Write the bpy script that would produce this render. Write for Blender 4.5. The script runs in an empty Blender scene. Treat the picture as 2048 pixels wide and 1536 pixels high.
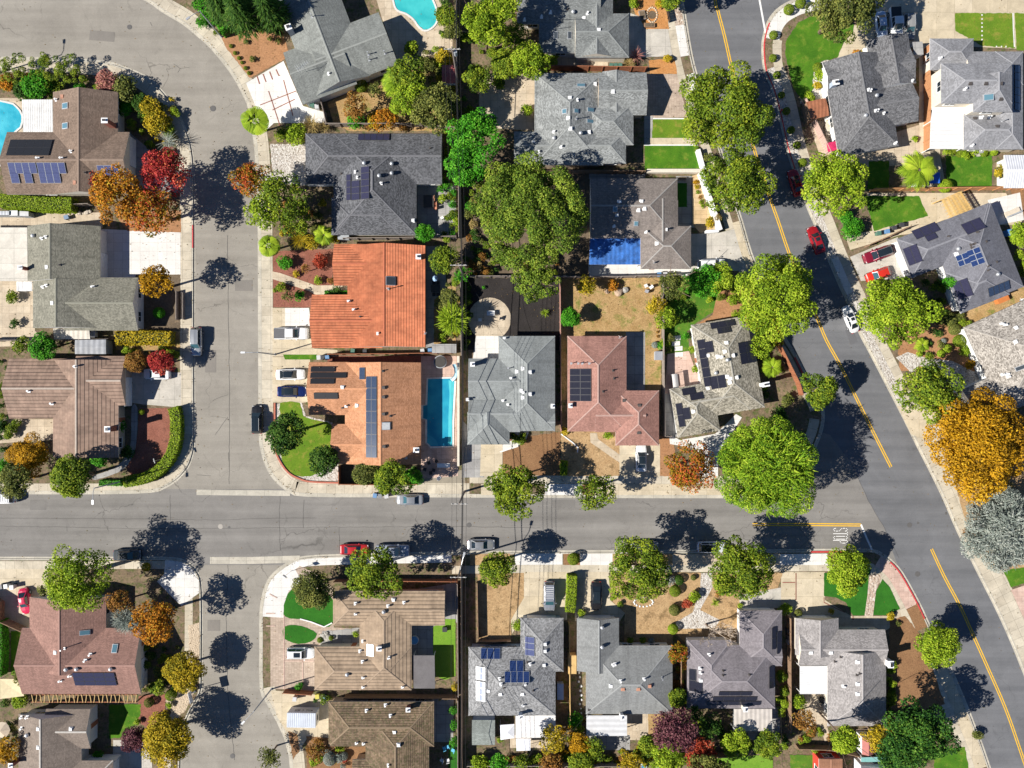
import bpy, math, random
import numpy as np
from mathutils import Vector, Matrix

# ---------------------------------------------------------------- camera, sky, sun, exposure
S = 11.8            # photograph pixels (2048 wide) per metre on the ground
CH = 120.0          # height of the drone
scene = bpy.context.scene
COL = scene.collection
cam = bpy.data.cameras.new("camera"); camo = bpy.data.objects.new("camera", cam); COL.objects.link(camo)
camo.location = (0, 0, CH); camo.rotation_euler = (0, 0, 0)
cam.sensor_width = 36.0; cam.lens = 36.0 * CH / (2048 / S); cam.clip_end = 3000; cam.clip_start = 1
scene.camera = camo
SUN_EL, SHADOW_AZ = 38.0, 16.5      # shadows run right and slightly up
world = bpy.data.worlds.new("World"); scene.world = world; world.use_nodes = True
wn = world.node_tree; bg = wn.nodes["Background"]
sky = wn.nodes.new("ShaderNodeTexSky"); sky.sky_type = 'NISHITA'; sky.sun_disc = False
sky.altitude = 2500; sky.dust_density = 0.0; sky.air_density = 1.0; sky.ozone_density = 7.0
sky.sun_elevation = math.radians(SUN_EL); sky.sun_rotation = math.radians(270 - SHADOW_AZ)
wn.links.new(sky.outputs[0], bg.inputs[0]); bg.inputs[1].default_value = 0.055
sl = bpy.data.lights.new("sun", 'SUN'); sl.energy = 5.0; sl.angle = math.radians(0.5); sl.color = (1.0, 0.955, 0.885)
so = bpy.data.objects.new("sun", sl); COL.objects.link(so); so.location = (-60, -20, 90)
_a, _e = math.radians(SHADOW_AZ), math.radians(SUN_EL)
so.rotation_euler = Vector((math.cos(_e)*math.cos(_a), math.cos(_e)*math.sin(_a), -math.sin(_e))).to_track_quat('-Z', 'Y').to_euler()
scene.view_settings.view_transform = 'Standard'; scene.view_settings.look = 'None'
scene.view_settings.exposure = 0.72; scene.view_settings.gamma = 1.0
scene.cycles.max_bounces = 5; scene.cycles.transparent_max_bounces = 4

# ---------------------------------------------------------------- helpers
R = random.Random(7)
def W(px, py, z=0.0):
    k = (CH - z) / CH / S
    return ((px - 1024) * k, (768 - py) * k)
def P(px, py, z=0.0):
    x, y = W(px, py, z); return Vector((x, y, z))
def link(o): COL.objects.link(o); return o
def tag(o, label=None, cat=None, group=None, kind=None):
    if label: o['label'] = label
    if cat: o['category'] = cat
    if group: o['group'] = group
    if kind: o['kind'] = kind
    return o
def empty(name, loc, label, cat, group=None, rz=0.0):
    o = link(bpy.data.objects.new(name, None)); o.location = loc; o.rotation_euler = (0, 0, rz); o.empty_display_size = 0.3
    return tag(o, label, cat, group)
def copy_tree(o, parent=None):
    c = o.copy(); COL.objects.link(c); c.parent = parent
    for ch in o.children: copy_tree(ch, c)
    return c

class MB:
    """collects shapes and links them as one mesh object"""
    def __init__(s): s.v = []; s.f = []; s.m = []; s.uv = []; s.sm = []
    def face(s, pts, m=0, uv=None, smooth=False):
        i = len(s.v); s.v += [tuple(p) for p in pts]; s.f.append(tuple(range(i, i + len(pts)))); s.m.append(m); s.uv.append(uv); s.sm.append(smooth)
    def box(s, x0, y0, z0, x1, y1, z1, m=0, mt=None):
        a, b, c, d = (x0,y0), (x1,y0), (x1,y1), (x0,y1)
        s.prism([a, b, c, d], z0, z1, m, mt)
    def prism(s, poly, z0, z1, m=0, mt=None, bottom=True):
        n = len(poly)
        area = sum(poly[i][0]*poly[(i+1)%n][1]-poly[(i+1)%n][0]*poly[i][1] for i in range(n))
        if area < 0: poly = poly[::-1]
        s.face([(x, y, z1) for x, y in poly], m if mt is None else mt)
        if bottom: s.face([(x, y, z0) for x, y in poly[::-1]], m)
        for i in range(n):
            a, b = poly[i], poly[(i+1) % n]
            s.face([(a[0],a[1],z0), (b[0],b[1],z0), (b[0],b[1],z1), (a[0],a[1],z1)], m)
    def tube(s, pts, r, n=8, m=0, cap=True, r1=None):
        pts = [Vector(p) for p in pts]; rings = []
        for i, p in enumerate(pts):
            d = (pts[min(i+1, len(pts)-1)] - pts[max(i-1, 0)]).normalized()
            u = d.cross(Vector((0, 0, 1)));
            if u.length < 1e-3: u = Vector((1, 0, 0))
            u.normalize(); w = d.cross(u)
            rr = r if r1 is None else r + (r1 - r) * i / (len(pts) - 1)
            rings.append([p + (u*math.cos(2*math.pi*k/n) + w*math.sin(2*math.pi*k/n))*rr for k in range(n)])
        for a, b in zip(rings, rings[1:]):
            for k in range(n): s.face([a[k], a[(k+1)%n], b[(k+1)%n], b[k]], m, None, True)
        if cap: s.face(rings[0][::-1], m); s.face(rings[-1], m)
    def cyl(s, x, y, z0, z1, r, n=12, m=0, mt=None):
        s.prism([(x + r*math.cos(2*math.pi*k/n), y + r*math.sin(2*math.pi*k/n)) for k in range(n)], z0, z1, m, mt)
    def dome(s, x, y, z, r, h, n=12, m=0):
        prev = None
        for j in range(5):
            a = j/4*math.pi/2; rr = r*math.cos(a); zz = z + h*math.sin(a)
            ring = [(x+rr*math.cos(2*math.pi*k/n), y+rr*math.sin(2*math.pi*k/n), zz) for k in range(n)]
            if prev:
                for k in range(n): s.face([prev[k], prev[(k+1)%n], ring[(k+1)%n], ring[k]], m, None, True)
            prev = ring
    def mesh(s, name, mats):
        me = bpy.data.meshes.new(name); me.from_pydata(s.v, [], s.f)
        for m in mats: me.materials.append(m)
        me.polygons.foreach_set('material_index', s.m)
        me.polygons.foreach_set('use_smooth', s.sm)
        if any(u is not None for u in s.uv):
            l = me.uv_layers.new(name='UVMap'); d = []
            for f, u in zip(s.f, s.uv): d += [c for q in (u or [(0, 0)]*len(f)) for c in q]
            l.data.foreach_set('uv', d)
        me.update(); return me
    def build(s, name, mats, parent=None, loc=None):
        if not isinstance(mats, (list, tuple)): mats = [mats]
        o = link(bpy.data.objects.new(name, s.mesh(name, mats)))
        if loc is not None: o.location = loc
        if parent: o.parent = parent
        return o
def obj(name, me, parent=None, loc=(0, 0, 0), rz=0.0):
    o = link(bpy.data.objects.new(name, me)); o.location = loc; o.rotation_euler = (0, 0, rz)
    if parent: o.parent = parent
    return o

# ---------------------------------------------------------------- materials
def _new(name):
    m = bpy.data.materials.new(name); m.use_nodes = True; t = m.node_tree
    return m, t, t.nodes["Principled BSDF"]
def _n(t, k, **kw):
    n = t.nodes.new(k)
    for a, b in kw.items():
        if a in n.inputs: n.inputs[a].default_value = b
        else: setattr(n, a, b)
    return n
def _rgb(c): return (c[0], c[1], c[2], 1.0)
def _mixc(t, fac, a, b, mode='MIX'):
    n = t.nodes.new("ShaderNodeMix"); n.data_type = 'RGBA'; n.blend_type = mode
    for s_, v in ((n.inputs[0], fac), (n.inputs[6], a), (n.inputs[7], b)):
        if hasattr(v, 'links') or isinstance(v, bpy.types.NodeSocket): t.links.new(v, s_)
        else: s_.default_value = v if isinstance(v, (float, int)) else _rgb(v)
    return n.outputs[2]
def _ramp(t, fac, stops):
    n = t.nodes.new("ShaderNodeValToRGB"); e = n.color_ramp.elements
    while len(e) < len(stops): e.new(0.5)
    for el, (p, c) in zip(e, stops):
        el.position = p; el.color = _rgb(c) if not isinstance(c, (float, int)) else (c, c, c, 1)
    t.links.new(fac, n.inputs[0]); return n.outputs[0]
def _noise(t, vec, scale, detail=3.0, rough=0.6, dist=0.0):
    n = _n(t, "ShaderNodeTexNoise", Scale=scale, Detail=detail, Roughness=rough, Distortion=dist)
    t.links.new(vec, n.inputs['Vector']); return n.outputs['Fac']
def _geo(t): return t.nodes.new("ShaderNodeNewGeometry").outputs['Position']
def _bump(t, b, h, strength=0.5, dist=0.05):
    n = _n(t, "ShaderNodeBump", Strength=strength, Distance=dist); t.links.new(h, n.inputs['Height']); t.links.new(n.outputs[0], b.inputs['Normal'])
MATS = {}
def plain(name, c, rough=0.6, metal=0.0, var=0.12, scale=3.0, spec=0.5):
    if name in MATS: return MATS[name]
    m, t, b = _new(name); p = _geo(t)
    f = _noise(t, p, scale, 3.0)
    t.links.new(_mixc(t, f, [x*(1-var*2) for x in c], [min(1, x*(1+var*2)) for x in c]), b.inputs['Base Color'])
    b.inputs['Roughness'].default_value = rough; b.inputs['Metallic'].default_value = metal; b.inputs['Specular IOR Level'].default_value = spec
    MATS[name] = m; return m
def ground(name, c1, c2, big=0.25, fine=4.0, c3=None, f3=(0.58, 0.68), rough=0.95, speck=0.35, bump=0.3, mid=1.1, vscale=None):
    """two-tone patchy ground with fine grain, an optional third colour in patches"""
    if name in MATS: return MATS[name]
    m, t, b = _new(name); p = _geo(t)
    a = _noise(t, p, big, 5.0, 0.65, 0.4); a = _ramp(t, a, [(0.32, 0.0), (0.68, 1.0)])
    col = _mixc(t, a, c1, c2)
    if c3:
        q = _ramp(t, _noise(t, p, mid, 4.0, 0.7), [(f3[0], 0.0), (f3[1], 1.0)]); col = _mixc(t, q, col, c3)
    g = _noise(t, p, fine, 4.0, 0.75)
    col = _mixc(t, 1.0, col, _ramp(t, g, [(0.25, 1 - speck), (0.75, 1 + speck)]), 'MULTIPLY')
    t.links.new(col, b.inputs['Base Color']); b.inputs['Roughness'].default_value = rough; b.inputs['Specular IOR Level'].default_value = 0.25
    if bump: _bump(t, b, g, bump, 0.06)
    MATS[name] = m; return m
def stones(name, cols, scale=6.0, bump=0.9):
    """pebbles: a cell pattern, each stone its own shade"""
    if name in MATS: return MATS[name]
    m, t, b = _new(name); p = _geo(t)
    v = _n(t, "ShaderNodeTexVoronoi", Scale=scale); t.links.new(p, v.inputs['Vector'])
    w = t.nodes.new("ShaderNodeSeparateColor"); t.links.new(v.outputs['Color'], w.inputs[0])
    n = len(cols); col = _ramp(t, w.outputs[0], [(i/(n-1), c) for i, c in enumerate(cols)])
    t.links.new(col, b.inputs['Base Color']); b.inputs['Roughness'].default_value = 0.9
    inv = _n(t, "ShaderNodeMath", operation='SUBTRACT'); inv.inputs[0].default_value = 1.0; t.links.new(v.outputs['Distance'], inv.inputs[1])
    _bump(t, b, inv.outputs[0], bump, 0.08)
    MATS[name] = m; return m
def slab(name, c1, c2, joint=1.5, jc=0.55, jw=0.03, row=None, uv=False, rough=0.9, stain=(0.75, 1.12), rot=0.0):
    """poured concrete or pavers with joints"""
    if name in MATS: return MATS[name]
    m, t, b = _new(name); p = _geo(t)
    if uv: q = t.nodes.new("ShaderNodeUVMap").outputs[0]
    else:
        mp = t.nodes.new("ShaderNodeMapping"); mp.inputs['Rotation'].default_value = (0, 0, rot); t.links.new(p, mp.inputs[0]); q = mp.outputs[0]
    br = _n(t, "ShaderNodeTexBrick", Scale=1.0); br.inputs['Brick Width'].default_value = joint; br.inputs['Row Height'].default_value = row or joint
    br.inputs['Mortar Size'].default_value = jw; br.inputs['Mortar Smooth'].default_value = 0.4; br.offset = 0.0
    br.inputs['Color1'].default_value = _rgb(c1); br.inputs['Color2'].default_value = _rgb(c2); br.inputs['Mortar'].default_value = _rgb([x*jc for x in c1]); t.links.new(q, br.inputs['Vector'])
    a = _ramp(t, _noise(t, p, 0.5, 5.0, 0.7, 0.5), [(0.3, stain[0]), (0.7, stain[1])])
    col = _mixc(t, 1.0, br.outputs['Color'], a, 'MULTIPLY')
    g = _noise(t, p, 7.0, 3.0, 0.8); col = _mixc(t, 1.0, col, _ramp(t, g, [(0.2, 0.84), (0.8, 1.14)]), 'MULTIPLY')
    t.links.new(col, b.inputs['Base Color']); b.inputs['Roughness'].default_value = rough; b.inputs['Specular IOR Level'].default_value = 0.3
    MATS[name] = m; return m
def asphalt(name, c1, c2, crack=0.5, track=None):
    """worn asphalt: broad lighter and darker bands (track = direction of travel), grain, cracks, patches"""
    m, t, b = _new(name); p = _geo(t)
    mp = t.nodes.new("ShaderNodeMapping"); mp.inputs['Rotation'].default_value = (0, 0, -track if track is not None else 0); mp.inputs['Scale'].default_value = (0.02, 0.55, 0.3) if track is not None else (0.12, 0.12, 0.12)
    t.links.new(p, mp.inputs[0])
    a = _ramp(t, _noise(t, mp.outputs[0], 1.0, 5.0, 0.6), [(0.3, 0.0), (0.7, 1.0)])
    col = _mixc(t, a, c1, c2)
    s2 = _ramp(t, _noise(t, p, 0.16, 6.0, 0.7, 0.6), [(0.3, 0.86), (0.7, 1.12)]); col = _mixc(t, 1.0, col, s2, 'MULTIPLY')
    st = _ramp(t, _noise(t, p, 0.45, 5.0, 0.75, 0.8), [(0.24, 0.78), (0.42, 1.0)]); col = _mixc(t, 1.0, col, st, 'MULTIPLY')
    g = _noise(t, p, 9.0, 2.0, 0.9); col = _mixc(t, 1.0, col, _ramp(t, g, [(0.2, 0.82), (0.8, 1.18)]), 'MULTIPLY')
    wv = _n(t, "ShaderNodeTexNoise", Scale=0.5, Detail=4.0); t.links.new(p, wv.inputs['Vector'])
    wp = t.nodes.new("ShaderNodeMixRGB"); wp.inputs[0].default_value = 0.12; t.links.new(p, wp.inputs[1]); t.links.new(wv.outputs['Color'], wp.inputs[2]); wp.blend_type = 'ADD'
    v = _n(t, "ShaderNodeTexVoronoi", Scale=0.11, feature='DISTANCE_TO_EDGE'); t.links.new(p, v.inputs['Vector'])
    ad = t.nodes.new("ShaderNodeVectorMath"); ad.operation = 'MULTIPLY_ADD'; t.links.new(wv.outputs['Color'], ad.inputs[0]); ad.inputs[1].default_value = (3.2, 3.2, 0); t.links.new(p, ad.inputs[2]); t.links.new(ad.outputs[0], v.inputs['Vector'])
    ck = _ramp(t, v.outputs['Distance'], [(0.002, 1.0), (0.009, 0.0)])
    mk = _ramp(t, _noise(t, p, 0.07, 2.0), [(0.5, 0.0), (0.6, crack)])
    mm = _n(t, "ShaderNodeMath", operation='MULTIPLY'); t.links.new(ck, mm.inputs[0]); t.links.new(mk, mm.inputs[1])
    col = _mixc(t, mm.outputs[0], col, [x*0.35 for x in c1])
    t.links.new(col, b.inputs['Base Color']); b.inputs['Roughness'].default_value = 0.9; b.inputs['Specular IOR Level'].default_value = 0.25
    _bump(t, b, g, 0.25, 0.02)
    return m
def lawn_mat(name, c1, c2, c3=None, fine=9.0, stripes=0.0):
    return ground(name, c1, c2, 0.35, fine, c3, (0.52, 0.66), 1.0, 0.4, 0.5, 0.7)
def shingle(name, c, var=0.35, tone=None, streak=0.12, bw=0.34, rh=0.16):
    """asphalt shingles, each tab its own shade, courses along the eaves"""
    if name in MATS: return MATS[name]
    m, t, b = _new(name); uv = t.nodes.new("ShaderNodeUVMap").outputs[0]; p = _geo(t)
    br = _n(t, "ShaderNodeTexBrick", Scale=1.0); br.inputs['Brick Width'].default_value = bw*.8; br.inputs['Row Height'].default_value = rh*1.0
    br.inputs['Mortar Size'].default_value = 0.012; br.inputs['Mortar Smooth'].default_value = 0.3; br.inputs['Bias'].default_value = 0.0
    lo = [x*(1-var*.85) for x in c]; hi = [min(0.9, x*(1+var*.85)) for x in (tone or c)]
    br.inputs['Color1'].default_value = _rgb(lo); br.inputs['Color2'].default_value = _rgb(hi); br.inputs['Mortar'].default_value = _rgb([x*0.6 for x in c])
    t.links.new(uv, br.inputs['Vector'])
    mp = t.nodes.new("ShaderNodeMapping"); mp.inputs['Scale'].default_value = (2.6, 3.0, 1); t.links.new(uv, mp.inputs[0])
    g = _noise(t, mp.outputs[0], 1.0, 4.0, 0.9)
    col = _mixc(t, 1.0, br.outputs['Color'], _ramp(t, g, [(0.3, 1-var*0.5), (0.7, 1+var*0.5)]), 'MULTIPLY')
    a = _ramp(t, _noise(t, p, 0.35, 4.0, 0.6), [(0.3, 1-streak), (0.7, 1+streak)]); col = _mixc(t, 1.0, col, a, 'MULTIPLY')
    mw = t.nodes.new('ShaderNodeMapping'); mw.inputs['Scale'].default_value = (1.3, 0.1, 1); t.links.new(uv, mw.inputs[0]); col = _mixc(t, 1.0, col, _ramp(t, _noise(t, mw.outputs[0], 1.0, 4.0, 0.7), [(0.28, 0.80), (0.55, 1.04)]), 'MULTIPLY')
    t.links.new(col, b.inputs['Base Color']); b.inputs['Roughness'].default_value = 0.92; b.inputs['Specular IOR Level'].default_value = 0.2
    ms = t.nodes.new("ShaderNodeSeparateXYZ"); t.links.new(uv, ms.inputs[0])
    dv = _n(t, "ShaderNodeMath", operation='DIVIDE'); t.links.new(ms.outputs[1], dv.inputs[0]); dv.inputs[1].default_value = rh*2.5
    fr = _n(t, "ShaderNodeMath", operation='FRACT'); t.links.new(dv.outputs[0], fr.inputs[0])
    iv = _n(t, "ShaderNodeMath", operation='SUBTRACT'); iv.inputs[0].default_value = 1.0; t.links.new(fr.outputs[0], iv.inputs[1])
    _bump(t, b, iv.outputs[0], 0.5, 0.03)
    MATS[name] = m; return m
def tile(name, c, c2, period=0.42, h=0.10, moss=None, var=0.3):
    """barrel or flat roof tiles in thick courses"""
    if name in MATS: return MATS[name]
    m, t, b = _new(name); uv = t.nodes.new("ShaderNodeUVMap").outputs[0]; p = _geo(t)
    br = _n(t, "ShaderNodeTexBrick", Scale=1.0); br.inputs['Brick Width'].default_value = 0.33; br.inputs['Row Height'].default_value = period
    br.inputs['Mortar Size'].default_value = 0.0; br.inputs['Color1'].default_value = _rgb(c); br.inputs['Color2'].default_value = _rgb(c2); t.links.new(uv, br.inputs['Vector'])
    a = _ramp(t, _noise(t, p, 0.5, 5.0, 0.7), [(0.3, 1-var), (0.7, 1+var)]); col = _mixc(t, 1.0, br.outputs['Color'], a, 'MULTIPLY')
    if moss:
        q = _ramp(t, _noise(t, p, 2.6, 4.0, 0.8), [(0.5, 0.0), (0.62, 0.85)]); col = _mixc(t, q, col, moss)
        q = _ramp(t, _noise(t, p, 4.5, 2.0, 0.8), [(0.6, 0.0), (0.68, 0.7)]); col = _mixc(t, q, col, [x*2.4 for x in c])
    mw = t.nodes.new('ShaderNodeMapping'); mw.inputs['Scale'].default_value = (1.3, 0.1, 1); t.links.new(uv, mw.inputs[0]); col = _mixc(t, 1.0, col, _ramp(t, _noise(t, mw.outputs[0], 1.0, 4.0, 0.7), [(0.28, 0.80), (0.55, 1.04)]), 'MULTIPLY')
    t.links.new(col, b.inputs['Base Color']); b.inputs['Roughness'].default_value = 0.8; b.inputs['Specular IOR Level'].default_value = 0.3
    ms = t.nodes.new("ShaderNodeSeparateXYZ"); t.links.new(uv, ms.inputs[0])
    dv = _n(t, "ShaderNodeMath", operation='DIVIDE'); t.links.new(ms.outputs[1], dv.inputs[0]); dv.inputs[1].default_value = period
    fr = _n(t, "ShaderNodeMath", operation='FRACT'); t.links.new(dv.outputs[0], fr.inputs[0])
    rp = _ramp(t, fr.outputs[0], [(0.0, 0.0), (0.12, 1.0), (1.0, 0.35)])
    _bump(t, b, rp, 1.0, h)
    MATS[name] = m; return m
def leaf(name, stops, rough=0.65, trans=0.25, spec=0.12):
    """foliage: shade picked per leaf through the tint attribute"""
    if name in MATS: return MATS[name]
    m, t, b = _new(name); a = t.nodes.new("ShaderNodeAttribute"); a.attribute_name = 'tint'
    n = len(stops); col = _ramp(t, a.outputs['Fac'], [(i/(n-1), c) for i, c in enumerate(stops)])
    t.links.new(col, b.inputs['Base Color']); b.inputs['Roughness'].default_value = rough; b.inputs['Specular IOR Level'].default_value = spec
    tr = t.nodes.new("ShaderNodeBsdfTranslucent"); t.links.new(col, tr.inputs[0])
    mx = t.nodes.new("ShaderNodeMixShader"); mx.inputs[0].default_value = trans
    t.links.new(b.outputs[0], mx.inputs[1]); t.links.new(tr.outputs[0], mx.inputs[2]); t.links.new(mx.outputs[0], t.nodes["Material Output"].inputs[0])
    MATS[name] = m; return m
def glass(name, c=(0.02, 0.03, 0.04), rough=0.08, spec=0.8):
    return plain(name, c, rough, 0.0, 0.05, 0.5, spec)
def paint(name, c, metal=0.0, rough=0.25):
    if name in MATS: return MATS[name]
    m, t, b = _new(name); p = _geo(t)
    f = _noise(t, p, 2.0, 4.0, 0.7); t.links.new(_mixc(t, f, [x*0.85 for x in c], [min(1, x*1.1) for x in c]), b.inputs['Base Color'])
    b.inputs['Roughness'].default_value = rough; b.inputs['Metallic'].default_value = metal; b.inputs['Coat Weight'].default_value = 0.5; b.inputs['Coat Roughness'].default_value = 0.06
    MATS[name] = m; return m
def corrug(name, c, period=0.2, axis=0, dirt=0.25, rot=0.0):
    if name in MATS: return MATS[name]
    m, t, b = _new(name); p = _geo(t)
    mp = t.nodes.new("ShaderNodeMapping"); mp.inputs['Rotation'].default_value = (0, 0, rot); t.links.new(p, mp.inputs[0])
    w = _n(t, "ShaderNodeTexWave", Scale=0.314/period); w.bands_direction = 'XY'[axis]; t.links.new(mp.outputs[0], w.inputs['Vector'])
    a = _ramp(t, _noise(t, p, 0.8, 5.0, 0.7), [(0.35, 1-dirt), (0.65, 1.08)])
    col = _mixc(t, 1.0, _mixc(t, w.outputs['Fac'], [x*0.8 for x in c], c), a, 'MULTIPLY')
    t.links.new(col, b.inputs['Base Color']); b.inputs['Roughness'].default_value = 0.6; _bump(t, b, w.outputs['Fac'], 0.6, 0.04)
    MATS[name] = m; return m

WHITE = plain('white_trim', (0.72, 0.72, 0.70), 0.55)
CREAM = plain('cream_stucco', (0.62, 0.56, 0.46), 0.9)
PALE = plain('pale_stucco', (0.66, 0.64, 0.60), 0.9)
TAN = plain('tan_stucco', (0.42, 0.34, 0.26), 0.9)
GREYW = plain('grey_siding', (0.33, 0.35, 0.37), 0.8)
BLUEW = plain('blue_grey_siding', (0.36, 0.42, 0.50), 0.8)
DARKGLASS = glass('window_glass')
METAL = plain('galvanised_metal', (0.55, 0.56, 0.57), 0.45, 0.6)
WMETAL = plain('white_metal', (0.75, 0.75, 0.74), 0.5)
DMETAL = plain('dark_metal', (0.05, 0.05, 0.055), 0.5, 0.3)
BRICK = plain('red_brick', (0.26, 0.09, 0.06), 0.9, 0, 0.25, 9.0)
WOOD = plain('weathered_wood', (0.24, 0.15, 0.09), 0.9, 0, 0.25, 2.0)
REDWOOD = plain('redwood_boards', (0.30, 0.11, 0.05), 0.85, 0, 0.25, 2.0)
GREYWOOD = plain('grey_wood', (0.24, 0.20, 0.17), 0.9, 0, 0.25, 2.0)
TANWOOD = plain('tan_wood', (0.55, 0.36, 0.14), 0.8, 0, 0.15, 2.0)
CONC = slab('concrete_kerb', (0.50, 0.46, 0.38), (0.44, 0.41, 0.34), 3.0)
BLACKP = plain('black_plastic', (0.02, 0.02, 0.022), 0.5)
RUBBER = plain('rubber', (0.015, 0.015, 0.016), 0.8)
BARK = plain('bark', (0.16, 0.11, 0.08), 0.95, 0, 0.3, 4.0)
# ---------------------------------------------------------------- the ground, streets, kerbs, pavements, yards
ROADZ = -0.13
M_SOIL = ground('bare_soil', (0.115, 0.085, 0.055), (0.22, 0.16, 0.10), 0.45, 3.0, (0.085, 0.10, 0.03), (0.50, 0.62), speck=0.5)
M_DARKSOIL = ground('dark_soil', (0.10, 0.075, 0.05), (0.16, 0.12, 0.08), 0.4, 3.0, (0.22, 0.16, 0.10))  # darker brown soil with lighter brown patches
M_ROAD_L = asphalt('asphalt_lane', (0.232, 0.212, 0.180), (0.300, 0.276, 0.236), 0.6, math.radians(90))
M_ROAD_M = asphalt('asphalt_street', (0.165, 0.155, 0.142), (0.235, 0.222, 0.203), 0.6, 0.0)
M_ROAD_A = asphalt('asphalt_avenue', (0.118, 0.120, 0.126), (0.165, 0.166, 0.171), 0.25, math.radians(-66))
M_WALK = slab('pavement_concrete', (0.48, 0.42, 0.32), (0.56, 0.50, 0.39), 1.55, 0.6, 0.03, uv=True)
M_DRIVE = slab('driveway_concrete', (0.50, 0.42, 0.29), (0.56, 0.48, 0.35), 3.0, 0.7, 0.03, stain=(0.78, 1.12))
M_DRIVEG = slab('grey_driveway', (0.46, 0.43, 0.37), (0.52, 0.48, 0.42), 2.6, 0.7, 0.03)
M_NEWC = slab('new_concrete', (0.62, 0.60, 0.56), (0.68, 0.66, 0.62), 1.5, 0.7, 0.025, stain=(0.9, 1.06))
M_PATIO = slab('patio_concrete', (0.48, 0.39, 0.28), (0.55, 0.46, 0.34), 1.2, 0.75, 0.03)
M_GPATIO = slab('grey_patio', (0.30, 0.29, 0.28), (0.36, 0.35, 0.33), 1.6, 0.6, 0.04)
M_PAVER = slab('tan_pavers', (0.40, 0.31, 0.24), (0.50, 0.40, 0.31), 0.45, 0.75, 0.02, 0.25)
M_PINK = slab('pink_pavers', (0.52, 0.36, 0.29), (0.60, 0.44, 0.36), 0.8, 0.8, 0.03)
M_FLAG = slab('flagstone', (0.52, 0.37, 0.20), (0.60, 0.45, 0.27), 1.0, 0.75, 0.03, 0.7)
M_LAWN = lawn_mat('green_lawn', (0.04, 0.125, 0.006), (0.08, 0.19, 0.010), (0.13, 0.20, 0.02))
M_LAWNY = lawn_mat('yellow_green_lawn', (0.085, 0.17, 0.010), (0.14, 0.22, 0.015), (0.22, 0.22, 0.035))
M_TURF = lawn_mat('artificial_turf', (0.018, 0.105, 0.008), (0.03, 0.145, 0.012))
M_BTURF = lawn_mat('bright_turf', (0.12, 0.25, 0.02), (0.17, 0.30, 0.03))
M_WILD = lawn_mat('wild_grass', (0.04, 0.13, 0.012), (0.09, 0.19, 0.015), (0.16, 0.20, 0.03))
M_DRY = ground('dry_grass', (0.29, 0.18, 0.07), (0.42, 0.28, 0.13), 0.6, 5.0, (0.17, 0.18, 0.04), (0.52, 0.66), speck=0.55, mid=0.5)
M_STRAW = ground('straw_mulch', (0.34, 0.215, 0.105), (0.43, 0.29, 0.15), 0.7, 4.0, (0.20, 0.13, 0.06), (0.52, 0.66), mid=0.6, speck=0.45)
M_BROWN = ground('brown_bark', (0.20, 0.105, 0.05), (0.26, 0.145, 0.07), 0.4, 5.0, speck=0.45)
M_RED = ground('red_mulch', (0.20, 0.075, 0.05), (0.27, 0.11, 0.075), 0.5, 5.0, (0.14, 0.06, 0.04), speck=0.5)
M_ORANGE = ground('orange_mulch', (0.40, 0.17, 0.05), (0.48, 0.24, 0.09), 0.4, 4.0, speck=0.4)
M_REDSOIL = ground('reddish_soil', (0.30, 0.15, 0.07), (0.38, 0.20, 0.10), 0.4, 4.0, (0.20, 0.11, 0.05))
M_BLACKM = ground('black_mulch', (0.022, 0.019, 0.018), (0.035, 0.03, 0.028), 0.4, 5.0, speck=0.5)
M_GRAVEL = stones('pale_gravel', [(0.26, 0.22, 0.18), (0.46, 0.42, 0.37), (0.58, 0.55, 0.50), (0.36, 0.31, 0.26)], 4.5)
M_TANGRAVEL = stones('tan_gravel', [(0.36, 0.28, 0.19), (0.52, 0.42, 0.30), (0.44, 0.35, 0.25)], 5.0)
M_PEBBLE = stones('brown_pebbles', [(0.28, 0.19, 0.13), (0.50, 0.42, 0.34), (0.40, 0.29, 0.21), (0.58, 0.52, 0.45)], 3.6)
M_YELLOW = plain('yellow_paint', (0.72, 0.42, 0.02), 0.7, 0, 0.14, 4.0)
M_WPAINT = plain('white_paint', (0.72, 0.71, 0.68), 0.7, 0, 0.12, 4.0)
M_REDKERB = plain('red_kerb_paint', (0.50, 0.05, 0.05), 0.7, 0, 0.18, 3.0)
M_TAR = plain('tar_seal', (0.07, 0.066, 0.06), 0.8)

def structure(name, mb, mats, kind='structure'):
    o = mb.build(name, mats); o['kind'] = kind; return o
def offset(pts, o):
    """shift an open path sideways, to the right of its travel in the photograph"""
    out = []
    for i, p in enumerate(pts):
        a = pts[max(i-1, 0)]; b = pts[min(i+1, len(pts)-1)]
        dx, dy = b[0]-a[0], b[1]-a[1]; l = math.hypot(dx, dy) or 1
        out.append((p[0]-dy/l*o, p[1]+dx/l*o))
    return out
def smooth(pts, n=3):
    """Catmull-Rom through the traced points"""
    out = []
    for i in range(len(pts)-1):
        p0 = pts[max(i-1, 0)]; p1 = pts[i]; p2 = pts[i+1]; p3 = pts[min(i+2, len(pts)-1)]
        for k in range(n):
            t = k/n
            out.append(tuple(0.5*((2*p1[j]) + (-p0[j]+p2[j])*t + (2*p0[j]-5*p1[j]+4*p2[j]-p3[j])*t*t + (-p0[j]+3*p1[j]-3*p2[j]+p3[j])*t**3) for j in (0, 1)))
    out.append(pts[-1]); return out
def closed(pts, n=4):
    q = smooth([pts[-1]] + pts + [pts[0], pts[1]], n); return q[n:-n-1]
def sub(pts, a, b):
    """the piece of a traced line between two pixel rows or columns (index based)"""
    return pts[a:b]
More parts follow.
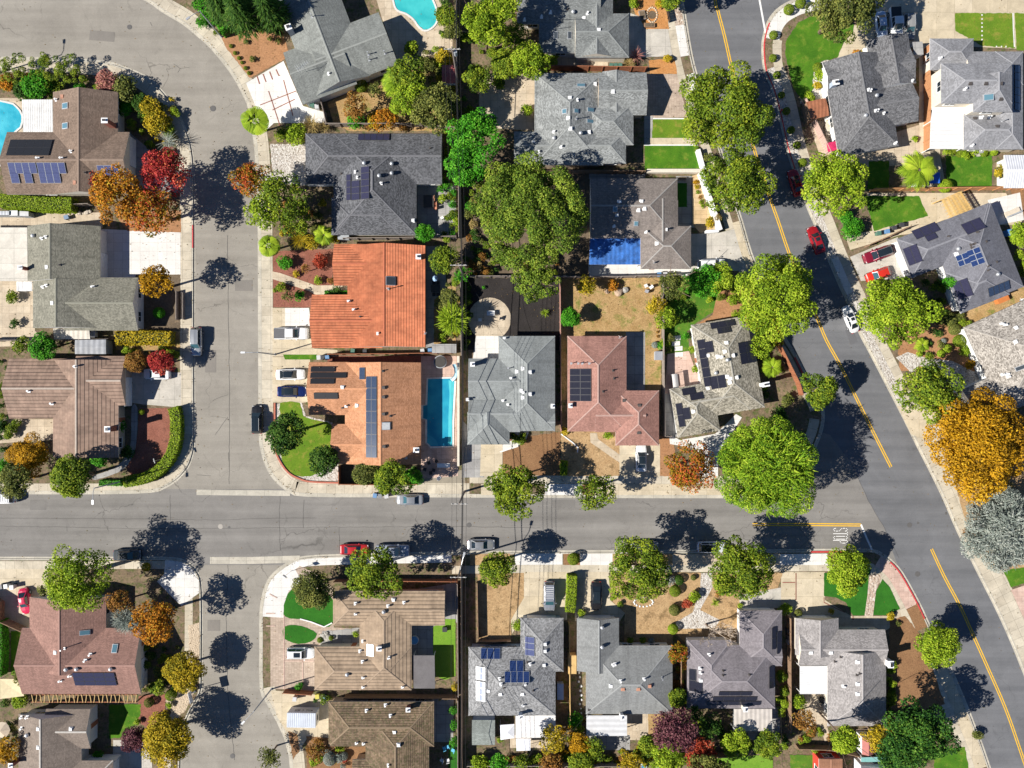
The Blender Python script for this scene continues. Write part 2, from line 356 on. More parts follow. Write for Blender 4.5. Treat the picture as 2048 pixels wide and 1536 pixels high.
def strip(name, pts, o0, o1, z, mat, kind='structure', thick=None):
    mb = MB(); A, B = offset(pts, o0), offset(pts, o1); u = 0.0
    for i in range(len(pts)-1):
        a0, a1, b0, b1 = P(*A[i], z), P(*A[i+1], z), P(*B[i], z), P(*B[i+1], z)
        d = ((a1-a0).length + (b1-b0).length)/2; w = (b0-a0).length
        f = [a0, a1, b1, b0]; uv = [(u, 0), (u+d, 0), (u+d, w), (u, w)]
        if (a1-a0).cross(b0-a0).z < 0: f = f[::-1]; uv = uv[::-1]
        mb.face(f, 0, uv); u += d
        if thick:
            for q0, q1 in ((a0, a1), (b0, b1)):
                mb.face([q0, q1, q1-Vector((0, 0, thick)), q0-Vector((0, 0, thick))], 0)
    return structure(name, mb, [mat], kind) if kind else mb
_li = [0]
def area(name, pts, mat, lev=1, kind='structure', sm=0):
    if sm: pts = closed(pts, sm)
    if any(w in name for w in ('lawn', 'bed', 'bark', 'straw', 'soil', 'gravel', 'turf', 'garden_bed', 'front_garden', 'dirt', 'sandy', 'groundcover', 'mulch')) and 'path' not in name:
        q = []; am = .35 if 'turf' in name else 1.0
        for i in range(len(pts)):
            a, c = pts[i], pts[(i+1) % len(pts)]; n_ = max(1, int(math.dist(a, c)/5))
            q += [(a[0]+(c[0]-a[0])*k/n_+(R.uniform(-am, am) if k else 0), a[1]+(c[1]-a[1])*k/n_+(R.uniform(-am, am) if k else 0)) for k in range(n_)]
        pts = q
    _li[0] += 1; z = 0.02*lev + 0.0024*(_li[0] % 8)
    q = [P(x, y, z) for x, y in pts]
    n = len(q); ar = sum(q[i].x*q[(i+1) % n].y - q[(i+1) % n].x*q[i].y for i in range(n))
    mb = MB(); mb.face(q if ar > 0 else q[::-1]); return structure(name, mb, [mat], kind)
def block(name, pts, mat):
    q = [W(x, y) for x, y in pts]; mb = MB(); mb.prism(q, -0.3, 0.0, 1, 0, False)
    return structure(name, mb, [mat, CONC])

# kerb lines (road edge), traced
KA = smooth([(-300,118),(0,118),(130,120),(200,125),(235,132),(288,154),(318,179),(350,220),(370,262),(381,300),(385,350),(386,450),(386,600),(386,760),(386,880),(381,915),(371,937),(352,958),(328,973),(300,981),(200,984),(0,984),(-300,984)])
KB1 = smooth([(-300,-75),(0,-62),(150,-50),(230,-30),(297,0),(325,20),(367,45),(400,72),(425,95),(465,145),(490,190),(500,215),(508,260),(514,310),(518,400),(520,480),(521,800),(522,868),(524,893),(532,923),(544,948),(562,968),(580,980),(614,989),(820,990),(1024,991),(1460,992),(1530,990),(1570,978),(1598,955),(1618,925),(1631,888),(1639,868),(1645,840),(1643,815),(1630,787),(1611,754),(1591,714),(1565,671),(1545,625),(1523,565),(1500,506),(1481,441),(1463,385),(1447,325),(1428,265),(1410,210),(1394,160),(1381,110),(1366,20),(1360,-30),(1350,-300)])
KC = smooth([(-300,1118),(200,1118),(330,1118),(370,1125),(393,1147),(401,1185),(401,1312),(400,1377),(390,1402),(372,1437),(362,1475),(358,1540),(358,1800)])
KD = smooth([(600,1800),(585,1545),(578,1497),(572,1475),(557,1442),(537,1405),(524,1377),(523,1277),(524,1215),(534,1172),(550,1148),(582,1125),(612,1116),(700,1112),(1024,1106),(1400,1104),(1700,1102),(1746,1103),(1763,1110),(1781,1123),(1803,1148),(1836,1207),(1857,1252),(1878,1292),(1896,1330),(1923,1392),(1946,1450),(1976,1532),(2060,1800)])
KE = smooth([(2400,-170),(1700,-25),(1610,-5),(1580,6),(1555,22),(1538,45),(1529,75),(1527,100),(1531,140),(1546,175),(1560,225),(1577,300),(1597,360),(1618,416),(1633,451),(1660,520),(1686,580),(1700,609),(1721,664),(1743,706),(1773,764),(1811,838),(1838,893),(1866,948),(1891,1000),(1918,1063),(1961,1150),(2003,1234),(2048,1340),(2130,1560),(2200,1800)])
def near(K, p):
    return min(range(len(K)), key=lambda i: (K[i][0]-p[0])**2 + (K[i][1]-p[1])**2)
def span(K, p, q):
    a, b = near(K, p), near(K, q); return K[min(a, b):max(a, b)+1]

mb = MB(); mb.face([(-900, -900, -0.34), (900, -900, -0.34), (900, 900, -0.34), (-900, 900, -0.34)])
structure('ground', mb, [M_SOIL])
def road(name, pts, z, mat):
    mb = MB(); q = [P(x, y, z) for x, y in pts]; mb.face(q[::-1]); return structure(name, mb, [mat])
road('residential_lane', [(-320,-120),(330,-40),(480,90),(540,300),(550,900),(630,992),(320,992),(375,900),(380,600),(370,300),(230,150),(-320,140)], ROADZ-0.008, M_ROAD_L)
road('lower_lane', [(330,1112),(640,1108),(600,1124),(545,1180),(545,1370),(600,1470),(620,1820),(340,1820),(345,1480),(390,1380),(390,1200)], ROADZ-0.008, M_ROAD_L)
road('main_street', [(-320,978),(560,978),(620,984),(1480,984),(1560,930),(1600,850),(1720,850),(1830,1200),(1740,1130),(1480,1115),(620,1130),(-320,1130)], ROADZ-0.004, M_ROAD_M)
road('avenue', [(1340,-320),(1480,-320),(1560,-60),(1700,-320),(2500,-320),(2440,-120),(1560,60),(1560,150),(1640,400),(1720,600),(1990,1150),(2240,1820),(2050,1820),(1850,1280),(1795,1130),(1768,1055),(1736,1000),(1703,928),(1660,870),(1630,860),(1640,820),(1540,640),(1450,420),(1400,240),(1360,60)], ROADZ, M_ROAD_A)

block('yard_ground', KA + [(-320,984)], M_SOIL)
block('yard_ground', KB1 + [(1340,-320),(-320,-320)], M_SOIL)
block('yard_ground', KC + [(-320,1800)], M_SOIL)
block('yard_ground', KD, M_SOIL)
block('yard_ground', KE + [(2700,1800),(2700,-200)], M_SOIL)

# kerbs, gutters, pavements   (side: +1 when the yard lies to the right of the traced direction)
for nm, K, s in (('kerb', KA, 1), ('kerb', KB1, -1), ('kerb', KC, 1), ('kerb', KD, 1), ('kerb', KE, -1)):
    strip(nm, K, 0, s*2.6, 0.014, CONC); strip('gutter', K, -s*4.6, -s*0.02, ROADZ+0.006, CONC)
strip('pavement', span(KA, (-300,118), (352,958)), 2.6, 26, 0.022, M_WALK)
strip('pavement', span(KA, (352,958), (-300,984)), 2.6, 17, 0.018, M_WALK)
strip('pavement', span(KB1, (250,-25), (500,215)), -2.6, -27, 0.022, M_WALK)
strip('pavement', span(KB1, (500,215), (580,980)), -2.6, -25, 0.024, M_WALK)
strip('pavement', span(KB1, (562,968), (960,991)), -2.6, -24, 0.018, M_WALK)
strip('pavement', span(KB1, (960,991), (1530,990)), -24, -40, 0.022, M_WALK)
strip('pavement', span(KB1, (1570,978), (1645,840)), -6, -26, 0.022, M_WALK)
strip('pavement', span(KB1, (1643,815), (1565,671)), -6, -24, 0.026, M_WALK)
strip('pavement', span(KB1, (1565,671), (1394,160)), -16, -34, 0.022, M_WALK)
strip('pavement', span(KB1, (1394,160), (1350,-300)), -20, -36, 0.018, M_WALK)
strip('pavement', span(KC, (-300,1118), (330,1118)), 4, 20, 0.022, M_WALK)
strip('pavement', span(KC, (330,1118), (401,1185)), 2.6, 36, 0.018, M_NEWC)
strip('pavement', span(KC, (401,1185), (358,1800)), 16, 32, 0.022, M_WALK)
strip('pavement', span(KD, (600,1800), (524,1377)), 2.6, 26, 0.022, M_WALK)
strip('pavement', span(KD, (524,1377), (524,1230)), 18, 46, 0.018, M_WALK)
strip('pavement', span(KD, (524,1230), (582,1125)), 2.6, 44, 0.024, M_NEWC)
strip('pavement', span(KD, (582,1125), (940,1108)), 2.6, 17, 0.018, M_NEWC)
strip('pavement', span(KD, (940,1108), (1763,1110)), 24, 40, 0.022, M_WALK)
strip('pavement', span(KD, (1746,1103), (1976,1532)), 26, 46, 0.018, M_WALK)
strip('pavement', span(KD, (1976,1532), (2060,1800)), 26, 46, 0.022, M_WALK)
strip('planting_strip', span(KE, (1531,140), (1811,838)), -2.6, -18, 0.018, M_GRAVEL)
strip('pavement', span(KE, (1700,-25), (1529,75)), -2.6, -30, 0.022, M_NEWC)
strip('pavement', span(KE, (1529,75), (1686,580)), -18, -36, 0.025, M_WALK)
strip('pavement', span(KE, (1686,580), (1811,838)), -18, -36, 0.021, M_WALK)
strip('pavement', span(KE, (1811,838), (2200,1800)), -2.6, -44, 0.018, M_WALK)
strip('planting_strip', span(KD, (1763,1110), (1836,1207)), 2.6, 26, 0.03, M_PINK)
strip('planting_strip', span(KD, (1836,1207), (1857,1252)), 2.6, 26, 0.03, M_BROWN)
strip('planting_strip', span(KD, (1896,1330), (1976,1532)), 2.6, 26, 0.03, M_DRIVE)
# aprons between kerb and pavement
for a, b, m in ((962,1000,M_DRIVE),(1000,1060,M_SOIL),(1090,1165,M_NEWC),(1165,1190,M_BROWN),(1190,1330,M_DRIVE),(1330,1400,M_DRIVE),(1400,1448,M_DRIVE)):
    area('driveway_apron', [(a,990),(a,968),(b,968),(b,990)], m, 0.9)
for a, b, m in ((940,1020,M_STRAW),(1030,1125,M_NEWC),(1127,1160,M_BROWN),(1160,1225,M_NEWC),(1225,1345,M_STRAW),(1345,1480,M_PATIO),(1480,1560,M_PATIO),(1560,1655,M_NEWC),(1655,1690,M_BROWN)):
    area('driveway_apron', [(a,1108),(a,1130),(b,1130),(b,1107)], m, 0.9)
for y0, y1, m in ((12,108,M_GRAVEL),(60,160,M_NEWC),(238,330,M_GRAVEL),(455,540,M_PATIO)):
    pass
strip('planting_strip', span(KB1, (1381,110), (1366,-10)), -3, -20, 0.022, M_PEBBLE)
strip('driveway_apron', span(KB1, (1370,50), (1383,118)), -3, -20, 0.04, M_NEWC)
strip('driveway_apron', span(KB1, (1388,140), (1400,185)), -3, -17, 0.04, M_NEWC)
strip('driveway_apron', span(KB1, (1478,435), (1512,538)), -3, -17, 0.03, M_DRIVE)
strip('driveway_apron', span(KE, (1660,520), (1690,590)), -3, -18, 0.045, M_NEWC)
strip('cross_gutter', [(393,984),(480,985),(580,986)], -5, 6, ROADZ+0.012, CONC)
strip('cross_gutter', [(420,1120),(500,1120),(600,1117)], -6, 8, ROADZ+0.012, CONC)

# painted markings
YL1 = smooth([(1400,-300),(1428,-20),(1436,22),(1449,72),(1466,147),(1490,235),(1515,320),(1541,399),(1556,441),(1578,506),(1605,573),(1636,641),(1653,681),(1678,726),(1698,766),(1727,825),(1756,883),(1782,934)])
YL2 = smooth([(1863,1098),(1888,1152),(1921,1214),(1948,1274),(1983,1352),(2011,1417),(2041,1502),(2140,1800)])
YL3 = [(1505,1049),(1600,1049),(1722,1050)]
for Y in (YL1, YL2, YL3):
    strip('road_marking', Y, -3.0, -1.0, ROADZ+0.012, M_YELLOW); strip('road_marking', Y, 1.0, 3.0, ROADZ+0.012, M_YELLOW)
strip('road_marking', [(1722,1049),(1732,1073),(1744,1100)], -1.8, 1.8, ROADZ+0.016, M_WPAINT)
strip('road_marking', [(1514,-40),(1519,0),(1531,66)], -1.8, 1.8, ROADZ+0.016, M_WPAINT)
strip('red_kerb', span(KE, (1538,45), (1531,140)), 0.1, -3.0, 0.024, M_REDKERB); strip('red_kerb', span(KE, (1531,140), (1577,300)), 0.1, -2.4, 0.024, M_REDKERB)
strip('red_kerb', span(KE, (1577,300), (1590,340)), 0.1, -2.2, 0.024, M_REDKERB)
strip('red_kerb', span(KB1, (1591,714), (1615,762)), 0.1, -3.0, 0.024, M_REDKERB)
strip('red_kerb', span(KD, (1781,1123), (1850,1238)), -0.1, 3.0, 0.024, M_REDKERB); strip('red_kerb', span(KD, (1655,1102), (1690,1102)), -0.1, 3.0, 0.024, M_REDKERB)
strip('red_kerb', span(KA, (385,445), (386,490)), -0.1, 2.0, 0.024, M_REDKERB)
def letters(name, strokes, ox, oy, sx, sy, w, z, mat, kind='structure'):
    """strokes in a unit box (0..1 across, 0..1 down), laid flat; travel direction to the right of the photograph"""
    mb = MB()
    for st in strokes:
        for i in range(len(st)-1):
            a = P(ox + st[i][0]*sx, oy + st[i][1]*sy, z); b = P(ox + st[i+1][0]*sx, oy + st[i+1][1]*sy, z)
            d = (b-a).normalized()*w/2; n = Vector((-d.y, d.x, 0))
            mb.face([a-d-n, b+d-n, b+d+n, a-d+n])
    return structure(name, mb, [mat], kind)
# each letter: x = up the letter (towards travel, +x), y = across it.  a glyph point (gx, gy) with gx 0..1 left-right, gy 0 bottom..1 top
GL = {'S': [[(1,.85),(.8,1),(.2,1),(0,.85),(0,.65),(.2,.52),(.8,.48),(1,.35),(1,.15),(.8,0),(.2,0),(0,.15)]], 'T': [[(0,1),(1,1)],[(.5,1),(.5,0)]],
      'O': [[(.2,0),(.8,0),(1,.15),(1,.85),(.8,1),(.2,1),(0,.85),(0,.15),(.2,0)]], 'P': [[(0,0),(0,1),(.8,1),(1,.88),(1,.6),(.8,.48),(0,.48)]],
      'M': [[(0,0),(0,1),(.5,.4),(1,1),(1,0)]], 'I': [[(.5,0),(.5,1)]], 'L': [[(0,1),(0,0),(1,0)]], 'C': [[(1,.85),(.8,1),(.2,1),(0,.85),(0,.15),(.2,0),(.8,0),(1,.15)]],
      'B': [[(0,0),(0,1),(.8,1),(1,.85),(1,.65),(.8,.52),(0,.52)],[(.8,.52),(1,.38),(1,.15),(.8,0),(0,0)]], 'X': [[(0,0),(1,1)],[(0,1),(1,0)]], 'E': [[(1,1),(0,1),(0,0),(1,0)],[(0,.5),(.8,.5)]], ' ': []}
for k, ch in enumerate('STOP'):
    st = [[(gy, gx) for gx, gy in s_] for s_ in GL[ch]]
    letters('road_lettering', st, 1667, 1056.6 + k*8.0, 28, 5.6, 0.12, ROADZ+0.014, M_WPAINT)

# long joints and sealed cracks in the asphalt
for pts in ([(-40,1052),(120,1054),(300,1058),(520,1056),(700,1054),(930,1053),(1090,1056)], [(-40,1036),(200,1037),(420,1040),(640,1035)], [(455,470),(457,640),(459,800),(458,978)], [(1703,928),(1736,1000),(1768,1055),(1803,1125)], [(456,1130),(452,1230),(455,1380),(470,1530)], [(560,990),(558,1040),(561,1110)], [(215,1052),(216,1068)],[(134,1052),(135,1072)],[(340,990),(341,1052)],[(678,1056),(679,1112)],[(607,1056),(606,1045),(608,990)],[(430,870),(445,848),(462,826)],[(425,802),(445,792),(465,788)],[(347,127),(360,137),(388,132)],[(360,137),(352,152)],[(300,45),(308,60)],[(393,950),(430,953)],[(456,905),(460,945)],[(450,1180),(462,1172)],[(250,1052),(262,1058)]):
    q = []
    for i in range(len(pts)-1):
        n_ = max(2, int(math.dist(pts[i], pts[i+1])/9))
        q += [(pts[i][0]+(pts[i+1][0]-pts[i][0])*k/n_+R.uniform(-.7,.7), pts[i][1]+(pts[i+1][1]-pts[i][1])*k/n_+R.uniform(-.7,.7)) for k in range(n_)]
    strip('sealed_crack', q, -0.28, 0.28, ROADZ+0.010, M_TAR)

# yards: driveways, lawns, beds, patios.  (name, outline, material, level, smoothing)
for a_ in [
 ('concrete_path', [(-60,196),(45,196),(60,268),(22,270),(20,330),(-60,330)], M_PATIO, 1, 0),
 ('brick_path', [(255,262),(300,300),(330,330),(360,345),(360,385),(262,385)], M_GPATIO, 1, 0),
 ('patio', [(-60,425),(205,425),(205,456),(-60,456)], M_PATIO, 1, 0),
 ('driveway', [(203,458),(361,465),(361,549),(272,549),(270,556),(203,556)], M_NEWC, 1, 0),
 ('leaf_bed', [(230,430),(362,420),(362,465),(255,462)], M_REDSOIL, 1, 0),
 ('front_garden', [(274,556),(361,549),(361,662),(276,662)], M_DARKSOIL, 1, 0),
 ('patio', [(-60,560),(70,560),(70,662),(110,690),(-60,695)], M_PATIO, 1, 0),
 ('hedge_bed', [(232,660),(362,655),(362,700),(232,700)], M_DRY, 1, 0),
 ('driveway', [(250,745),(362,745),(362,815),(288,809),(262,805),(250,790)], M_DRIVEG, 1, 0),
 ('mulch_bed', [(278,816),(341,816),(342,870),(336,900),(318,928),(292,945),(262,950),(252,935),(270,905),(275,870)], M_RED, 1, 0),
 ('garden_path', [(263,815),(275,815),(273,880),(268,905),(255,930),(236,945),(190,960),(188,951),(230,936),(254,908),(262,880)], M_GPATIO, 2, 2),
 ('patio', [(-60,838),(106,838),(106,880),(-60,890)], M_PATIO, 1, 0),
 # north of the middle block
 ('front_garden', [(440,70),(560,50),(580,112),(500,156),(452,95)], M_REDSOIL, 1, 0),
 ('driveway', [(492,166),(567,122),(606,212),(652,225),(655,246),(548,246),(531,262),(512,215)], M_NEWC, 1, 0),
 ('pool_terrace', [(735,-60),(885,-60),(890,45),(905,55),(905,104),(862,110),(838,118),(800,135),(765,40)], M_PATIO, 1, 0),
 ('dry_lawn', [(655,205),(745,165),(800,140),(912,112),(912,262),(700,262),(668,250)], M_DRY, 1, 0),
 ('gravel_yard', [(540,288),(611,288),(611,345),(545,350)], M_GRAVEL, 1, 0),
 ('garden_path', [(518,345),(611,345),(611,365),(640,372),(640,400),(625,400),(600,370),(518,368)], M_DRIVEG, 1, 0),
 ('leaf_bed', [(545,368),(663,372),(663,478),(546,480)], M_SOIL, 1, 0),
 ('patio', [(833,372),(912,370),(912,478),(835,475)], M_GPATIO, 1, 0),
 ('mulch_bed', [(546,502),(668,498),(664,575),(640,588),(628,590),(622,615),(546,614)], M_RED, 1, 0),
 ('garden_path', [(545,543),(560,546),(632,571),(697,570),(697,587),(650,589),(636,592),(618,582),(545,558)], M_PATIO, 2, 0),
 ('driveway', [(545,616),(618,616),(628,697),(675,700),(675,713),(545,713)], M_DRIVE, 1, 0),
 ('driveway_panel', [(570,616),(618,616),(622,652),(570,652)], M_NEWC, 2, 0),
 ('grass_strip', [(566,709),(634,709),(634,719),(570,719)], M_LAWN, 2, 0),
 ('driveway', [(545,714),(620,714),(622,803),(600,806),(545,805)], M_DRIVE, 1, 0),
 ('patio', [(852,492),(888,492),(900,700),(852,700)], M_GPATIO, 1, 0),
 ('lawn', [(868,600),(912,560),(912,688),(868,690)], M_DRY, 2, 0),
 ('gravel_border', [(549,806),(604,806),(612,832),(665,845),(682,962),(620,962),(580,950),(556,920),(549,890)], M_GRAVEL, 1, 0),
 ('lawn', [(560,806),(600,806),(607,832),(640,842),(663,850),(667,900),(640,945),(602,953),(572,938),(562,905),(572,870),(563,835)], M_LAWNY, 2, 2),
 ('pool_terrace', [(842,712),(916,712),(916,952),(842,958)], M_PINK, 1, 0),
 ('brick_path', [(655,712),(842,712),(842,728),(655,728)], M_RED, 1, 0),
 ('shrub_bed', [(682,928),(842,928),(842,968),(682,968)], M_DARKSOIL, 2, 0),
 ('walkway', [(545,950),(930,940),(930,968),(842,968),(600,968)], M_WALK, 0.6, 0),
 # grey house with the overhead wires and its neighbours
 ('mulch_yard', [(922,556),(1119,556),(1119,700),(922,700)], M_BLACKM, 1, 0),
 ('round_patio', [(979+43*math.cos(a/12*math.pi), 638+43*math.sin(a/12*math.pi)) for a in range(24)], M_PATIO, 2, 0),
 ('patio', [(952,672),(1000,672),(1000,722),(945,722)], M_NEWC, 3, 0),
 ('garden_path', [(924,840),(968,885),(968,955),(924,955)], M_GPATIO, 1, 0),
 ('driveway', [(962,885),(1005,885),(1005,952),(960,952)], M_DRIVE, 2, 0),
 ('bark_yard', [(1002,880),(1121,864),(1121,952),(1002,952)], M_BROWN, 1, 0),
 ('garden_path', [(1030,862),(1058,862),(1052,880),(1035,893),(1005,904),(1005,890),(1025,880)], M_NEWC, 2, 0),
 ('dry_lawn', [(1121,556),(1322,556),(1322,800),(1121,800)], M_DRY, 1, 0),
 ('patio', [(1252,664),(1290,664),(1290,785),(1252,785)], M_GPATIO, 2, 0),
 ('straw_yard', [(1122,862),(1240,862),(1240,952),(1122,952)], M_STRAW, 1, 0),
 ('garden_path', [(1180,866),(1194,866),(1196,878),(1240,910),(1240,926),(1181,885)], M_PATIO, 2, 0),
 ('driveway', [(1239,888),(1320,888),(1320,953),(1239,953)], M_DRIVE, 2, 0),
 ('mulch_bed', [(1319,872),(1348,876),(1352,952),(1319,952)], M_REDSOIL, 1, 0),
 ('wild_lawn', [(1324,556),(1470,556),(1470,600),(1440,615),(1390,648),(1374,662),(1380,702),(1330,708),(1324,708)], M_WILD, 1, 0),
 ('dirt_path', [(1440,580),(1505,585),(1500,632),(1384,655),(1425,630)], M_REDSOIL, 2, 2),
 ('pink_terrace', [(1335,708),(1378,702),(1392,745),(1404,758),(1404,778),(1330,788)], M_PINK, 2, 0),
 ('patio', [(1326,770),(1345,770),(1358,874),(1326,872)], M_GPATIO, 1, 0),
 ('garden_path', [(1338,868),(1360,880),(1430,868),(1450,850),(1472,828),(1484,835),(1456,878),(1436,905),(1436,952),(1398,952),(1400,905),(1370,893),(1340,888)], M_NEWC, 2, 0),
 ('garden_bed', [(1535,640),(1590,760),(1610,850),(1590,960),(1450,952),(1440,900),(1490,835),(1540,812)], M_SOIL, 1, 0),
 # top of the middle block
 ('patio', [(1085,108),(1216,112),(1216,136),(1085,136)], M_PATIO, 1, 0),
 ('mulch_bed', [(1262,-60),(1330,-60),(1338,58),(1280,58),(1268,20)], M_ORANGE, 1, 0),
 ('driveway', [(1257,25),(1278,32),(1290,58),(1336,58),(1345,112),(1258,116)], M_DRIVEG, 2, 0),
 ('mulch_bed', [(1298,120),(1350,118),(1354,148),(1300,148)], M_ORANGE, 1, 0),
 ('driveway', [(1290,148),(1354,148),(1375,234),(1308,236),(1290,232)], M_PAVER, 1, 0),
 ('walkway', [(1288,232),(1306,232),(1304,290),(1288,290)], M_GPATIO, 2, 0),
 ('lawn', [(1306,238),(1378,238),(1390,276),(1304,276)], M_LAWNY, 2, 0),
 ('walkway', [(1300,276),(1392,276),(1396,289),(1290,290)], M_DRIVE, 3, 0),
 ('lawn', [(1289,291),(1396,291),(1404,320),(1412,344),(1289,344)], M_LAWN, 2, 0),
 ('patio', [(958,150),(1070,146),(1070,262),(985,256),(958,225)], M_PATIO, 1, 0),
 ('patio', [(1000,342),(1290,342),(1290,358),(1000,358)], M_GPATIO, 1, 0),
 ('turf', [(1354,366),(1374,366),(1374,414),(1354,414)], M_TURF, 2, 0),
 ('walkway', [(1352,352),(1390,352),(1390,455),(1352,455)], M_GPATIO, 1, 0),
 ('flagstone_patio', [(1384,352),(1402,346),(1432,440),(1432,465),(1400,465),(1384,448)], M_FLAG, 3, 0),
 ('driveway', [(1382,468),(1436,466),(1470,458),(1494,528),(1488,542),(1382,540)], M_DRIVEG, 1, 0),
 ('side_yard', [(1120,528),(1385,528),(1385,552),(1120,552)], M_NEWC, 0.6, 0),
 ('orchard_soil', [(922,300),(1178,300),(1178,552),(922,552)], M_DARKSOIL, 0.5, 0),
 # east side of the avenue
 ('lawn', [(1623,32),(1680,20),(1708,50),(1706,66),(1686,86),(1675,115),(1646,122),(1628,132),(1625,160),(1628,175),(1618,192),(1603,198),(1586,175),(1570,107),(1573,80),(1596,46)], M_LAWN, 2, 0),
 ('pebble_bed', [(1628,128),(1656,118),(1662,190),(1640,205),(1600,207),(1603,196),(1620,190)], M_GRAVEL, 1, 0),
 ('walkway', [(1708,50),(1740,55),(1738,110),(1672,120),(1688,85)], M_DRIVE, 1, 0),
 ('driveway', [(1728,-60),(2100,-60),(2100,100),(1860,90),(1728,90)], M_DRIVE, 0.7, 0),
 ('lawn', [(1910,26),(2026,26),(2030,96),(1965,92),(1911,62)], M_LAWNY, 2, 0),
 ('lawn', [(2029,26),(2100,26),(2100,104),(2033,100)], M_LAWNY, 2, 0),
 ('side_yard', [(1600,195),(1660,195),(1690,310),(1640,312)], M_PATIO, 1, 0),
 ('patio', [(1680,300),(1838,250),(1838,330),(1690,335)], M_PATIO, 1, 0),
 ('lawn', [(1738,322),(1778,322),(1778,378),(1735,378)], M_LAWN, 2, 0),
 ('side_yard', [(1838,90),(1885,90),(1880,310),(1893,380),(1838,378)], M_DRIVE, 1, 0),
 ('lawn', [(1892,312),(1984,308),(1984,378),(1893,379)], M_LAWN, 2, 0),
 ('garden_bed', [(1890,298),(2048,296),(2048,312),(1890,312)], M_SOIL, 1, 0),
 ('lawn', [(1730,392),(1838,392),(1856,432),(1748,462)], M_LAWN, 2, 0),
 ('patio', [(1735,386),(2012,386),(2048,450),(1980,450),(1800,470),(1700,500),(1690,470),(1745,462)], M_DRIVE, 1, 0),
 ('driveway', [(1700,514),(1795,474),(1830,555),(1722,562)], M_DRIVEG, 2, 0),
 ('patio', [(1975,400),(2040,385),(2048,440),(1995,450)], M_NEWC, 2, 0),
 ('side_yard', [(2020,380),(2120,380),(2120,470),(2050,450)], M_BROWN, 1, 0),
 ('mulch_bed', [(1790,640),(1905,610),(1930,655),(1985,755),(1910,745),(1800,742)], M_REDSOIL, 1, 0),
 ('dry_lawn', [(1885,645),(1925,625),(2060,565),(2060,605),(1927,662)], M_DRY, 2, 0),
 ('garden_path', [(1792,715),(1815,704),(1850,715),(1905,722),(1945,742),(1985,752),(1935,790),(1905,775),(1880,740),(1840,732),(1825,748)], M_GRAVEL, 2, 0),
 ('driveway', [(1795,812),(1870,815),(1935,780),(1940,830),(1850,880),(1822,868)], M_DRIVE, 1, 0),
 ('garden_bed', [(1880,860),(2100,860),(2100,1140),(1985,1140),(1930,1040)], M_STRAW, 1, 0),
 ('lawn', [(2006,1140),(2100,1130),(2100,1150),(2022,1175)], M_LAWN, 2, 0),
 ('driveway', [(2022,1180),(2110,1150),(2110,1260),(2058,1260)], M_PINK, 2, 0),
 # south-west block
 ('corner_apron', [(314,1163),(345,1132),(372,1135),(398,1160),(398,1186),(363,1212),(340,1190)], M_NEWC, 2, 0),
 ('driveway', [(-60,1138),(95,1138),(95,1194),(-60,1194)], M_DRIVE, 1, 0),
 ('side_yard', [(-60,1194),(60,1194),(60,1265),(-60,1265)], M_DRIVE, 1, 0),
 ('lawn', [(22,1262),(60,1262),(60,1300),(40,1350),(22,1350)], M_LAWN, 2, 0),
 ('gravel_yard', [(377,1250),(399,1245),(399,1312),(378,1314)], M_TANGRAVEL, 2, 0),
 ('groundcover_bed', [(278,1392),(332,1388),(328,1445),(300,1460),(270,1440)], M_RED, 2, 0),
 ('lawn', [(218,1410),(282,1408),(280,1432),(255,1472),(218,1478)], M_LAWN, 2, 0),
 ('gravel_yard', [(330,1400),(372,1375),(390,1380),(372,1420),(350,1440)], M_TANGRAVEL, 1, 0),
 ('driveway', [(226,1480),(300,1480),(310,1600),(226,1600)], M_DRIVEG, 1, 0),
 # south block
 ('driveway', [(541,1190),(560,1160),(600,1132),(640,1150),(668,1180),(668,1255),(720,1258),(640,1295),(628,1382),(568,1378),(541,1378)], M_PAVER, 1, 0),
 ('turf', [(567,1232),(575,1188),(600,1172),(640,1180),(666,1200),(666,1246),(648,1254),(622,1244),(600,1238)], M_TURF, 2, 2),
 ('turf', [(567,1254),(590,1250),(615,1256),(634,1268),(622,1283),(597,1288),(577,1282),(567,1274)], M_TURF, 2, 2),
 ('gravel_bed', [(645,1262),(720,1256),(720,1293),(640,1290)], M_GPATIO, 2, 0),
 ('patio', [(820,1180),(915,1165),(915,1245),(868,1252),(868,1310),(820,1310)], M_GPATIO, 1, 0),
 ('turf', [(866,1254),(890,1238),(911,1238),(911,1352),(890,1360),(872,1352),(866,1300)], M_BTURF, 2, 0),
 ('driveway', [(541,1380),(657,1392),(657,1490),(615,1475),(600,1500),(575,1465),(555,1435)], M_DRIVE, 1, 0),
 ('soil_bed', [(612,1472),(657,1476),(735,1490),(735,1600),(616,1600)], M_BROWN, 1, 0),
 ('soil_bed', [(576,1462),(594,1468),(600,1500),(586,1520)], M_BROWN, 2, 0),
 ('patio', [(866,1392),(908,1392),(906,1484),(866,1484)], M_GPATIO, 1, 0),
 ('turf', [(897,1488),(915,1488),(915,1600),(897,1600)], M_TURF, 2, 0),
 ('dry_lawn', [(955,1150),(1048,1146),(1048,1195),(1022,1240),(1022,1280),(955,1280)], M_STRAW, 1, 0),
 ('driveway', [(1048,1144),(1136,1144),(1134,1240),(1041,1240),(1024,1268),(1022,1240),(1048,1195)], M_DRIVE, 1, 0),
 ('driveway', [(1150,1144),(1218,1144),(1220,1200),(1250,1226),(1240,1242),(1150,1242)], M_DRIVE, 1, 0),
 ('bark_yard', [(1220,1146),(1346,1146),(1346,1290),(1248,1290),(1250,1226),(1222,1200)], M_STRAW, 1, 0),
 ('sandy_yard', [(1346,1146),(1565,1146),(1545,1212),(1479,1222),(1479,1285),(1374,1290),(1346,1262)], M_STRAW, 1, 0),
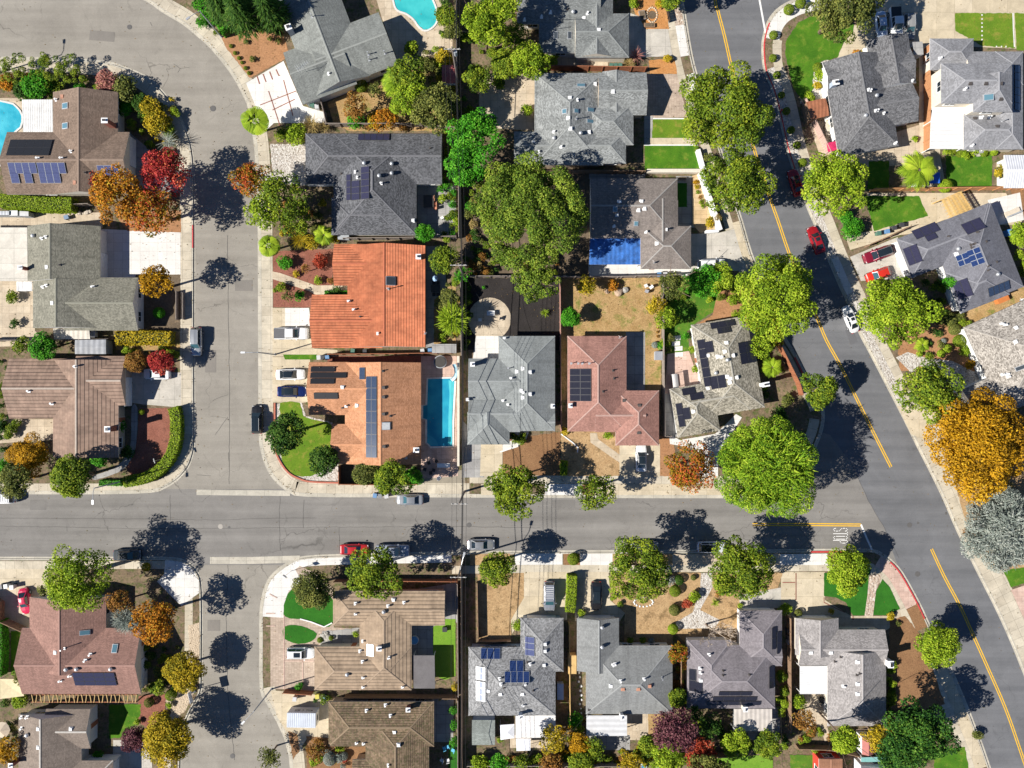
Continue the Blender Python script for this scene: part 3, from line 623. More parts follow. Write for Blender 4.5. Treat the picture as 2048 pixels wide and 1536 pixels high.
 ('gravel_path', [(1402,1146),(1424,1146),(1425,1175),(1400,1220),(1440,1240),(1430,1256),(1352,1258),(1352,1244),(1385,1225),(1400,1180)], M_GRAVEL, 2, 0),
 ('driveway', [(1479,1190),(1562,1175),(1562,1215),(1479,1222)], M_DRIVEG, 2, 0),
 ('driveway', [(1562,1144),(1650,1144),(1650,1200),(1702,1232),(1680,1245),(1585,1245),(1562,1212)], M_DRIVE, 1, 0),
 ('turf', [(1648,1146),(1740,1138),(1737,1190),(1731,1231),(1706,1231),(1692,1205),(1672,1195),(1648,1192)], M_TURF, 2, 0),
 ('pebble_path', [(1738,1150),(1764,1148),(1752,1182),(1746,1232),(1729,1232),(1735,1190)], M_PEBBLE, 3, 0),
 ('turf', [(1765,1158),(1780,1175),(1800,1218),(1770,1231),(1745,1230),(1751,1185)], M_TURF, 2, 0),
 ('walkway', [(1640,1232),(1775,1232),(1800,1222),(1804,1240),(1770,1262),(1640,1262)], M_PATIO, 1, 0),
 ('bark_yard', [(1780,1240),(1810,1232),(1840,1268),(1890,1408),(1850,1425),(1775,1440)], M_BROWN, 1, 0),
 ('patio', [(1596,1384),(1658,1384),(1658,1450),(1625,1470),(1600,1440)], M_PATIO, 1, 0),
 ('garden_path', [(1635,1440),(1650,1440),(1662,1478),(1650,1484)], M_PATIO, 2, 0),
 ('patio', [(1252,1428),(1298,1428),(1298,1480),(1252,1480)], M_PATIO, 1, 0),
 ('patio', [(1170,1470),(1260,1470),(1260,1500),(1170,1500)], M_GPATIO, 1, 0),
 ('dry_lawn', [(1296,1428),(1340,1428),(1335,1475),(1296,1475)], M_DRY, 1, 0),
 ('patio', [(1020,1470),(1112,1470),(1112,1496),(1020,1496)], M_PATIO, 1, 0),
 ('patio', [(1465,1415),(1560,1415),(1560,1480),(1465,1480)], M_GPATIO, 1, 0),
 ('turf', [(1424,1518),(1545,1508),(1550,1620),(1424,1620)], M_BTURF, 2, 0),
 ('lawn', [(1868,1500),(1930,1494),(1950,1600),(1868,1600)], M_LAWN, 2, 0),
 ('lawn', [(1580,1510),(1640,1510),(1640,1600),(1580,1600)], M_WILD, 2, 0),
]:
    area(a_[0], a_[1], a_[2], a_[3], sm=a_[4])
# light joints and red brick bands in driveways
for pts, w, m in [([(537,182),(561,255)],.8,BRICK),([(567,160),(586,232)],.8,BRICK),([(520,210),(592,182)],.8,BRICK),([(545,220),(590,198)],.8,BRICK),
    ([(514,152),(519,168)],1,BRICK),([(526,148),(532,164)],1,BRICK),([(539,143),(545,159)],1,BRICK),([(552,139),(558,152)],1,BRICK),
    ([(539,1188),(554,1196)],1,M_PINK),([(532,1227),(550,1227)],1,M_PINK),([(532,1252),(550,1252)],1,M_PINK),([(568,1322),(628,1322)],1,M_PINK),([(605,1322),(606,1378)],1,M_PINK),([(568,1230),(568,1378)],1,M_PINK),
    ([(1565,1165),(1590,1165)],.8,BRICK),([(1592,1146),(1592,1200)],.8,BRICK),([(1648,1195),(1648,1205),(1690,1225)],.8,BRICK),([(1706,1232),(1706,1240)],.8,BRICK)]:
    strip('brick_band', pts, -w, w, 0.068, m)
for pts in ([(549,806),(549,850),(549,890),(556,916),(576,945),(602,959),(626,964),(682,966)],):
    q = smooth(pts, 4); mb_ = MB()
    strip('garden_kerb', q, -1.6, 1.6, 0.22, plain('red_edging', (0.42,0.13,0.08), 0.8), thick=0.22)
for q, m in (([(1288,290),(1396,290)], WHITE), ([(1306,237),(1376,237)], WHITE), ([(1000,904),(1035,893),(1056,866)], WHITE), ([(1122,868),(1145,885),(1156,895),(1155,905)], WHITE), ([(600,1238),(622,1244),(648,1254),(664,1246)], WHITE)):
    strip('garden_edging', q, -1.1, 1.1, 0.16, m, thick=0.14)
# pools
M_WATER = None
def water(name, deep, shallow):
    m, t, b = _new(name); p = _geo(t)
    a = _noise(t, p, 0.35, 2.0); t.links.new(_mixc(t, _ramp(t, a, [(0.35, 0.0), (0.65, 1.0)]), deep, shallow), b.inputs['Base Color'])
    b.inputs['Roughness'].default_value = 0.05; b.inputs['IOR'].default_value = 1.33
    _bump(t, b, _noise(t, p, 1.6, 3.0, 0.6, 1.0), 0.35, 0.08); return m
def pool(pts, label, mat, sm=0, coping=M_NEWC):
    if sm: pts = closed(pts, sm)
    c = [sum(q[0] for q in pts)/len(pts), sum(q[1] for q in pts)/len(pts)]
    o = empty('swimming_pool', P(c[0], c[1], 0), label, 'pool'); b = P(c[0], c[1], 0)
    mb = MB(); q = [P(x, y, 0.075) - b for x, y in pts]
    ar = sum(q[i].x*q[(i+1) % len(q)].y - q[(i+1) % len(q)].x*q[i].y for i in range(len(q)))
    mb.face(q if ar > 0 else q[::-1]); mb.build('pool_water', [mat], o)
    mb = MB(); s = 1 if ar > 0 else -1; n = len(q)
    def off(i):
        d = (q[(i+1) % n] - q[i-1]).normalized(); return q[i] + Vector((d.y, -d.x, 0))*0.3*s
    for i in range(n):
        a, b2 = q[i], q[(i+1) % n]; c2, d2 = off(i), off((i+1) % n); up = Vector((0, 0, 0.06))
        mb.face([a+up, c2+up, d2+up, b2+up] if s > 0 else [b2+up, d2+up, c2+up, a+up]); mb.face([c2+up, c2, d2, d2+up]); mb.face([a+up, a, b2, b2+up])
    mb.build('coping', [coping], o); return o
pool([(788,-30),(789,5),(796,20),(812,26),(828,38),(838,52),(850,60),(864,54),(873,40),(871,18),(862,-5),(855,-30)], 'kidney shaped turquoise pool behind the grey-green angled house', water('turquoise_water', (0.03,0.36,0.38), (0.06,0.46,0.46)), 3)
pool([(856,758),(904,757),(909,763),(907,800),(905,840),(905,892),(862,893),(854,885),(854,839),(846,837),(846,811),(854,810)], 'long straight blue pool beside the orange shingle house', water('blue_water', (0.015,0.21,0.36), (0.03,0.32,0.44)))
pool([(-60,206),(12,206),(32,215),(43,232),(40,254),(26,266),(24,292),(14,326),(-60,326)], 'pale blue pool cut by the left edge beside a white patio roof', water('pale_water', (0.02,0.30,0.42), (0.08,0.45,0.55)), 2)

for pts, d in (([(60,1000),(92,1000),(92,1020),(60,1020)],0),([(700,1080),(742,1080),(742,1100),(700,1100)],0),([(1105,1000),(1150,1000),(1150,1016),(1105,1016)],0),([(470,560),(505,560),(505,582),(470,582)],1),([(410,700),(432,700),(432,745),(410,745)],1),([(1340,1070),(1390,1070),(1390,1082),(1340,1082)],0),([(1690,660),(1704,655),(1716,684),(1702,690)],2),([(415,1240),(440,1240),(440,1262),(415,1262)],1),([(180,60),(230,64),(228,84),(178,80)],1)):
    mb = MB(); q = [P(x, y, ROADZ+.006) for x, y in pts]; mb.face(q[::-1]); structure('asphalt_patch', mb, [asphalt('patch_%d' % d, *(((0.15,0.14,0.13),(0.19,0.18,0.165)),((0.175,0.162,0.142),(0.22,0.2,0.176)),((0.10,0.10,0.106),(0.13,0.13,0.135)))[d], 0.3)] if not bpy.data.materials.get('patch_%d' % d) else [bpy.data.materials['patch_%d' % d]])

for o_ in list(COL.objects):
    if o_.name.startswith('swimming_pool') and 'long straight' in o_.get('label', ''):
        for k, pts in enumerate(([(855,868),(862,872),(872,880),(877,892),(862,892),(855,885)], [(847,812),(855,812),(855,836),(847,836)], [(897,760),(908,764),(906,800),(904,840),(904,890),(896,890),(897,830),(899,790)])):
            mb = MB(); mb.face([P(x, y, .082+.003*k)-o_.location for x, y in pts][::-1]); mb.build('pool_step', [water('step_water_%d' % k, ((0.03,0.27,0.42),(0.012,0.16,0.28),(0.06,0.42,0.50))[k], ((0.05,0.36,0.48),(0.02,0.2,0.32),(0.10,0.50,0.54))[k])], o_)
# ---------------------------------------------------------------- houses
TRIM = plain('eave_trim', (0.50, 0.48, 0.45), 0.6)
CAPM = {}
def ridge_mat(c):
    k = 'ridge_%d_%d_%d' % tuple(int(x*100) for x in c)
    return plain(k, [x*1.18 for x in c], 0.9, 0, 0.12, 3.0)
FLASH = plain('flashing', (0.50, 0.50, 0.49), 0.6)
def _panel_mat(name, c, line, nx, ny, lw=0.03, rough=0.12):
    if name in MATS: return MATS[name]
    m, t, b = _new(name); uv = t.nodes.new("ShaderNodeUVMap").outputs[0]
    br = _n(t, "ShaderNodeTexBrick", Scale=1.0); br.offset = 0.0; br.inputs['Brick Width'].default_value = 1.0/nx; br.inputs['Row Height'].default_value = 1.0/ny
    br.inputs['Mortar Size'].default_value = lw/max(nx, ny); br.inputs['Mortar Smooth'].default_value = 0.1
    br.inputs['Color1'].default_value = _rgb(c); br.inputs['Color2'].default_value = _rgb([x*1.25 for x in c]); br.inputs['Mortar'].default_value = _rgb(line); t.links.new(uv, br.inputs['Vector'])
    t.links.new(br.outputs['Color'], b.inputs['Base Color']); b.inputs['Roughness'].default_value = rough; b.inputs['Specular IOR Level'].default_value = 0.6; MATS[name] = m; return m
PANEL = {'black': (_panel_mat('solar_cells_black', (0.018,0.018,0.026), (0.035,0.035,0.045), 6, 6, 0.02), DMETAL),
 'violet': (_panel_mat('solar_cells_violet', (0.03,0.029,0.055), (0.06,0.06,0.09), 6, 10, 0.025), DMETAL),
 'blue': (_panel_mat('solar_cells_blue', (0.012,0.028,0.10), (0.07,0.1,0.18), 6, 6, 0.03), GREYW),
 'lilac': (_panel_mat('solar_cells_lilac', (0.055,0.065,0.15), (0.12,0.14,0.22), 6, 6, 0.03), GREYW),
 'pale': (_panel_mat('solar_cells_glare', (0.38,0.42,0.52), (0.6,0.62,0.66), 6, 10, 0.05), METAL),  # glare on the panels, painted in as a whitish cell colour
 'navy': (_panel_mat('solar_cells_navy', (0.02,0.035,0.07), (0.09,0.12,0.18), 6, 10, 0.04), DMETAL),
 'mat': (_panel_mat('pool_heater_mat', (0.012,0.012,0.014), (0.02,0.02,0.022), 1, 12, 0.02, 0.5), DMETAL)}
SKYG = glass('skylight_glass', (0.10, 0.20, 0.25), 0.05)
SKYD = glass('dark_skylight_glass', (0.05, 0.06, 0.07), 0.05)
ORBOX = plain('copper_vent', (0.45, 0.22, 0.14), 0.7)
DBOX = plain('dark_vent', (0.07, 0.06, 0.055), 0.7)

def _acc_mesh(kind):
    mb = MB()
    if kind == 'v':    # small capped vent with its square flashing
        mb.box(-.26, -.26, -.1, .26, .26, .03, 0); mb.cyl(0, 0, 0, .42, .10, 8); mb.cyl(0, 0, .40, .52, .17, 10); return 'roof_vent', mb, [WMETAL]
    if kind == 'p': mb.cyl(0, 0, -.1, .95, .07, 8); mb.cyl(0, 0, .9, 1.0, .11, 8); mb.box(-.2,-.2,-.1,.2,.2,.02); return 'flue_pipe', mb, [METAL]
    if kind == 'k': mb.cyl(0, 0, -.1, .35, .09, 8); mb.box(-.2,-.2,-.1,.2,.2,.02); return 'flue_pipe', mb, [DBOX]
    if kind == 't':
        mb.cyl(0, 0, -.1, .28, .2, 12); mb.dome(0, 0, .28, .33, .3, 14); mb.cyl(0, 0, .22, .28, .33, 14)
        for k in range(7):
            a = k/7*2*math.pi; mb.box(.28*math.cos(a)-.02, .28*math.sin(a)-.02, .28, .28*math.cos(a)+.02, .28*math.sin(a)+.02, .46)
        return 'turbine_vent', mb, [METAL]
    if kind == 'w': mb.box(-.33,-.33,-.15,.33,.33,.02); mb.box(-.24,-.24,0,.24,.24,.2); return 'box_vent', mb, [WMETAL]
    if kind == 'o': mb.box(-.33,-.33,-.15,.33,.33,.02); mb.box(-.24,-.24,0,.24,.24,.2); return 'box_vent', mb, [ORBOX]
    if kind == 'b': mb.box(-.33,-.28,-.15,.33,.28,.02); mb.box(-.26,-.2,0,.26,.2,.14); return 'box_vent', mb, [DBOX]
    if kind == 'd':
        mb.tube([(0,0,-.1),(0,0,.5)], .03, 6); 
        for j in range(10):
            a0, a1 = j/10*2*math.pi, (j+1)/10*2*math.pi
            mb.face([(0,-.08,.5), (.36*math.cos(a0), .1, .5+.42*math.sin(a0)), (.36*math.cos(a1), .1, .5+.42*math.sin(a1))])
            mb.face([(0,-.06,.5), (.36*math.cos(a1), .12, .5+.42*math.sin(a1)), (.36*math.cos(a0), .12, .5+.42*math.sin(a0))])
        mb.tube([(0,.0,.45),(0,.5,.45)], .02, 5); return 'satellite_dish', mb, [WMETAL]
    if kind == 'a':
        mb.tube([(0,0,-.1),(0,0,2.2)], .03, 6); mb.tube([(-1.1,0,2.1),(1.1,0,2.1)], .025, 5)
        for k in range(7): mb.tube([(-1+k*.33,-.7+k*.06,2.1),(-1+k*.33,.7-k*.06,2.1)], .015, 4)
        return 'television_antenna', mb, [METAL]
ACC = {}
class Wing: pass
class House:
    def __init__(h, label, c, roofm, wings, ang=0.0, org=(0, 0), ze=2.75, pitch=0.36, wallm=PALE, cat='house', ov=0.45, trim=None, cap=None, name='house', group=None):
        h.ze, h.ang, h.org = ze, math.radians(ang), org
        h.ca, h.sa = math.cos(h.ang), math.sin(h.ang)
        h.w = []
        for w in wings:
            q = Wing(); q.u0, q.v0, q.u1, q.v1 = w[:4]; q.ax, q.ends = w[4], w[5]; o = w[6] if len(w) > 6 else {}
            q.z = o.get('z', ze); q.p = o.get('p', pitch); q.f = o.get('f', 0.5); q.wall = o.get('wall', True); h.w.append(q)
        cx = sum((q.u0+q.u1)/2 for q in h.w)/len(h.w); cy = sum((q.v0+q.v1)/2 for q in h.w)/len(h.w)
        b = h.img(cx, cy); h.base = P(b[0], b[1], 0)
        h.o = empty(name, h.base, label, cat, group)
        h.roofm, h.c, h.wallm, h.trim, h.ov = roofm, c, wallm, trim or TRIM, ov
        h.capm = cap or ridge_mat(c)
        h.geom(); h.walls()
    def img(h, u, v): return (h.org[0] + u*h.ca - v*h.sa, h.org[1] + u*h.sa + v*h.ca)     # local pixel -> photo pixel (angle clockwise positive on the picture)
    def pt(h, u, v, z, zp=None):
        x, y = h.img(u, v); p = P(x, y, zp if zp is not None else z); return Vector((p.x, p.y, z)) - h.base
    def loc(h, px, py):
        dx, dy = px-h.org[0], py-h.org[1]; return (dx*h.ca + dy*h.sa, -dx*h.sa + dy*h.ca)
    def mpp(h, z): return (CH-z)/CH/S
    def wing_h(h, q, u, v):
        """height of a wing's roof over local pixel coordinates at its own eave plane"""
        k = h.mpp(q.z)
        a, b, c, d = ((u-q.u0), (q.u1-u), (v-q.v0), (q.v1-v))
        if min(a, b, c, d) < 0: return None
        hs = []
        if q.ax == 'x':
            W_ = (q.v1-q.v0)*k; rz = q.p*W_/2
            hs = [c*k*rz/(W_*q.f), d*k*rz/(W_*(1-q.f))]
            if q.ends[0] == 'h': hs.append(a*k*q.p)
            if q.ends[1] == 'h': hs.append(b*k*q.p)
        else:
            W_ = (q.u1-q.u0)*k; rz = q.p*W_/2
            hs = [a*k*rz/(W_*q.f), b*k*rz/(W_*(1-q.f))]
            if q.ends[0] == 'h': hs.append(c*k*q.p)
            if q.ends[1] == 'h': hs.append(d*k*q.p)
        if q.ends == 'ff': hs = [0.12]
        return q.z + min(hs)
    def height(h, X, Y):
        """roof height over world X, Y (relative to the base)"""
        best = None
        for q in h.w:
            k = (CH-q.z)/CH/S; px = 1024 + (X+h.base.x)/k; py = 768 - (Y+h.base.y)/k
            z = h.wing_h(q, *h.loc(px, py))
            if z is not None and (best is None or z > best): best = z
        return best
    def on_roof(h, px, py):
        z = h.ze + 0.8
        for _ in range(6):
            p = P(px, py, z) - h.base; zz = h.height(p.x, p.y)
            if zz is None: break
            z = zz
        p = P(px, py, z) - h.base; return Vector((p.x, p.y, z))
    def normal(h, p):
        e = 0.12
        def g(dx, dy):
            z = h.height(p.x+dx, p.y+dy); return p.z if z is None else z
        n = Vector((-(g(e,0)-g(-e,0))/(2*e), -(g(0,e)-g(0,-e))/(2*e), 1)); return n.normalized()
    def geom(h):
        mb = MB(); caps = MB(); T = 0.16
        def facet(pts):
            n = (pts[1]-pts[0]).cross(pts[2]-pts[0]).normalized()
            if n.z < 0: pts = pts[::-1]; n = -n
            hu = Vector((0, 0, 1)).cross(n)
            hu = Vector((1, 0, 0)) if hu.length < 1e-4 else hu.normalized(); hv = n.cross(hu)
            mb.face(pts, 0, [((p+h.base).dot(hu), (p+h.base).dot(hv)) for p in pts])
        for i, q in enumerate(h.w):
            dz = 0.004*i; z = q.z + dz; k = h.mpp(q.z)
            A, B, C, D = (h.pt(q.u0, q.v0, z, q.z), h.pt(q.u1, q.v0, z, q.z), h.pt(q.u1, q.v1, z, q.z), h.pt(q.u0, q.v1, z, q.z))
            lo = [p - Vector((0, 0, T)) for p in (A, B, C, D)]
            if q.ends == 'ff':
                facet([p + Vector((0, 0, .12)) for p in (A, B, C, D)])
                hi = [p + Vector((0, 0, .12)) for p in (A, B, C, D)]
                for j in range(4): mb.face([lo[j], hi[j], hi[(j+1) % 4], lo[(j+1) % 4]], 1)
                mb.face(lo, 1); continue
            if q.ax == 'x':
                half = (q.v1-q.v0)/2; vm = q.v0 + (q.v1-q.v0)*q.f; rz = z + q.p*half*k
                a = q.u0 + (half if q.ends[0] == 'h' else 0); b = q.u1 - (half if q.ends[1] == 'h' else 0)
                if a > b: a = b = (a+b)/2
                r0, r1 = h.pt(a, vm, rz, q.z), h.pt(b, vm, rz, q.z)
                facet([A, B, r1, r0]); facet([D, C, r1, r0][::-1])
                ends = ((0, [D, A, r0]), (1, [B, C, r1]))
            else:
                half = (q.u1-q.u0)/2; um = q.u0 + (q.u1-q.u0)*q.f; rz = z + q.p*half*k
                a = q.v0 + (half if q.ends[0] == 'h' else 0); b = q.v1 - (half if q.ends[1] == 'h' else 0)
                if a > b: a = b = (a+b)/2
                r0, r1 = h.pt(um, a, rz, q.z), h.pt(um, b, rz, q.z)
                facet([A, r0, r1, D]); facet([B, C, r1, r0])
                ends = ((0, [A, B, r0]), (1, [C, D, r1]))
            for e, tri in ends:
                if q.ends[e] == 'h': facet(tri)
                else: mb.face(tri, 2)
            for a_, b_ in ((A, B), (B, C), (C, D), (D, A)):
                mb.face([a_-Vector((0,0,T)), b_-Vector((0,0,T)), b_, a_], 1)
            mb.face(lo, 1)
            def cap(p, r, w=0.15, lift=0.035):
                d = (r-p); d2 = Vector((d.x, d.y, 0)).normalized(); n = Vector((-d2.y, d2.x, 0))*w; dn = Vector((0, 0, -w*q.p*0.75)); up = Vector((0, 0, lift))
                mb.face([p+up, r+up, r+n+dn+up, p+n+dn+up], 3); mb.face([r+up, p+up, p-n+dn+up, r-n+dn+up], 3)
            if (r1-r0).length > 0.3: cap(r0, r1)
            if q.ends[0] == 'h': cap(ends[0][1][0], r0, 0.11); cap(ends[0][1][1], r0, 0.11)
            if q.ends[1] == 'h': cap(ends[1][1][0], r1, 0.11); cap(ends[1][1][1], r1, 0.11)
        h.roof = mb.build('roof', [h.roofm, h.trim, h.wallm, h.capm], h.o)
    def wrect(h, q, i=0):
        ov = h.ov/h.mpp(q.z) + 0.05*i
        return q.u0+ov, q.v0+ov, q.u1-ov, q.v1-ov
    def walls(h):
        mb = MB(); h.slots = []
        for i, q in enumerate(h.w):
            if not q.wall: continue
            u0, v0, u1, v1 = h.wrect(q, i)
            pts = [h.pt(u, v, 0, q.z) for u, v in ((u0,v0),(u1,v0),(u1,v1),(u0,v1))]
            mb.prism([(p.x, p.y) for p in pts], -0.2, q.z-0.06-0.003*i, 0)
            for (ua, va, ub, vb, nu, nv) in ((u0,v0,u1,v0,0,-1),(u1,v0,u1,v1,1,0),(u1,v1,u0,v1,0,1),(u0,v1,u0,v0,-1,0)):
                L = (abs(ub-ua)+abs(vb-va)); n = max(1, int(L*h.mpp(q.z)/3.4))
                for j in range(n):
                    t = (j+.5)/n; u, v = ua+(ub-ua)*t, va+(vb-va)*t
                    if any(r is not q and h.wrect(r)[0]-14 < u+nu*4 < h.wrect(r)[2]+14 and h.wrect(r)[1]-14 < v+nv*4 < h.wrect(r)[3]+14 and r.z >= q.z-.5 for r in h.w if r.wall): continue
                    p = h.pt(u, v, 0, q.z); p2 = h.pt(u+nu, v+nv, 0, q.z); d = (p2-p).normalized()
                    h.slots.append([p, d, q.z])
        mb.build('wall', [h.wallm], h.o)
    def openings(h, garage=None, nwin=7, door=True):
        """garage door at the wall slot nearest a photo point, then windows on the walls, those facing the middle of the place first"""
        sl = list(h.slots)
        def put(me, s, z, name, off=0.0, parent=None):
            o = obj(name, me, parent or h.o); d = s[1]; o.location = s[0] + d*off + Vector((0, 0, z)); o.rotation_euler = (0, 0, math.atan2(d.y, d.x) - math.pi/2 + math.pi); return o
        if garage and sl:
            g = P(garage[0], garage[1], 2) - h.base; s = min(sl, key=lambda s_: (s_[0]-Vector((g.x, g.y, 0))).length)
            put(garage_mesh(), s, 0, 'garage_door', 0.03); sl = [x for x in sl if (x[0]-s[0]).length > 4.3]
            if door and sl:
                s2 = min(sl, key=lambda s_: (s_[0]-s[0]).length); put(door_mesh(), s2, 0, 'front_door', 0.03); sl = [x for x in sl if x is not s2]
        sl.sort(key=lambda s_: (s_[0]+h.base).normalized().dot(s_[1]))
        for s in sl[:nwin]:
            f = put(window_mesh(), s, s[2]-1.75, 'window', 0.02)
            pn = obj('pane', pane_mesh(), f)
    def acc(h, s):
        """'v x y; t x y ...' roof fittings by photo point"""
        for it in s.split(';'):
            a = it.split()
            if not a: continue
            p = h.on_roof(float(a[1]), float(a[2]))
            if a[0] not in ACC:
                n, mb, mt = _acc_mesh(a[0]); ACC[a[0]] = (n, mb.mesh(n, mt))
            o = obj(ACC[a[0]][0], ACC[a[0]][1], h.roof, p, -h.ang if a[0] not in 'da' else 0.6)
    def sky(h, items, mat=None):
        for x, y, w, d in items:
            p = h.on_roof(x, y); k = h.mpp(p.z); w, d = w*k/2, d*k/2; mb = MB(); n = h.normal(p)
            mb.box(-w, -d, -.1, w, d, .14, 0); f = mb.build('skylight', [METAL], h.roof); h.orient(f, p, n)
            mb = MB(); mb.box(-w+.09, -d+.09, .1, w-.09, d-.09, .165); mb.build('pane', [mat or SKYG], f)
    def orient(h, o, p, n):
        x = Vector((h.ca, -h.sa, 0)); x = (x - n*x.dot(n)).normalized(); y = n.cross(x)
        o.matrix_local = Matrix(((x.x, y.x, n.x, p.x), (x.y, y.y, n.y, p.y), (x.z, y.z, n.z, p.z), (0, 0, 0, 1)))
    def solar(h, kind, cx, cy, cols, rows, pw, ph, ang=0.0, name='solar_panel', gap=0.03):
        p = h.on_roof(cx, cy); n = h.normal(p); k = h.mpp(p.z)
        x = Vector((h.ca, -h.sa, 0)); x.rotate(Matrix.Rotation(-math.radians(ang), 3, 'Z')); x = (x - n*x.dot(n)).normalized(); y = n.cross(x)
        # the pixel sizes are as seen from above: undo the foreshortening
        sx = pw*k/math.hypot(x.x, x.y); sy = ph*k/math.hypot(y.x, y.y)
        mb = MB(); a, b = sx/2-gap/2, sy/2-gap/2
        mb.box(-a, -b, 0, a, b, .05, 1, 1)
        e = .035; mb.face([(-a+e,-b+e,.054),(a-e,-b+e,.054),(a-e,b-e,.054),(-a+e,b-e,.054)], 0, [(0,0),(1,0),(1,1),(0,1)])
        me = mb.mesh(name, list(PANEL[kind])); fp = n*0.12
        for i in range(cols):
            for j in range(rows):
                q = p + fp + x*((i-(cols-1)/2)*sx) + y*(-(j-(rows-1)/2)*sy)
                o = obj(name, me, h.roof); o.matrix_local = Matrix(((x.x,y.x,n.x,q.x),(x.y,y.y,n.y,q.y),(x.z,y.z,n.z,q.z),(0,0,0,1)))
    def chimney(h, px, py, w=0.8, d=0.7, top=1.5, mat=BRICK, capm=WMETAL, base=None):
        p = h.on_roof(px, py); mb = MB(); zt = p.z + top
        mb.box(-w/2, -d/2, -1.0 if base is None else base - p.z, w/2, d/2, top, 0); c = mb.build('chimney', [mat], h.roof, p); c.rotation_euler = (0, 0, -h.ang)
        mb = MB(); mb.box(-w/2-.08, -d/2-.08, top+.002, w/2+.08, d/2+.08, top+.1, 0); mb.box(-w/2+.18, -d/2+.16, top+.1, w/2-.18, d/2-.16, top+.32, 0, 1); mb.build('chimney_cap', [capm, DMETAL], c)
    def cover(h, pts, mat, z=2.45, name='patio_cover', posts=True, slope=0.0, fram=WHITE, thick=0.1):
        """a flat patio roof on posts, outline in photo pixels"""
        q = [P(x, y, z) - h.base for x, y in pts]; mb = MB()
        mb.prism([(p.x, p.y) for p in q], z-thick, z, 1, 0); c = mb.build(name, [mat, fram], h.o)
        if posts:
            ctr = sum(q, Vector())/len(q)
            for p in q:
                d = (ctr-p); d.z = 0; d.normalize(); a = p + d*0.25; mb = MB(); mb.box(-.06, -.06, 0, .06, .06, z-thick); mb.build('post', [fram], c, Vector((a.x, a.y, 0)))
        return c
_G = {}
def garage_mesh():
    if 'g' not in _G:
        mb = MB(); mb.box(-2.45, -.05, 0, 2.45, .05, 2.2, 1)
        for k in range(4): mb.box(-2.38, -.075, .04+k*.53, 2.38, .075, .52+k*.53, 0)
        _G['g'] = mb.mesh('garage_door', [WMETAL, GREYW])
    return _G['g']
def door_mesh():
    if 'd' not in _G:
        mb = MB(); mb.box(-.5, -.05, 0, .5, .05, 2.1, 1); mb.box(-.42, -.08, .03, .42, .08, 2.03, 0); mb.cyl(.33, .1, 1.0, 1.06, .03, 6, 1); _G['d'] = mb.mesh('front_door', [REDWOOD, WHITE])
    return _G['d']
def window_mesh():
    if 'w' not in _G:
        mb = MB(); mb.box(-.85, -.04, 0, .85, .04, 1.15, 0); mb.box(-.95, -.1, -.08, .95, .1, -.002, 0); mb.box(-.03, -.075, .06, .03, .075, 1.09, 0); _G['w'] = mb.mesh('window', [WHITE])
    return _G['w']
def pane_mesh():
    if 'p' not in _G:
        mb = MB(); mb.box(-.78, -.055, .07, -.032, .055, 1.08); mb.box(.032, -.055, .07, .78, .055, 1.08); _G['p'] = mb.mesh('pane', [DARKGLASS])
    return _G['p']

c = (0.20, 0.145, 0.11); hs = House('brown shingled house inside the bend, white patio roof over its pool side', c, shingle('brown_shingle', c, 0.25), [(106,184,236,389,'y','gg'), (14,264,259,389,'x','gg')], wallm=CREAM)
hs.openings((262,320)); hs.acc('o 125 193;v 113 200;v 76 317;v 123 317;v 143 303;o 150 365;k 170 345')
hs.sky([(131,212,15,12),(131,252,15,12)]); hs.solar('mat',60,296,5,2,17,18); hs.solar('lilac',46,336,4,1,14,20); hs.solar('lilac',104,336,4,1,14,20)
hs.solar('lilac',31,356,1,1,17,19); hs.solar('lilac',58,356,1,1,16,19); hs.solar('lilac',101,356,3,1,14,19); hs.solar('lilac',217,341,3,1,14,19); hs.chimney(226,252,0.9,0.7,2.4)
hs.cover([(44,199),(105,199),(106,267),(46,267)], corrug('white_roof_sheet', (0.72,0.71,0.68), 0.3, 0), 2.5)
c = (0.195, 0.19, 0.15); m = shingle('olive_grey_shingle', c, 0.3, (0.21,0.20,0.16)); hs = House('olive-grey shingled house with white flat roof at its left and square white driveway', c, m, [(55,452,201,562,'y','gg',{'f':.42}), (66,560,201,656,'y','gg',{'f':.45}), (128,555,276,661,'x','gg')], wallm=PALE)
hs.openings((215,515)); hs.acc('t 68 472;v 85 477;v 93 474;w 94 534;k 119 530;v 87 574;v 94 571;w 105 606;v 186 574'); hs.chimney(54,538,0.6,0.5,1.6)
hs.cover([(-60,455),(54,455),(55,562),(-60,562)], slab('white_membrane', (0.60,0.56,0.48), (0.64,0.60,0.52), 2.5), 2.7, 'flat_roof', False)
hs.cover([(33,563),(64,563),(64,582),(33,582)], corrug('white_awning', (0.74,0.73,0.71), 0.7, 0), 2.3); hs.cover([(106,657),(178,657),(180,678),(108,678)], corrug('beige_awning', (0.62,0.57,0.48), 0.8, 0), 2.2)
c = (0.235, 0.155, 0.115); m = tile('brown_tile', c, (0.28,0.19,0.14), 0.62, 0.16); hs = House('brown tile-roofed house beside the red mulch corner and curved hedge', c, m, [(18,717,165,837,'x','gg'), (106,720,237,915,'y','gg',{'f':.46}), (152,712,251,811,'x','gg')], wallm=TAN, cap=plain('pale_ridge', (0.40,0.33,0.27), 0.8))
hs.openings((258,775)); hs.acc('v 104 807;v 58 782;v 151 733'); hs.chimney(228,857,0.8,0.8,1.9)
c = (0.27, 0.155, 0.125); m = shingle('red_brown_shingle', c, 0.22); hs = House('red-brown shingled house with dark slatted pergola along its lower side', c, m, [(59,1194,212,1340,'y','gg'), (44,1256,282,1388,'x','gg')], wallm=CREAM)
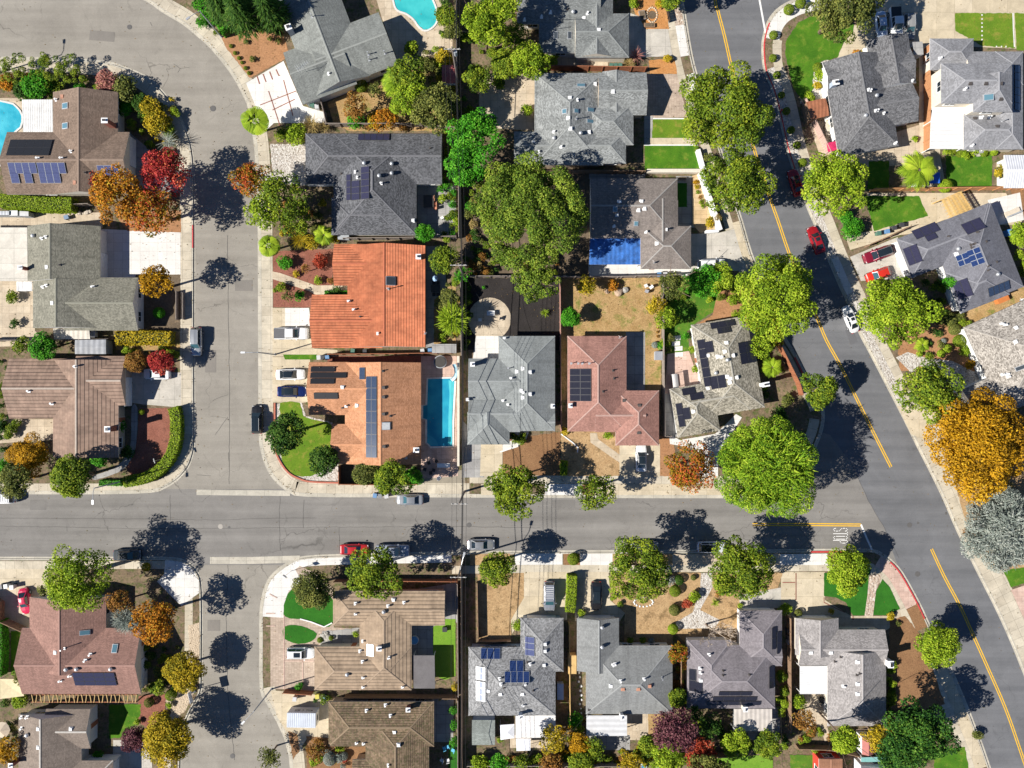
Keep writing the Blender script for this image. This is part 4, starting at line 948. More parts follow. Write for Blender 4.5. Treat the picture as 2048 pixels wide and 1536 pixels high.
hs.openings((300,1330)); hs.sky([(170,1265,19,10),(230,1297,11,17)]); hs.acc('w 111 1305;v 181 1309;v 171 1321;t 134 1338;t 155 1337;t 223 1337;v 140 1351;v 121 1361;p 128 1297'); hs.solar('violet',190,1357,4,3,21,10)
for e in ([(62,1389),(275,1389),(275,1390.3),(62,1390.3)], [(62,1403.6),(275,1403.6),(275,1405),(62,1405)]): hs.cover(e, REDWOOD, 2.55, 'pergola_beam', e[0][1] > 1400, 0, WOOD, 0.14)
mb = MB()
for k in range(26):
    q = [P(x, y, 2.6) - hs.base for x, y in ((63+k*8.3+(k % 2)*2,1389),(64.2+k*8.3+(k % 2)*2,1389),(67.2+k*8.3-(k % 2)*3,1405),(66+k*8.3-(k % 2)*3,1405))]; mb.prism([(p.x, p.y) for p in q], 2.56, 2.66)
mb.build('pergola_slats', [TANWOOD], hs.o)
c = (0.21, 0.17, 0.14); m = shingle('taupe_shingle', c, 0.2); hs = House('taupe shingled house in the lower left corner beside a cream garden umbrella', c, m, [(37,1428,163,1640,'y','gg',{'f':.46}), (92,1418,181,1497,'x','gg'), (120,1521,226,1640,'x','gh')], wallm=PALE, cap=plain('pale_cap', (0.42,0.39,0.35), 0.8))
hs.openings((200,1500)); hs.acc('v 55 1434;v 44 1434;w 77 1458;t 56 1469;w 77 1495;w 142 1458;v 44 1456'); hs.chimney(30,1524,0.6,0.6,1.0)
c = (0.205, 0.215, 0.20); m = shingle('green_grey_shingle', c, 0.2); hs = House('grey-green shingled house standing at an angle behind the kidney pool', c, m, [(-61,-300,61,0,'y','gg'), (-86,-105,30,6,'x','gg'), (-30,-113,121,-2,'x','gg')], -20.8, (684,173), wallm=WHITE, cap=plain('grey_green_cap', (0.25,0.26,0.24), 0.9))
hs.openings((560,160)); hs.chimney(584,66,0.9,0.8,1.9,GREYW); hs.acc('p 625 34;v 658 148;p 737 109;p 739 120;p 770 107;a 612 143')
c = (0.095, 0.098, 0.105); m = shingle('charcoal_shingle', c, 0.4, (0.12,0.122,0.13)); CHAR = m; hs = House('charcoal shingled house with violet solar panels opposite the dark maple shadow', c, m, [(611,267,884,368,'x','hg'), (667,268,833,470,'y','hh'), (663,396,800,470,'x','hh')], wallm=PALE, cap=plain('charcoal_cap', (0.14,0.14,0.15), 0.9))
hs.openings((640,372)); hs.acc('t 729 327;v 711 344;v 715 355;t 784 328;t 784 347;t 759 352;v 762 367;k 683 347;k 860 297;w 826 441;k 660 432'); hs.solar('violet',748,275,5,1,12.6,15)
hs.solar('violet',731,366,1,5,18,13); hs.solar('violet',712,381,1,3,18,13); hs.solar('violet',698,375,1,4,10,13)
c = (0.45, 0.14, 0.065); m = tile('terracotta_tile', c, (0.51,0.17,0.08), 0.45, 0.26); hs = House('bright terracotta tile house between the charcoal and the orange shingle houses', c, m, [(695,491,851,694,'y','gg'), (668,488,765,571,'x','gg'), (624,589,765,696,'x','gg')], wallm=CREAM, cap=plain('terracotta_cap', (0.42,0.12,0.055), 0.8), trim=plain('terracotta_trim', (0.45,0.2,0.12), 0.7))
hs.openings((620,640)); hs.sky([(781,562,19,18)], SKYD); hs.acc('p 776 578;v 735 876;v 707 620;v 697 603;k 720 634;v 756 667;d 852 668'); hs.chimney(838,515,0.7,0.7,0.8,WMETAL)
c = (0.47, 0.225, 0.115); m = shingle('orange_shingle', c, 0.14, (0.52,0.26,0.145)); hs = House('orange shingled house with a tall solar strip beside the long blue pool', c, m, [(690,725,842,928,'y','gg'), (618,724,765,830,'x','gg'), (664,848,765,928,'x','gg')], wallm=CREAM, trim=plain('rust_trim', (0.38,0.16,0.09), 0.7))
hs.openings((615,778)); hs.acc('k 765 742;b 767 775;b 767 794;b 767 828;b 768 893;k 780 832;w 714 811;k 669 735;v 692 812;k 685 815;w 685 775;p 812 916;k 640 735'); hs.solar('navy',743.5,834,2,7,11.5,23.2); hs.solar('navy',725,747,1,1,12,24)
hs.solar('mat',646,739,1,1,48,11,0,'pool_heater_panel'); hs.solar('mat',657,751,1,1,72,11,0,'pool_heater_panel'); hs.solar('mat',645,763,1,1,48,11,0,'pool_heater_panel'); hs.solar('mat',652,791,2,1,24,13,0,'pool_heater_panel'); hs.sky([(772,852,17,16)], WHITE); hs.chimney(834,899,0.8,0.7,1.0,CREAM)
c = (0.235, 0.25, 0.245); m = shingle('sage_grey_shingle', c, 0.15); hs = House('pale sage-grey house crossed by the shadows of overhead wires', c, m, [(997,672,1110,862,'y','hh'), (937,717,1040,808,'x','gg'), (937,790,1040,864,'x','gg'), (936,826,1110,862,'x','gg',{'p':.3}), (935,824,1019,889,'y','gh')], wallm=PALE, cap=plain('sage_cap', (0.255,0.27,0.265), 0.9))
hs.openings((985,889)); hs.acc('v 1009 677;p 1017 737;w 1034 743;w 1046 737;w 1060 744;w 1060 788;v 1022 757;w 1043 781;w 1046 795;v 1047 785;v 1006 802;v 1016 810;v 935 799'); hs.chimney(946,729,0.6,0.6,1.3,GREYW); hs.chimney(1105,812,0.5,0.6,0.6,WMETAL)
c = (0.33, 0.175, 0.14); m = shingle('rose_shingle', c, 0.2); hs = House('rose-pink shingled house with black solar panels between the sage and speckled houses', c, m, [(1135,672,1253,863,'y','hh'), (1190,797,1290,864,'x','gg'), (1231,781,1318,891,'y','hh')], wallm=PALE, cap=plain('rose_cap', (0.40,0.26,0.22), 0.9))
hs.openings((1283,893)); hs.acc('p 1143 727;p 1157 727;p 1165 727;p 1179 727;k 1205 783;k 1225 741;b 1279 811;b 1278 865;b 1249 801;k 1227 757;d 1240 676'); hs.chimney(1140,811,0.5,0.6,0.9,WMETAL); hs.solar('black',1161,770,2,5,20.5,13)
c = (0.235, 0.215, 0.165); m = shingle('speckled_shingle', c, 0.42, (0.34,0.31,0.25)); hs = House('speckled grey house with black solar panels standing askew beside the feathery cedar', c, m, [(0,0,118,187,'y','hh'), (-64,119,22,218,'y','hh'), (-64,119,90,187,'x','hh')], -9.7, (1382,650), wallm=WHITE, cap=plain('speckled_cap', (0.34,0.32,0.27), 0.9))
hs.openings((1355,875)); hs.acc('w 1453 686;w 1450 703;w 1436 713;v 1443 714;t 1454 720;w 1466 711;t 1431 746;w 1455 753;w 1461 757;w 1473 755;w 1460 765;w 1416 777;w 1387 823;w 1416 711')
hs.solar('black',1445,649,3,1,16.4,13); hs.solar('black',1448,661,2,1,13.5,12); hs.solar('black',1409,726,1,5,14,19); hs.solar('black',1418,694,1,1,15,23); hs.solar('black',1436,764,2,1,14,26); hs.solar('black',1504,671,1,1,13,24,); hs.solar('black',1493,705,2,2,17,22); hs.solar('black',1377,783,1,1,26,14); hs.solar('black',1393,793,1,1,26,14); hs.solar('black',1361,830,1,2,12,24); hs.solar('black',1373,827,1,1,14,24); hs.chimney(1528,769,1.1,0.6,0.8,PALE)
c = (0.185, 0.195, 0.19); m = shingle('steel_grey_shingle', c, 0.3); hs = House('steel-grey shingled house at the top with two dark skylights in a flat roof', c, m, [(1034,-90,1200,48,'x','gg'), (1158,-60,1226,113,'y','gg'), (1150,27,1258,115,'x','gh'), (1078,44,1166,106,'x','ff',{'z':2.7})], wallm=CREAM)
hs.openings((1258,70)); hs.sky([(1111,71,8,15),(1139,71,8,15)], SKYD); hs.acc('t 1146 25;v 1175 27;w 1168 36;v 1101 25;v 1083 34;v 1049 40;w 1198 60;k 1135 18')
c = (0.205, 0.215, 0.21); m = shingle('mottled_grey_shingle', c, 0.32, (0.25,0.26,0.255)); hs = House('mottled grey house with many skylights beside the tan paver drive', c, m, [(1069,146,1206,330,'y','hh'), (1196,145,1293,230,'x','gg'), (1205,143,1258,262,'y','gg',{'p':.3}), (1160,206,1267,290,'x','hh'), (1028,263,1252,327,'x','gh')], wallm=TAN)
hs.openings((1293,188)); hs.sky([(1162,171,17,8),(1129,223,10,10),(1152,222,10,9),(1181,220,15,9),(1181,243,17,8)]); hs.acc('w 1190 168;v 1154 200;w 1137 236;w 1141 257;t 1161 267;w 1178 264;t 1108 277;v 1122 294;v 1108 264;w 1226 183;w 1140 196;v 1067 285;v 1077 304;p 1152 238')
c = (0.215, 0.185, 0.165); m = shingle('taupe_grey_shingle', c, 0.22); hs = House('taupe-grey house shaded by the big oak with bright blue roof sheets behind', c, m, [(1180,357,1355,476,'x','gh'), (1290,400,1356,500,'y','gg'), (1281,452,1382,538,'x','hh')], wallm=PALE, cap=plain('taupe_cap', (0.30,0.28,0.26), 0.9))
hs.openings((1384,505)); hs.sky([(1230,418,9,10),(1272,447,9,10)]); hs.acc('w 1238 404;v 1234 430;w 1283 403;w 1277 420;w 1289 417;v 1228 452;v 1292 464;v 1332 459;w 1314 487;d 1308 527;v 1240 405')
hs.cover([(1180,477),(1287,477),(1281,529),(1178,529)], corrug('blue_roof_sheet', (0.05,0.19,0.58), 0.75, 0, 0.6), 2.5)
c = (0.125, 0.125, 0.13); m = shingle('slate_shingle', c, 0.35, (0.16,0.16,0.165)); hs = House('dark slate shingled house behind the round green lawn', c, m, [(0,0,122,190,'y','gh',{'p':.4}), (0,2,178,63,'x','gg'), (93,-28,178,72,'y','gg'), (60,66,169,148,'x','gg')], -9.8, (1645,125), wallm=WHITE)
hs.openings((1775,70)); hs.chimney(1664,172,0.9,0.7,1.4,BLUEW); hs.acc('t 1730 232;t 1752 192;v 1740 181;v 1735 180;v 1766 227;v 1749 222;v 1754 221;v 1790 286;v 1823 162')
c = (0.245, 0.245, 0.255); m = shingle('light_grey_shingle', c, 0.25); hs = House('white two-storey house with a light grey roof at the right edge', c, m, [(1927,229,2044,299,'x','hh'), (1860,77,1947,140,'x','hh'), (1930,103,2046,170,'x','gh'), (1990,103,2046,299,'y','hh'), (1882,127,2024,207,'x','hh',{'z':5.4}), (1946,150,2024,224,'y','gh',{'z':5.4,'f':.55})], wallm=CREAM)
hs.openings(None, 9); hs.sky([(1977,195,18,13)]); hs.acc('b 1941 167;b 1972 167;b 2002 167;b 2002 198;v 1929 178;b 1950 237;v 1962 235;v 1979 234;p 2004 243;b 1995 253;v 1943 291;v 1880 117'); hs.solar('navy',2033,176,1,6,14,15)
hs.cover([(1866,214),(1945,214),(1927,230),(1927,298),(1860,298),(1862,240)], corrug('white_deck', (0.74,0.73,0.71), 0.6, 1, 0.06), 2.6, 'patio_cover', True)
c = (0.165, 0.165, 0.185); m = shingle('blue_slate_shingle', c, 0.18); hs = House('blue-slate house with solar panels on every slope and a tan pergola', c, m, [(0,0,198,84,'x','hh'), (66,2,202,182,'y','hh'), (65,97,170,186,'x','hh')], -21.5, (1793,478), wallm=WHITE, cap=plain('slate_cap', (0.22,0.22,0.24), 0.9))
hs.openings((1812,520)); hs.acc('k 1897 473;k 1944 495;k 1972 483;k 1943 490;t 1915 498;w 1913 508;k 1950 487;k 1976 532;k 1976 540;k 1993 524;k 1955 465;t 1994 549;k 1942 489')
hs.solar('violet',1851,462,3,1,17,20); hs.solar('violet',1862,475,1,1,22,12); hs.solar('violet',1825,510,2,1,12,37); hs.solar('violet',1946,453,2,1,20,24); hs.solar('blue',1926,519,2,2,10.5,11.5); hs.solar('blue',1951,514,2,3,11.5,11.5); hs.solar('violet',1925,578,2,1,13,37); hs.solar('navy',1997,577,4,1,11.5,18)
c = (0.28, 0.25, 0.215); m = shingle('mottled_taupe_shingle', c, 0.45, (0.36,0.33,0.29)); hs = House('mottled taupe house with low white walls behind round clipped shrubs', c, m, [(0,0,180,190,'y','hh'), (0,0,240,108,'x','hh'), (-55,112,170,192,'x','gh')], -24.5, (1927,655), wallm=WHITE, cap=plain('mottled_cap', (0.36,0.33,0.29), 0.9))
hs.openings((1915,790)); hs.acc('v 2003 648;v 2010 650;w 2032 656;w 2031 684;v 2005 749;v 2014 748;v 2016 753;d 2040 601'); hs.sky([(2042,735,22,9)], SKYD)
c = (0.295, 0.215, 0.145); m = tile('tan_tile', c, (0.34,0.25,0.17), 0.62, 0.15); hs = House('tan tile-roofed house beside the artificial turf ovals', c, m, [(666,1182,890,1251,'x','hg'), (629,1293,823,1380,'x','hh'), (719,1184,823,1380,'y','hh')], wallm=CREAM, cap=plain('tan_cap', (0.30,0.22,0.15), 0.8))
hs.openings((628,1335)); hs.acc('t 768 1223;t 695 1348;v 711 1207;v 711 1227;w 787 1200;v 808 1205;v 726 1282;v 720 1302;v 725 1323;v 726 1354;v 726 1373;v 777 1315;v 805 1373;v 776 1212'); hs.sky([(741,1300,15,23)], WHITE); hs.chimney(760,1294,0.7,0.6,0.8,WMETAL)
hs.cover([(825,1311),(869,1311),(870,1377),(827,1377)], ground('grey_membrane', (0.13,0.12,0.12), (0.16,0.15,0.15), 0.5, 5.0, speck=0.15), 2.5)
c = (0.115, 0.078, 0.045); m = tile('mossy_tile', c, (0.20,0.14,0.09), 0.36, 0.10, (0.07,0.075,0.025), 0.5); hs = House('mossy brown tile house at the bottom edge beside the steel container', c, m, [(657,1403,868,1493,'x','hh'), (731,1420,858,1640,'y','hg'), (705,1519,770,1640,'x','gh')], wallm=TAN, cap=plain('mossy_cap', (0.22,0.16,0.10), 0.9))
hs.openings((655,1450)); hs.acc('v 771 1410;v 733 1421;v 781 1431;w 789 1464;v 713 1485;v 727 1486;w 797 1490;v 777 1530'); hs.chimney(818,1414,0.6,0.6,1.0)
c = (0.205, 0.205, 0.205); m = shingle('pebble_grey_shingle', c, 0.35, (0.27,0.27,0.27)); hs = House('grey house with blue solar panels, some coloured pale for glare, and a stained white patio roof', c, m, [(937,1294,1111,1431,'x','hh'), (1041,1236,1127,1343,'y','hh')], wallm=BLUEW)
hs.openings((1085,1236)); hs.acc('w 1090 1288;w 1090 1302;w 1088 1330;v 999 1357;v 1002 1368;k 1008 1375;w 977 1382;w 1001 1388;v 1050 1368;k 1066 1381;w 1045 1388;v 1046 1410;k 1055 1325;v 1060 1328'); hs.solar('blue',981,1307,3,1,13,20); hs.solar('pale',962,1346,1,2,19,13); hs.solar('pale',962,1382,1,3,19,13); hs.solar('blue',1034,1354,4,1,12.5,20); hs.solar('blue',1033,1332,2,1,14,20); hs.solar('lilac',1060,1292,1,3,19,12.6); hs.chimney(1041,1426,0.6,0.5,1.4,BLUEW)
hs.cover([(1031,1432),(1111,1430),(1111,1475),(1031,1476)], ground('stained_white_roof', (0.66,0.64,0.60), (0.72,0.70,0.68), 0.5, 3.0, (0.42,0.32,0.2), (0.62,0.72), speck=0.12), 2.5)
c = (0.225, 0.23, 0.225); m = shingle('ash_grey_shingle', c, 0.16); hs = House('ash-grey house with copper vents and a smooth white patio roof', c, m, [(1172,1291,1345,1428,'x','hh'), (1154,1236,1238,1342,'y','gg')], wallm=PALE)
hs.openings((1200,1236)); hs.acc('t 1204 1254;t 1204 1293;v 1230 1328;v 1226 1330;v 1241 1362;v 1288 1358;w 1222 1372;o 1246 1378;o 1277 1378;o 1299 1372;p 1323 1355;k 1178 1420'); hs.chimney(1242,1428,0.5,0.7,1.2,PALE)
hs.cover([(1173,1431),(1254,1431),(1254,1472),(1173,1472)], corrug('smooth_white_roof', (0.60,0.60,0.60), 0.9, 1, 0.08), 2.5)
c = (0.205, 0.185, 0.195); m = shingle('mauve_grey_shingle', c, 0.2); hs = House('mauve-grey house with staggered black solar rows behind the leafless tree', c, m, [(1374,1290,1550,1417,'x','hh'), (1374,1280,1463,1400,'y','hh'), (1479,1221,1564,1332,'y','hh'), (1479,1290,1563,1332,'x','hg',{'p':.3})], wallm=PALE)
hs.openings((1520,1221)); hs.acc('v 1400 1336;v 1401 1345;w 1402 1361;v 1418 1309;k 1446 1342;k 1499 1350;k 1446 1351'); hs.solar('black',1385,1360,1,2,13,22); hs.solar('black',1398,1375,1,1,13,22); hs.solar('black',1470,1386,3,1,22,9.5); hs.solar('black',1469,1396,4,1,22,9.5); hs.solar('black',1467,1405,5,1,21.6,9.5); hs.solar('black',1547,1276,1,2,10,22); hs.solar('black',1557,1285,1,2,10,22); hs.solar('black',1542,1354,1,2,11,22); hs.chimney(1486,1412,0.6,0.7,1.2,CREAM)
hs.cover([(1468,1418),(1544,1418),(1544,1462),(1468,1462)], corrug('slatted_beige', (0.56,0.51,0.46), 0.75, 0, 0.15), 2.5, 'pergola')
c = (0.295, 0.275, 0.265); m = shingle('pale_grey_shingle', c, 0.3); hs = House('pale grey house with a white ribbed patio roof beside the brown bark yard', c, m, [(1655,1300,1772,1452,'y','gh',{'p':.42}), (1597,1259,1770,1331,'x','gg'), (1591,1236,1677,1310,'y','gg')], wallm=CREAM)
hs.openings((1634,1236)); hs.acc('w 1622 1305;w 1662 1305;w 1716 1324;k 1670 1323;k 1682 1314;w 1716 1368;w 1716 1388;k 1720 1347;k 1714 1350;v 1687 1372'); hs.chimney(1775,1324,0.8,1.0,1.0,PALE)
hs.cover([(1600,1332),(1655,1332),(1655,1388),(1600,1388)], corrug('white_ribbed_roof', (0.74,0.74,0.73), 0.3, 1, 0.08), 2.5)
# houses only partly in view at the bottom
c = (0.30, 0.15, 0.09); hs = House('red-walled house with a flat brown roof cut by the bottom edge', c, shingle('rust_brown_roof', c, 0.1), [(1638,1518,1685,1640,'y','gg',{'p':.05})], wallm=plain('red_wall', (0.55,0.05,0.03), 0.7), ov=0.1); hs.openings(None, 2)
c = (0.16, 0.16, 0.17); hs = House('white-walled house with a turquoise glazed strip cut by the bottom edge', c, shingle('dark_lower_roof', c, 0.2), [(1722,1531,1800,1640,'y','gg',{'p':.2})], wallm=WHITE, ov=0.1); hs.openings(None, 3)
hs.cover([(1722,1515),(1760,1514),(1798,1516),(1798,1524),(1722,1524)], plain('turquoise_glazing', (0.20,0.42,0.40), 0.3), 2.2, 'glazed_strip')
c = (0.7, 0.7, 0.7); hs = House('white corrugated-roof outbuilding at the right edge beside the green lawn', (0.6,0.6,0.62), corrug('white_sheet_roof', (0.66,0.67,0.70), 0.4, 0, 0.1), [(2008,310,2120,376,'x','gg',{'p':.25})], wallm=PALE, ze=2.4); hs.openings(None, 2)
# ---------------------------------------------------------------- trees and plants
NR = np.random.RandomState(11)
def quads(name, v, tint, mat, smooth=False):
    """fast mesh from (N,4,3) quads with a tint per quad"""
    n = len(v); me = bpy.data.meshes.new(name)
    me.vertices.add(4*n); me.vertices.foreach_set('co', v.astype(np.float32).ravel())
    me.loops.add(4*n); me.loops.foreach_set('vertex_index', np.arange(4*n, dtype=np.int32))
    me.polygons.add(n); me.polygons.foreach_set('loop_start', np.arange(0, 4*n, 4, dtype=np.int32))
    a = me.attributes.new('tint', 'FLOAT', 'FACE'); a.data.foreach_set('value', np.clip(tint, 0, 1).astype(np.float32))
    for m in (mat if isinstance(mat, list) else [mat]): me.materials.append(m)
    me.update(calc_edges=True); return me
def leaves(pos, nrm, size, asp=0.62):
    n = len(pos); r = NR.randn(n, 3); t = np.cross(nrm, r); t /= np.linalg.norm(t, axis=1)[:, None] + 1e-9; b = np.cross(nrm, t)
    s = size[:, None]; bend = nrm*s*0.12
    return np.stack([pos - t*s*0.5 - bend, pos - b*s*asp*0.5 + bend, pos + t*s*0.5 - bend, pos + b*s*asp*0.5 + bend], axis=1)
def unit(v): return v/(np.linalg.norm(v, axis=1)[:, None] + 1e-9)
def crown_quads(r, n_lobes, lobe, leaf_s, cover, flat=0.8, up=0.9, ball=0.0, gap=0.0, spread=0.62):
    """lobes of leaves spread unevenly through the crown: leaf-sized faces, gaps between the lobes"""
    P_, N_, T_, S_ = [], [], [], []
    for k in range(n_lobes):
        d = NR.randn(3); d /= np.linalg.norm(d); d[2] = abs(d[2])*0.9 - 0.25
        rad = r*spread*NR.uniform(0.35, 1.0)**0.5
        if k < n_lobes*0.45:      # a ring of outer lobes keeps the outline uneven
            a = 2*math.pi*(k + NR.uniform(-.3, .3))/(n_lobes*0.45); d = np.array([math.cos(a), math.sin(a), NR.uniform(-.35, .35)]); rad = r*(1-lobe)*NR.uniform(0.68, 1.12)
        if k >= n_lobes-3: d = np.array([NR.uniform(-1,1), NR.uniform(-1,1), .9]); rad = r*.3
        c = d*rad; c[2] *= flat; lr = r*lobe*NR.uniform(0.7, 1.25)
        n = max(6, int(cover*2.6*math.pi*lr*lr/(leaf_s*leaf_s*0.55)))
        q = unit(NR.randn(n, 3)); q[:, 2] = np.abs(q[:, 2])*0.85 + q[:, 2]*0.15; q = unit(q)
        rr = lr*(0.62 + 0.5*NR.rand(n)**0.7)
        p = c + q*rr[:, None]*np.array([1, 1, 0.8]); lt = NR.uniform(-.22, .22)
        P_.append(p); N_.append(unit(q*0.6 + np.array([0, 0, up*.8]) + NR.randn(n, 3)*0.52)); T_.append(0.48 + lt*1.15 + NR.randn(n)*0.24); S_.append(leaf_s*NR.uniform(0.65, 1.3, n))
    p, nn, t, s = np.concatenate(P_), np.concatenate(N_), np.concatenate(T_), np.concatenate(S_)
    return leaves(p, nn, s), t
def ball_quads(r, leaf_s, cover, flat=0.9, rough=0.2, blobs=11):
    n = int(cover*4*math.pi*r*r/(leaf_s*leaf_s*0.55)); q = unit(NR.randn(n, 3))
    c = unit(NR.randn(blobs, 3)); bump = (np.clip((q @ c.T).max(axis=1), 0.6, 1) - 0.8)*rough*3
    rr = r*(0.93 + bump + NR.randn(n)*rough*0.35); p = q*rr[:, None]*np.array([1, 1, flat])
    return leaves(p, unit(q + np.array([0, 0, .35]) + NR.randn(n, 3)*0.5), leaf_s*NR.uniform(.7, 1.3, n)), 0.5 + NR.randn(n)*0.22 + bump*1.2
def spray_quads(r, n, length, width, up=0.25, flat=0.8, seg=3):
    """drooping feathery sprays: cedar, willow, pampas"""
    out, tt = [], []
    for k in range(n):
        d = unit(NR.randn(1, 3))[0]; d[2] = abs(d[2])*0.9; st = d*r*NR.uniform(0.25, 0.9)*np.array([1, 1, flat]); h = np.array([d[0], d[1], up+NR.uniform(-.2, .3)]) + NR.randn(3)*0.45; h /= np.linalg.norm(h)
        L = length*NR.uniform(.6, 1.3); s = np.cross(h, [0, 0, 1]) + NR.randn(3)*0.25; s /= np.linalg.norm(s)+1e-9; t0 = 0.5 + NR.randn()*0.22; p = st.copy()
        for j in range(seg):
            w0 = width*(1-j/seg*0.8); w1 = width*(1-(j+1)/seg*0.85); p2 = p + h*L/seg; out.append([p - s*w0/2, p + s*w0/2, p2 + s*w1/2, p2 - s*w1/2]); tt.append(t0 + NR.randn()*0.08); p = p2; h = h + np.array([0, 0, -0.22]); h /= np.linalg.norm(h)
    return np.array(out), np.array(tt)
def core_quads(r, flat, z=0):
    return None

LV = {
 'green':  leaf('leaves_green', [(0.0525,0.0963,0.014),(0.123,0.201,0.0175),(0.219,0.298,0.021),(0.367,0.411,0.0315)]),
 'lime':   leaf('leaves_lime', [(0.0825,0.148,0.0099),(0.198,0.314,0.0165),(0.33,0.446,0.0264),(0.462,0.544,0.0495)]),
 'vivid':  leaf('leaves_vivid', [(0.0225,0.105,0.009),(0.045,0.225,0.012),(0.09,0.36,0.018),(0.18,0.45,0.0375)]),
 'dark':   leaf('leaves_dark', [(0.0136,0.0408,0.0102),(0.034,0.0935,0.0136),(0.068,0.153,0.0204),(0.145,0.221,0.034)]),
 'olive':  leaf('leaves_olive', [(0.0525,0.0735,0.021),(0.114,0.14,0.0315),(0.201,0.219,0.0455),(0.315,0.315,0.0788)]),
 'yellow': leaf('leaves_yellow', [(0.156,0.156,0.013),(0.351,0.286,0.0156),(0.52,0.377,0.0195),(0.65,0.468,0.039)]),
 'gold':   leaf('leaves_gold', [(0.17,0.10,0.010),(0.38,0.20,0.010),(0.58,0.31,0.012),(0.68,0.43,0.03)]),
 'orange': leaf('leaves_orange', [(0.165,0.112,0.018),(0.45,0.18,0.018),(0.63,0.255,0.0225),(0.45,0.33,0.03)]),
 'mixed':  leaf('leaves_turning', [(0.09,0.12,0.014),(0.30,0.22,0.016),(0.48,0.16,0.022),(0.58,0.09,0.045)]),
 'red':    leaf('leaves_red', [(0.162,0.0162,0.0162),(0.378,0.0338,0.0338),(0.567,0.0675,0.0607),(0.621,0.176,0.0675)]),
 'scarlet':leaf('leaves_scarlet', [(0.16,0.02,0.012),(0.36,0.045,0.022),(0.48,0.085,0.04),(0.5,0.15,0.08)]),
 'purple': leaf('leaves_purple', [(0.042,0.0168,0.0252),(0.098,0.0308,0.0448),(0.182,0.063,0.077),(0.266,0.126,0.126)]),
 'rust':   leaf('leaves_rust', [(0.121,0.0675,0.0203),(0.27,0.128,0.0297),(0.405,0.189,0.0405),(0.324,0.243,0.054)]),
 'silver': leaf('leaves_silver', [(0.12,0.15,0.13),(0.24,0.28,0.24),(0.36,0.39,0.34),(0.48,0.49,0.43)]),
 'cedar':  leaf('leaves_cedar', [(0.05,0.12,0.010),(0.14,0.28,0.016),(0.28,0.42,0.022),(0.45,0.55,0.05)]),
 'fir': leaf('leaves_fir', [(0.010,0.04,0.010),(0.03,0.10,0.016),(0.07,0.18,0.022),(0.15,0.27,0.035)]),
 'oak': leaf('leaves_oak', [(0.045,0.09,0.012),(0.11,0.19,0.020),(0.21,0.30,0.032),(0.34,0.40,0.05)]),
 'pink':   leaf('leaves_pink', [(0.192,0.084,0.06),(0.384,0.156,0.132),(0.54,0.24,0.204),(0.504,0.312,0.168)]),
 'straw':  leaf('leaves_straw', [(0.22,0.154,0.055),(0.374,0.275,0.099),(0.495,0.374,0.154),(0.33,0.297,0.066)]),
}
_CM = {}
def crown_mesh(kind, col, r):
    """r in metres, quantised; cached so that like plants share a mesh"""
    k = max(0, round(math.log(max(r, .3)/.3)/math.log(1.22))); rq = .3*1.22**k; var = NR.randint(2) if rq < 4 else NR.randint(9999); key = (kind, col, k, var)
    if key not in _CM:
        if kind == 'tree': v, t = crown_quads(rq, int(14+rq*4.5), 0.40 if rq < 2.5 else (0.29 if rq < 4.5 else 0.23), min(0.36, 0.2+rq*0.036), 1.35)
        elif kind == 'oak': v, t = crown_quads(rq, int(22+rq*9), 0.17, 0.32, 1.3, 0.62)
        elif kind == 'loose': v, t = crown_quads(rq, int(14+rq*4), 0.27, min(0.35, .18+rq*.045), 0.85, 0.8, 0.6)
        elif kind == 'ball': v, t = crown_quads(rq, int(22+rq*5), 0.36 if rq < 2 else .31, min(.3, .13+rq*.045), 1.15, 0.92, 0.9)
        elif kind == 'clip': v, t = ball_quads(rq, min(0.2, .09+rq*.04), 2.2, 0.85, 0.03)
        elif kind == 'bush': v, t = crown_quads(rq, int(8+rq*4), 0.46, min(0.38, 0.16+rq*.08), 0.9, 0.7)
        elif kind == 'cloud': v, t = crown_quads(rq, 26, 0.17, 0.17, 1.2, 0.6)
        elif kind == 'puff': v, t = crown_quads(rq, 16, 0.34, 0.25, 1.4, 0.6)
        elif kind == 'cedar': v, t = spray_quads(rq, int(520*rq), 1.25, 0.20, 0.3, 0.75)
        elif kind == 'fine': v, t = crown_quads(rq, int(24+rq*8), 0.20, 0.28, 1.25, 0.85, 0.9); w_, u_ = spray_quads(rq*1.02, int(150*rq), 1.2, 0.19, 0.35, 0.85); v, t = np.concatenate([v, w_]), np.concatenate([t, u_])
        elif kind == 'feather': v, t = spray_quads(rq, int(700*rq), 0.95, 0.11, 0.55, 0.7)
        elif kind == 'conifer':
            A, B = [], []
            for j in range(7):
                f = 1-j/7.5; vv, tt = spray_quads(rq*f, int(150*rq*f)+20, 1.0, 0.22, -0.1, 0.3); vv[:, :, 2] += j*rq*0.28 - rq*0.7; A.append(vv); B.append(tt)
            v, t = np.concatenate(A), np.concatenate(B)
        elif kind == 'spiky': v, t = spray_quads(rq*.35, int(40+40*rq), rq*1.0, 0.10, 0.5, 0.6)
        elif kind == 'grass': v, t = spray_quads(rq*.6, int(60+80*rq), rq*.7, 0.08, 0.9, 0.5)
        _CM[key] = (quads('crown', v, t, LV[col]), rq)
    return _CM[key]
_TM = {}
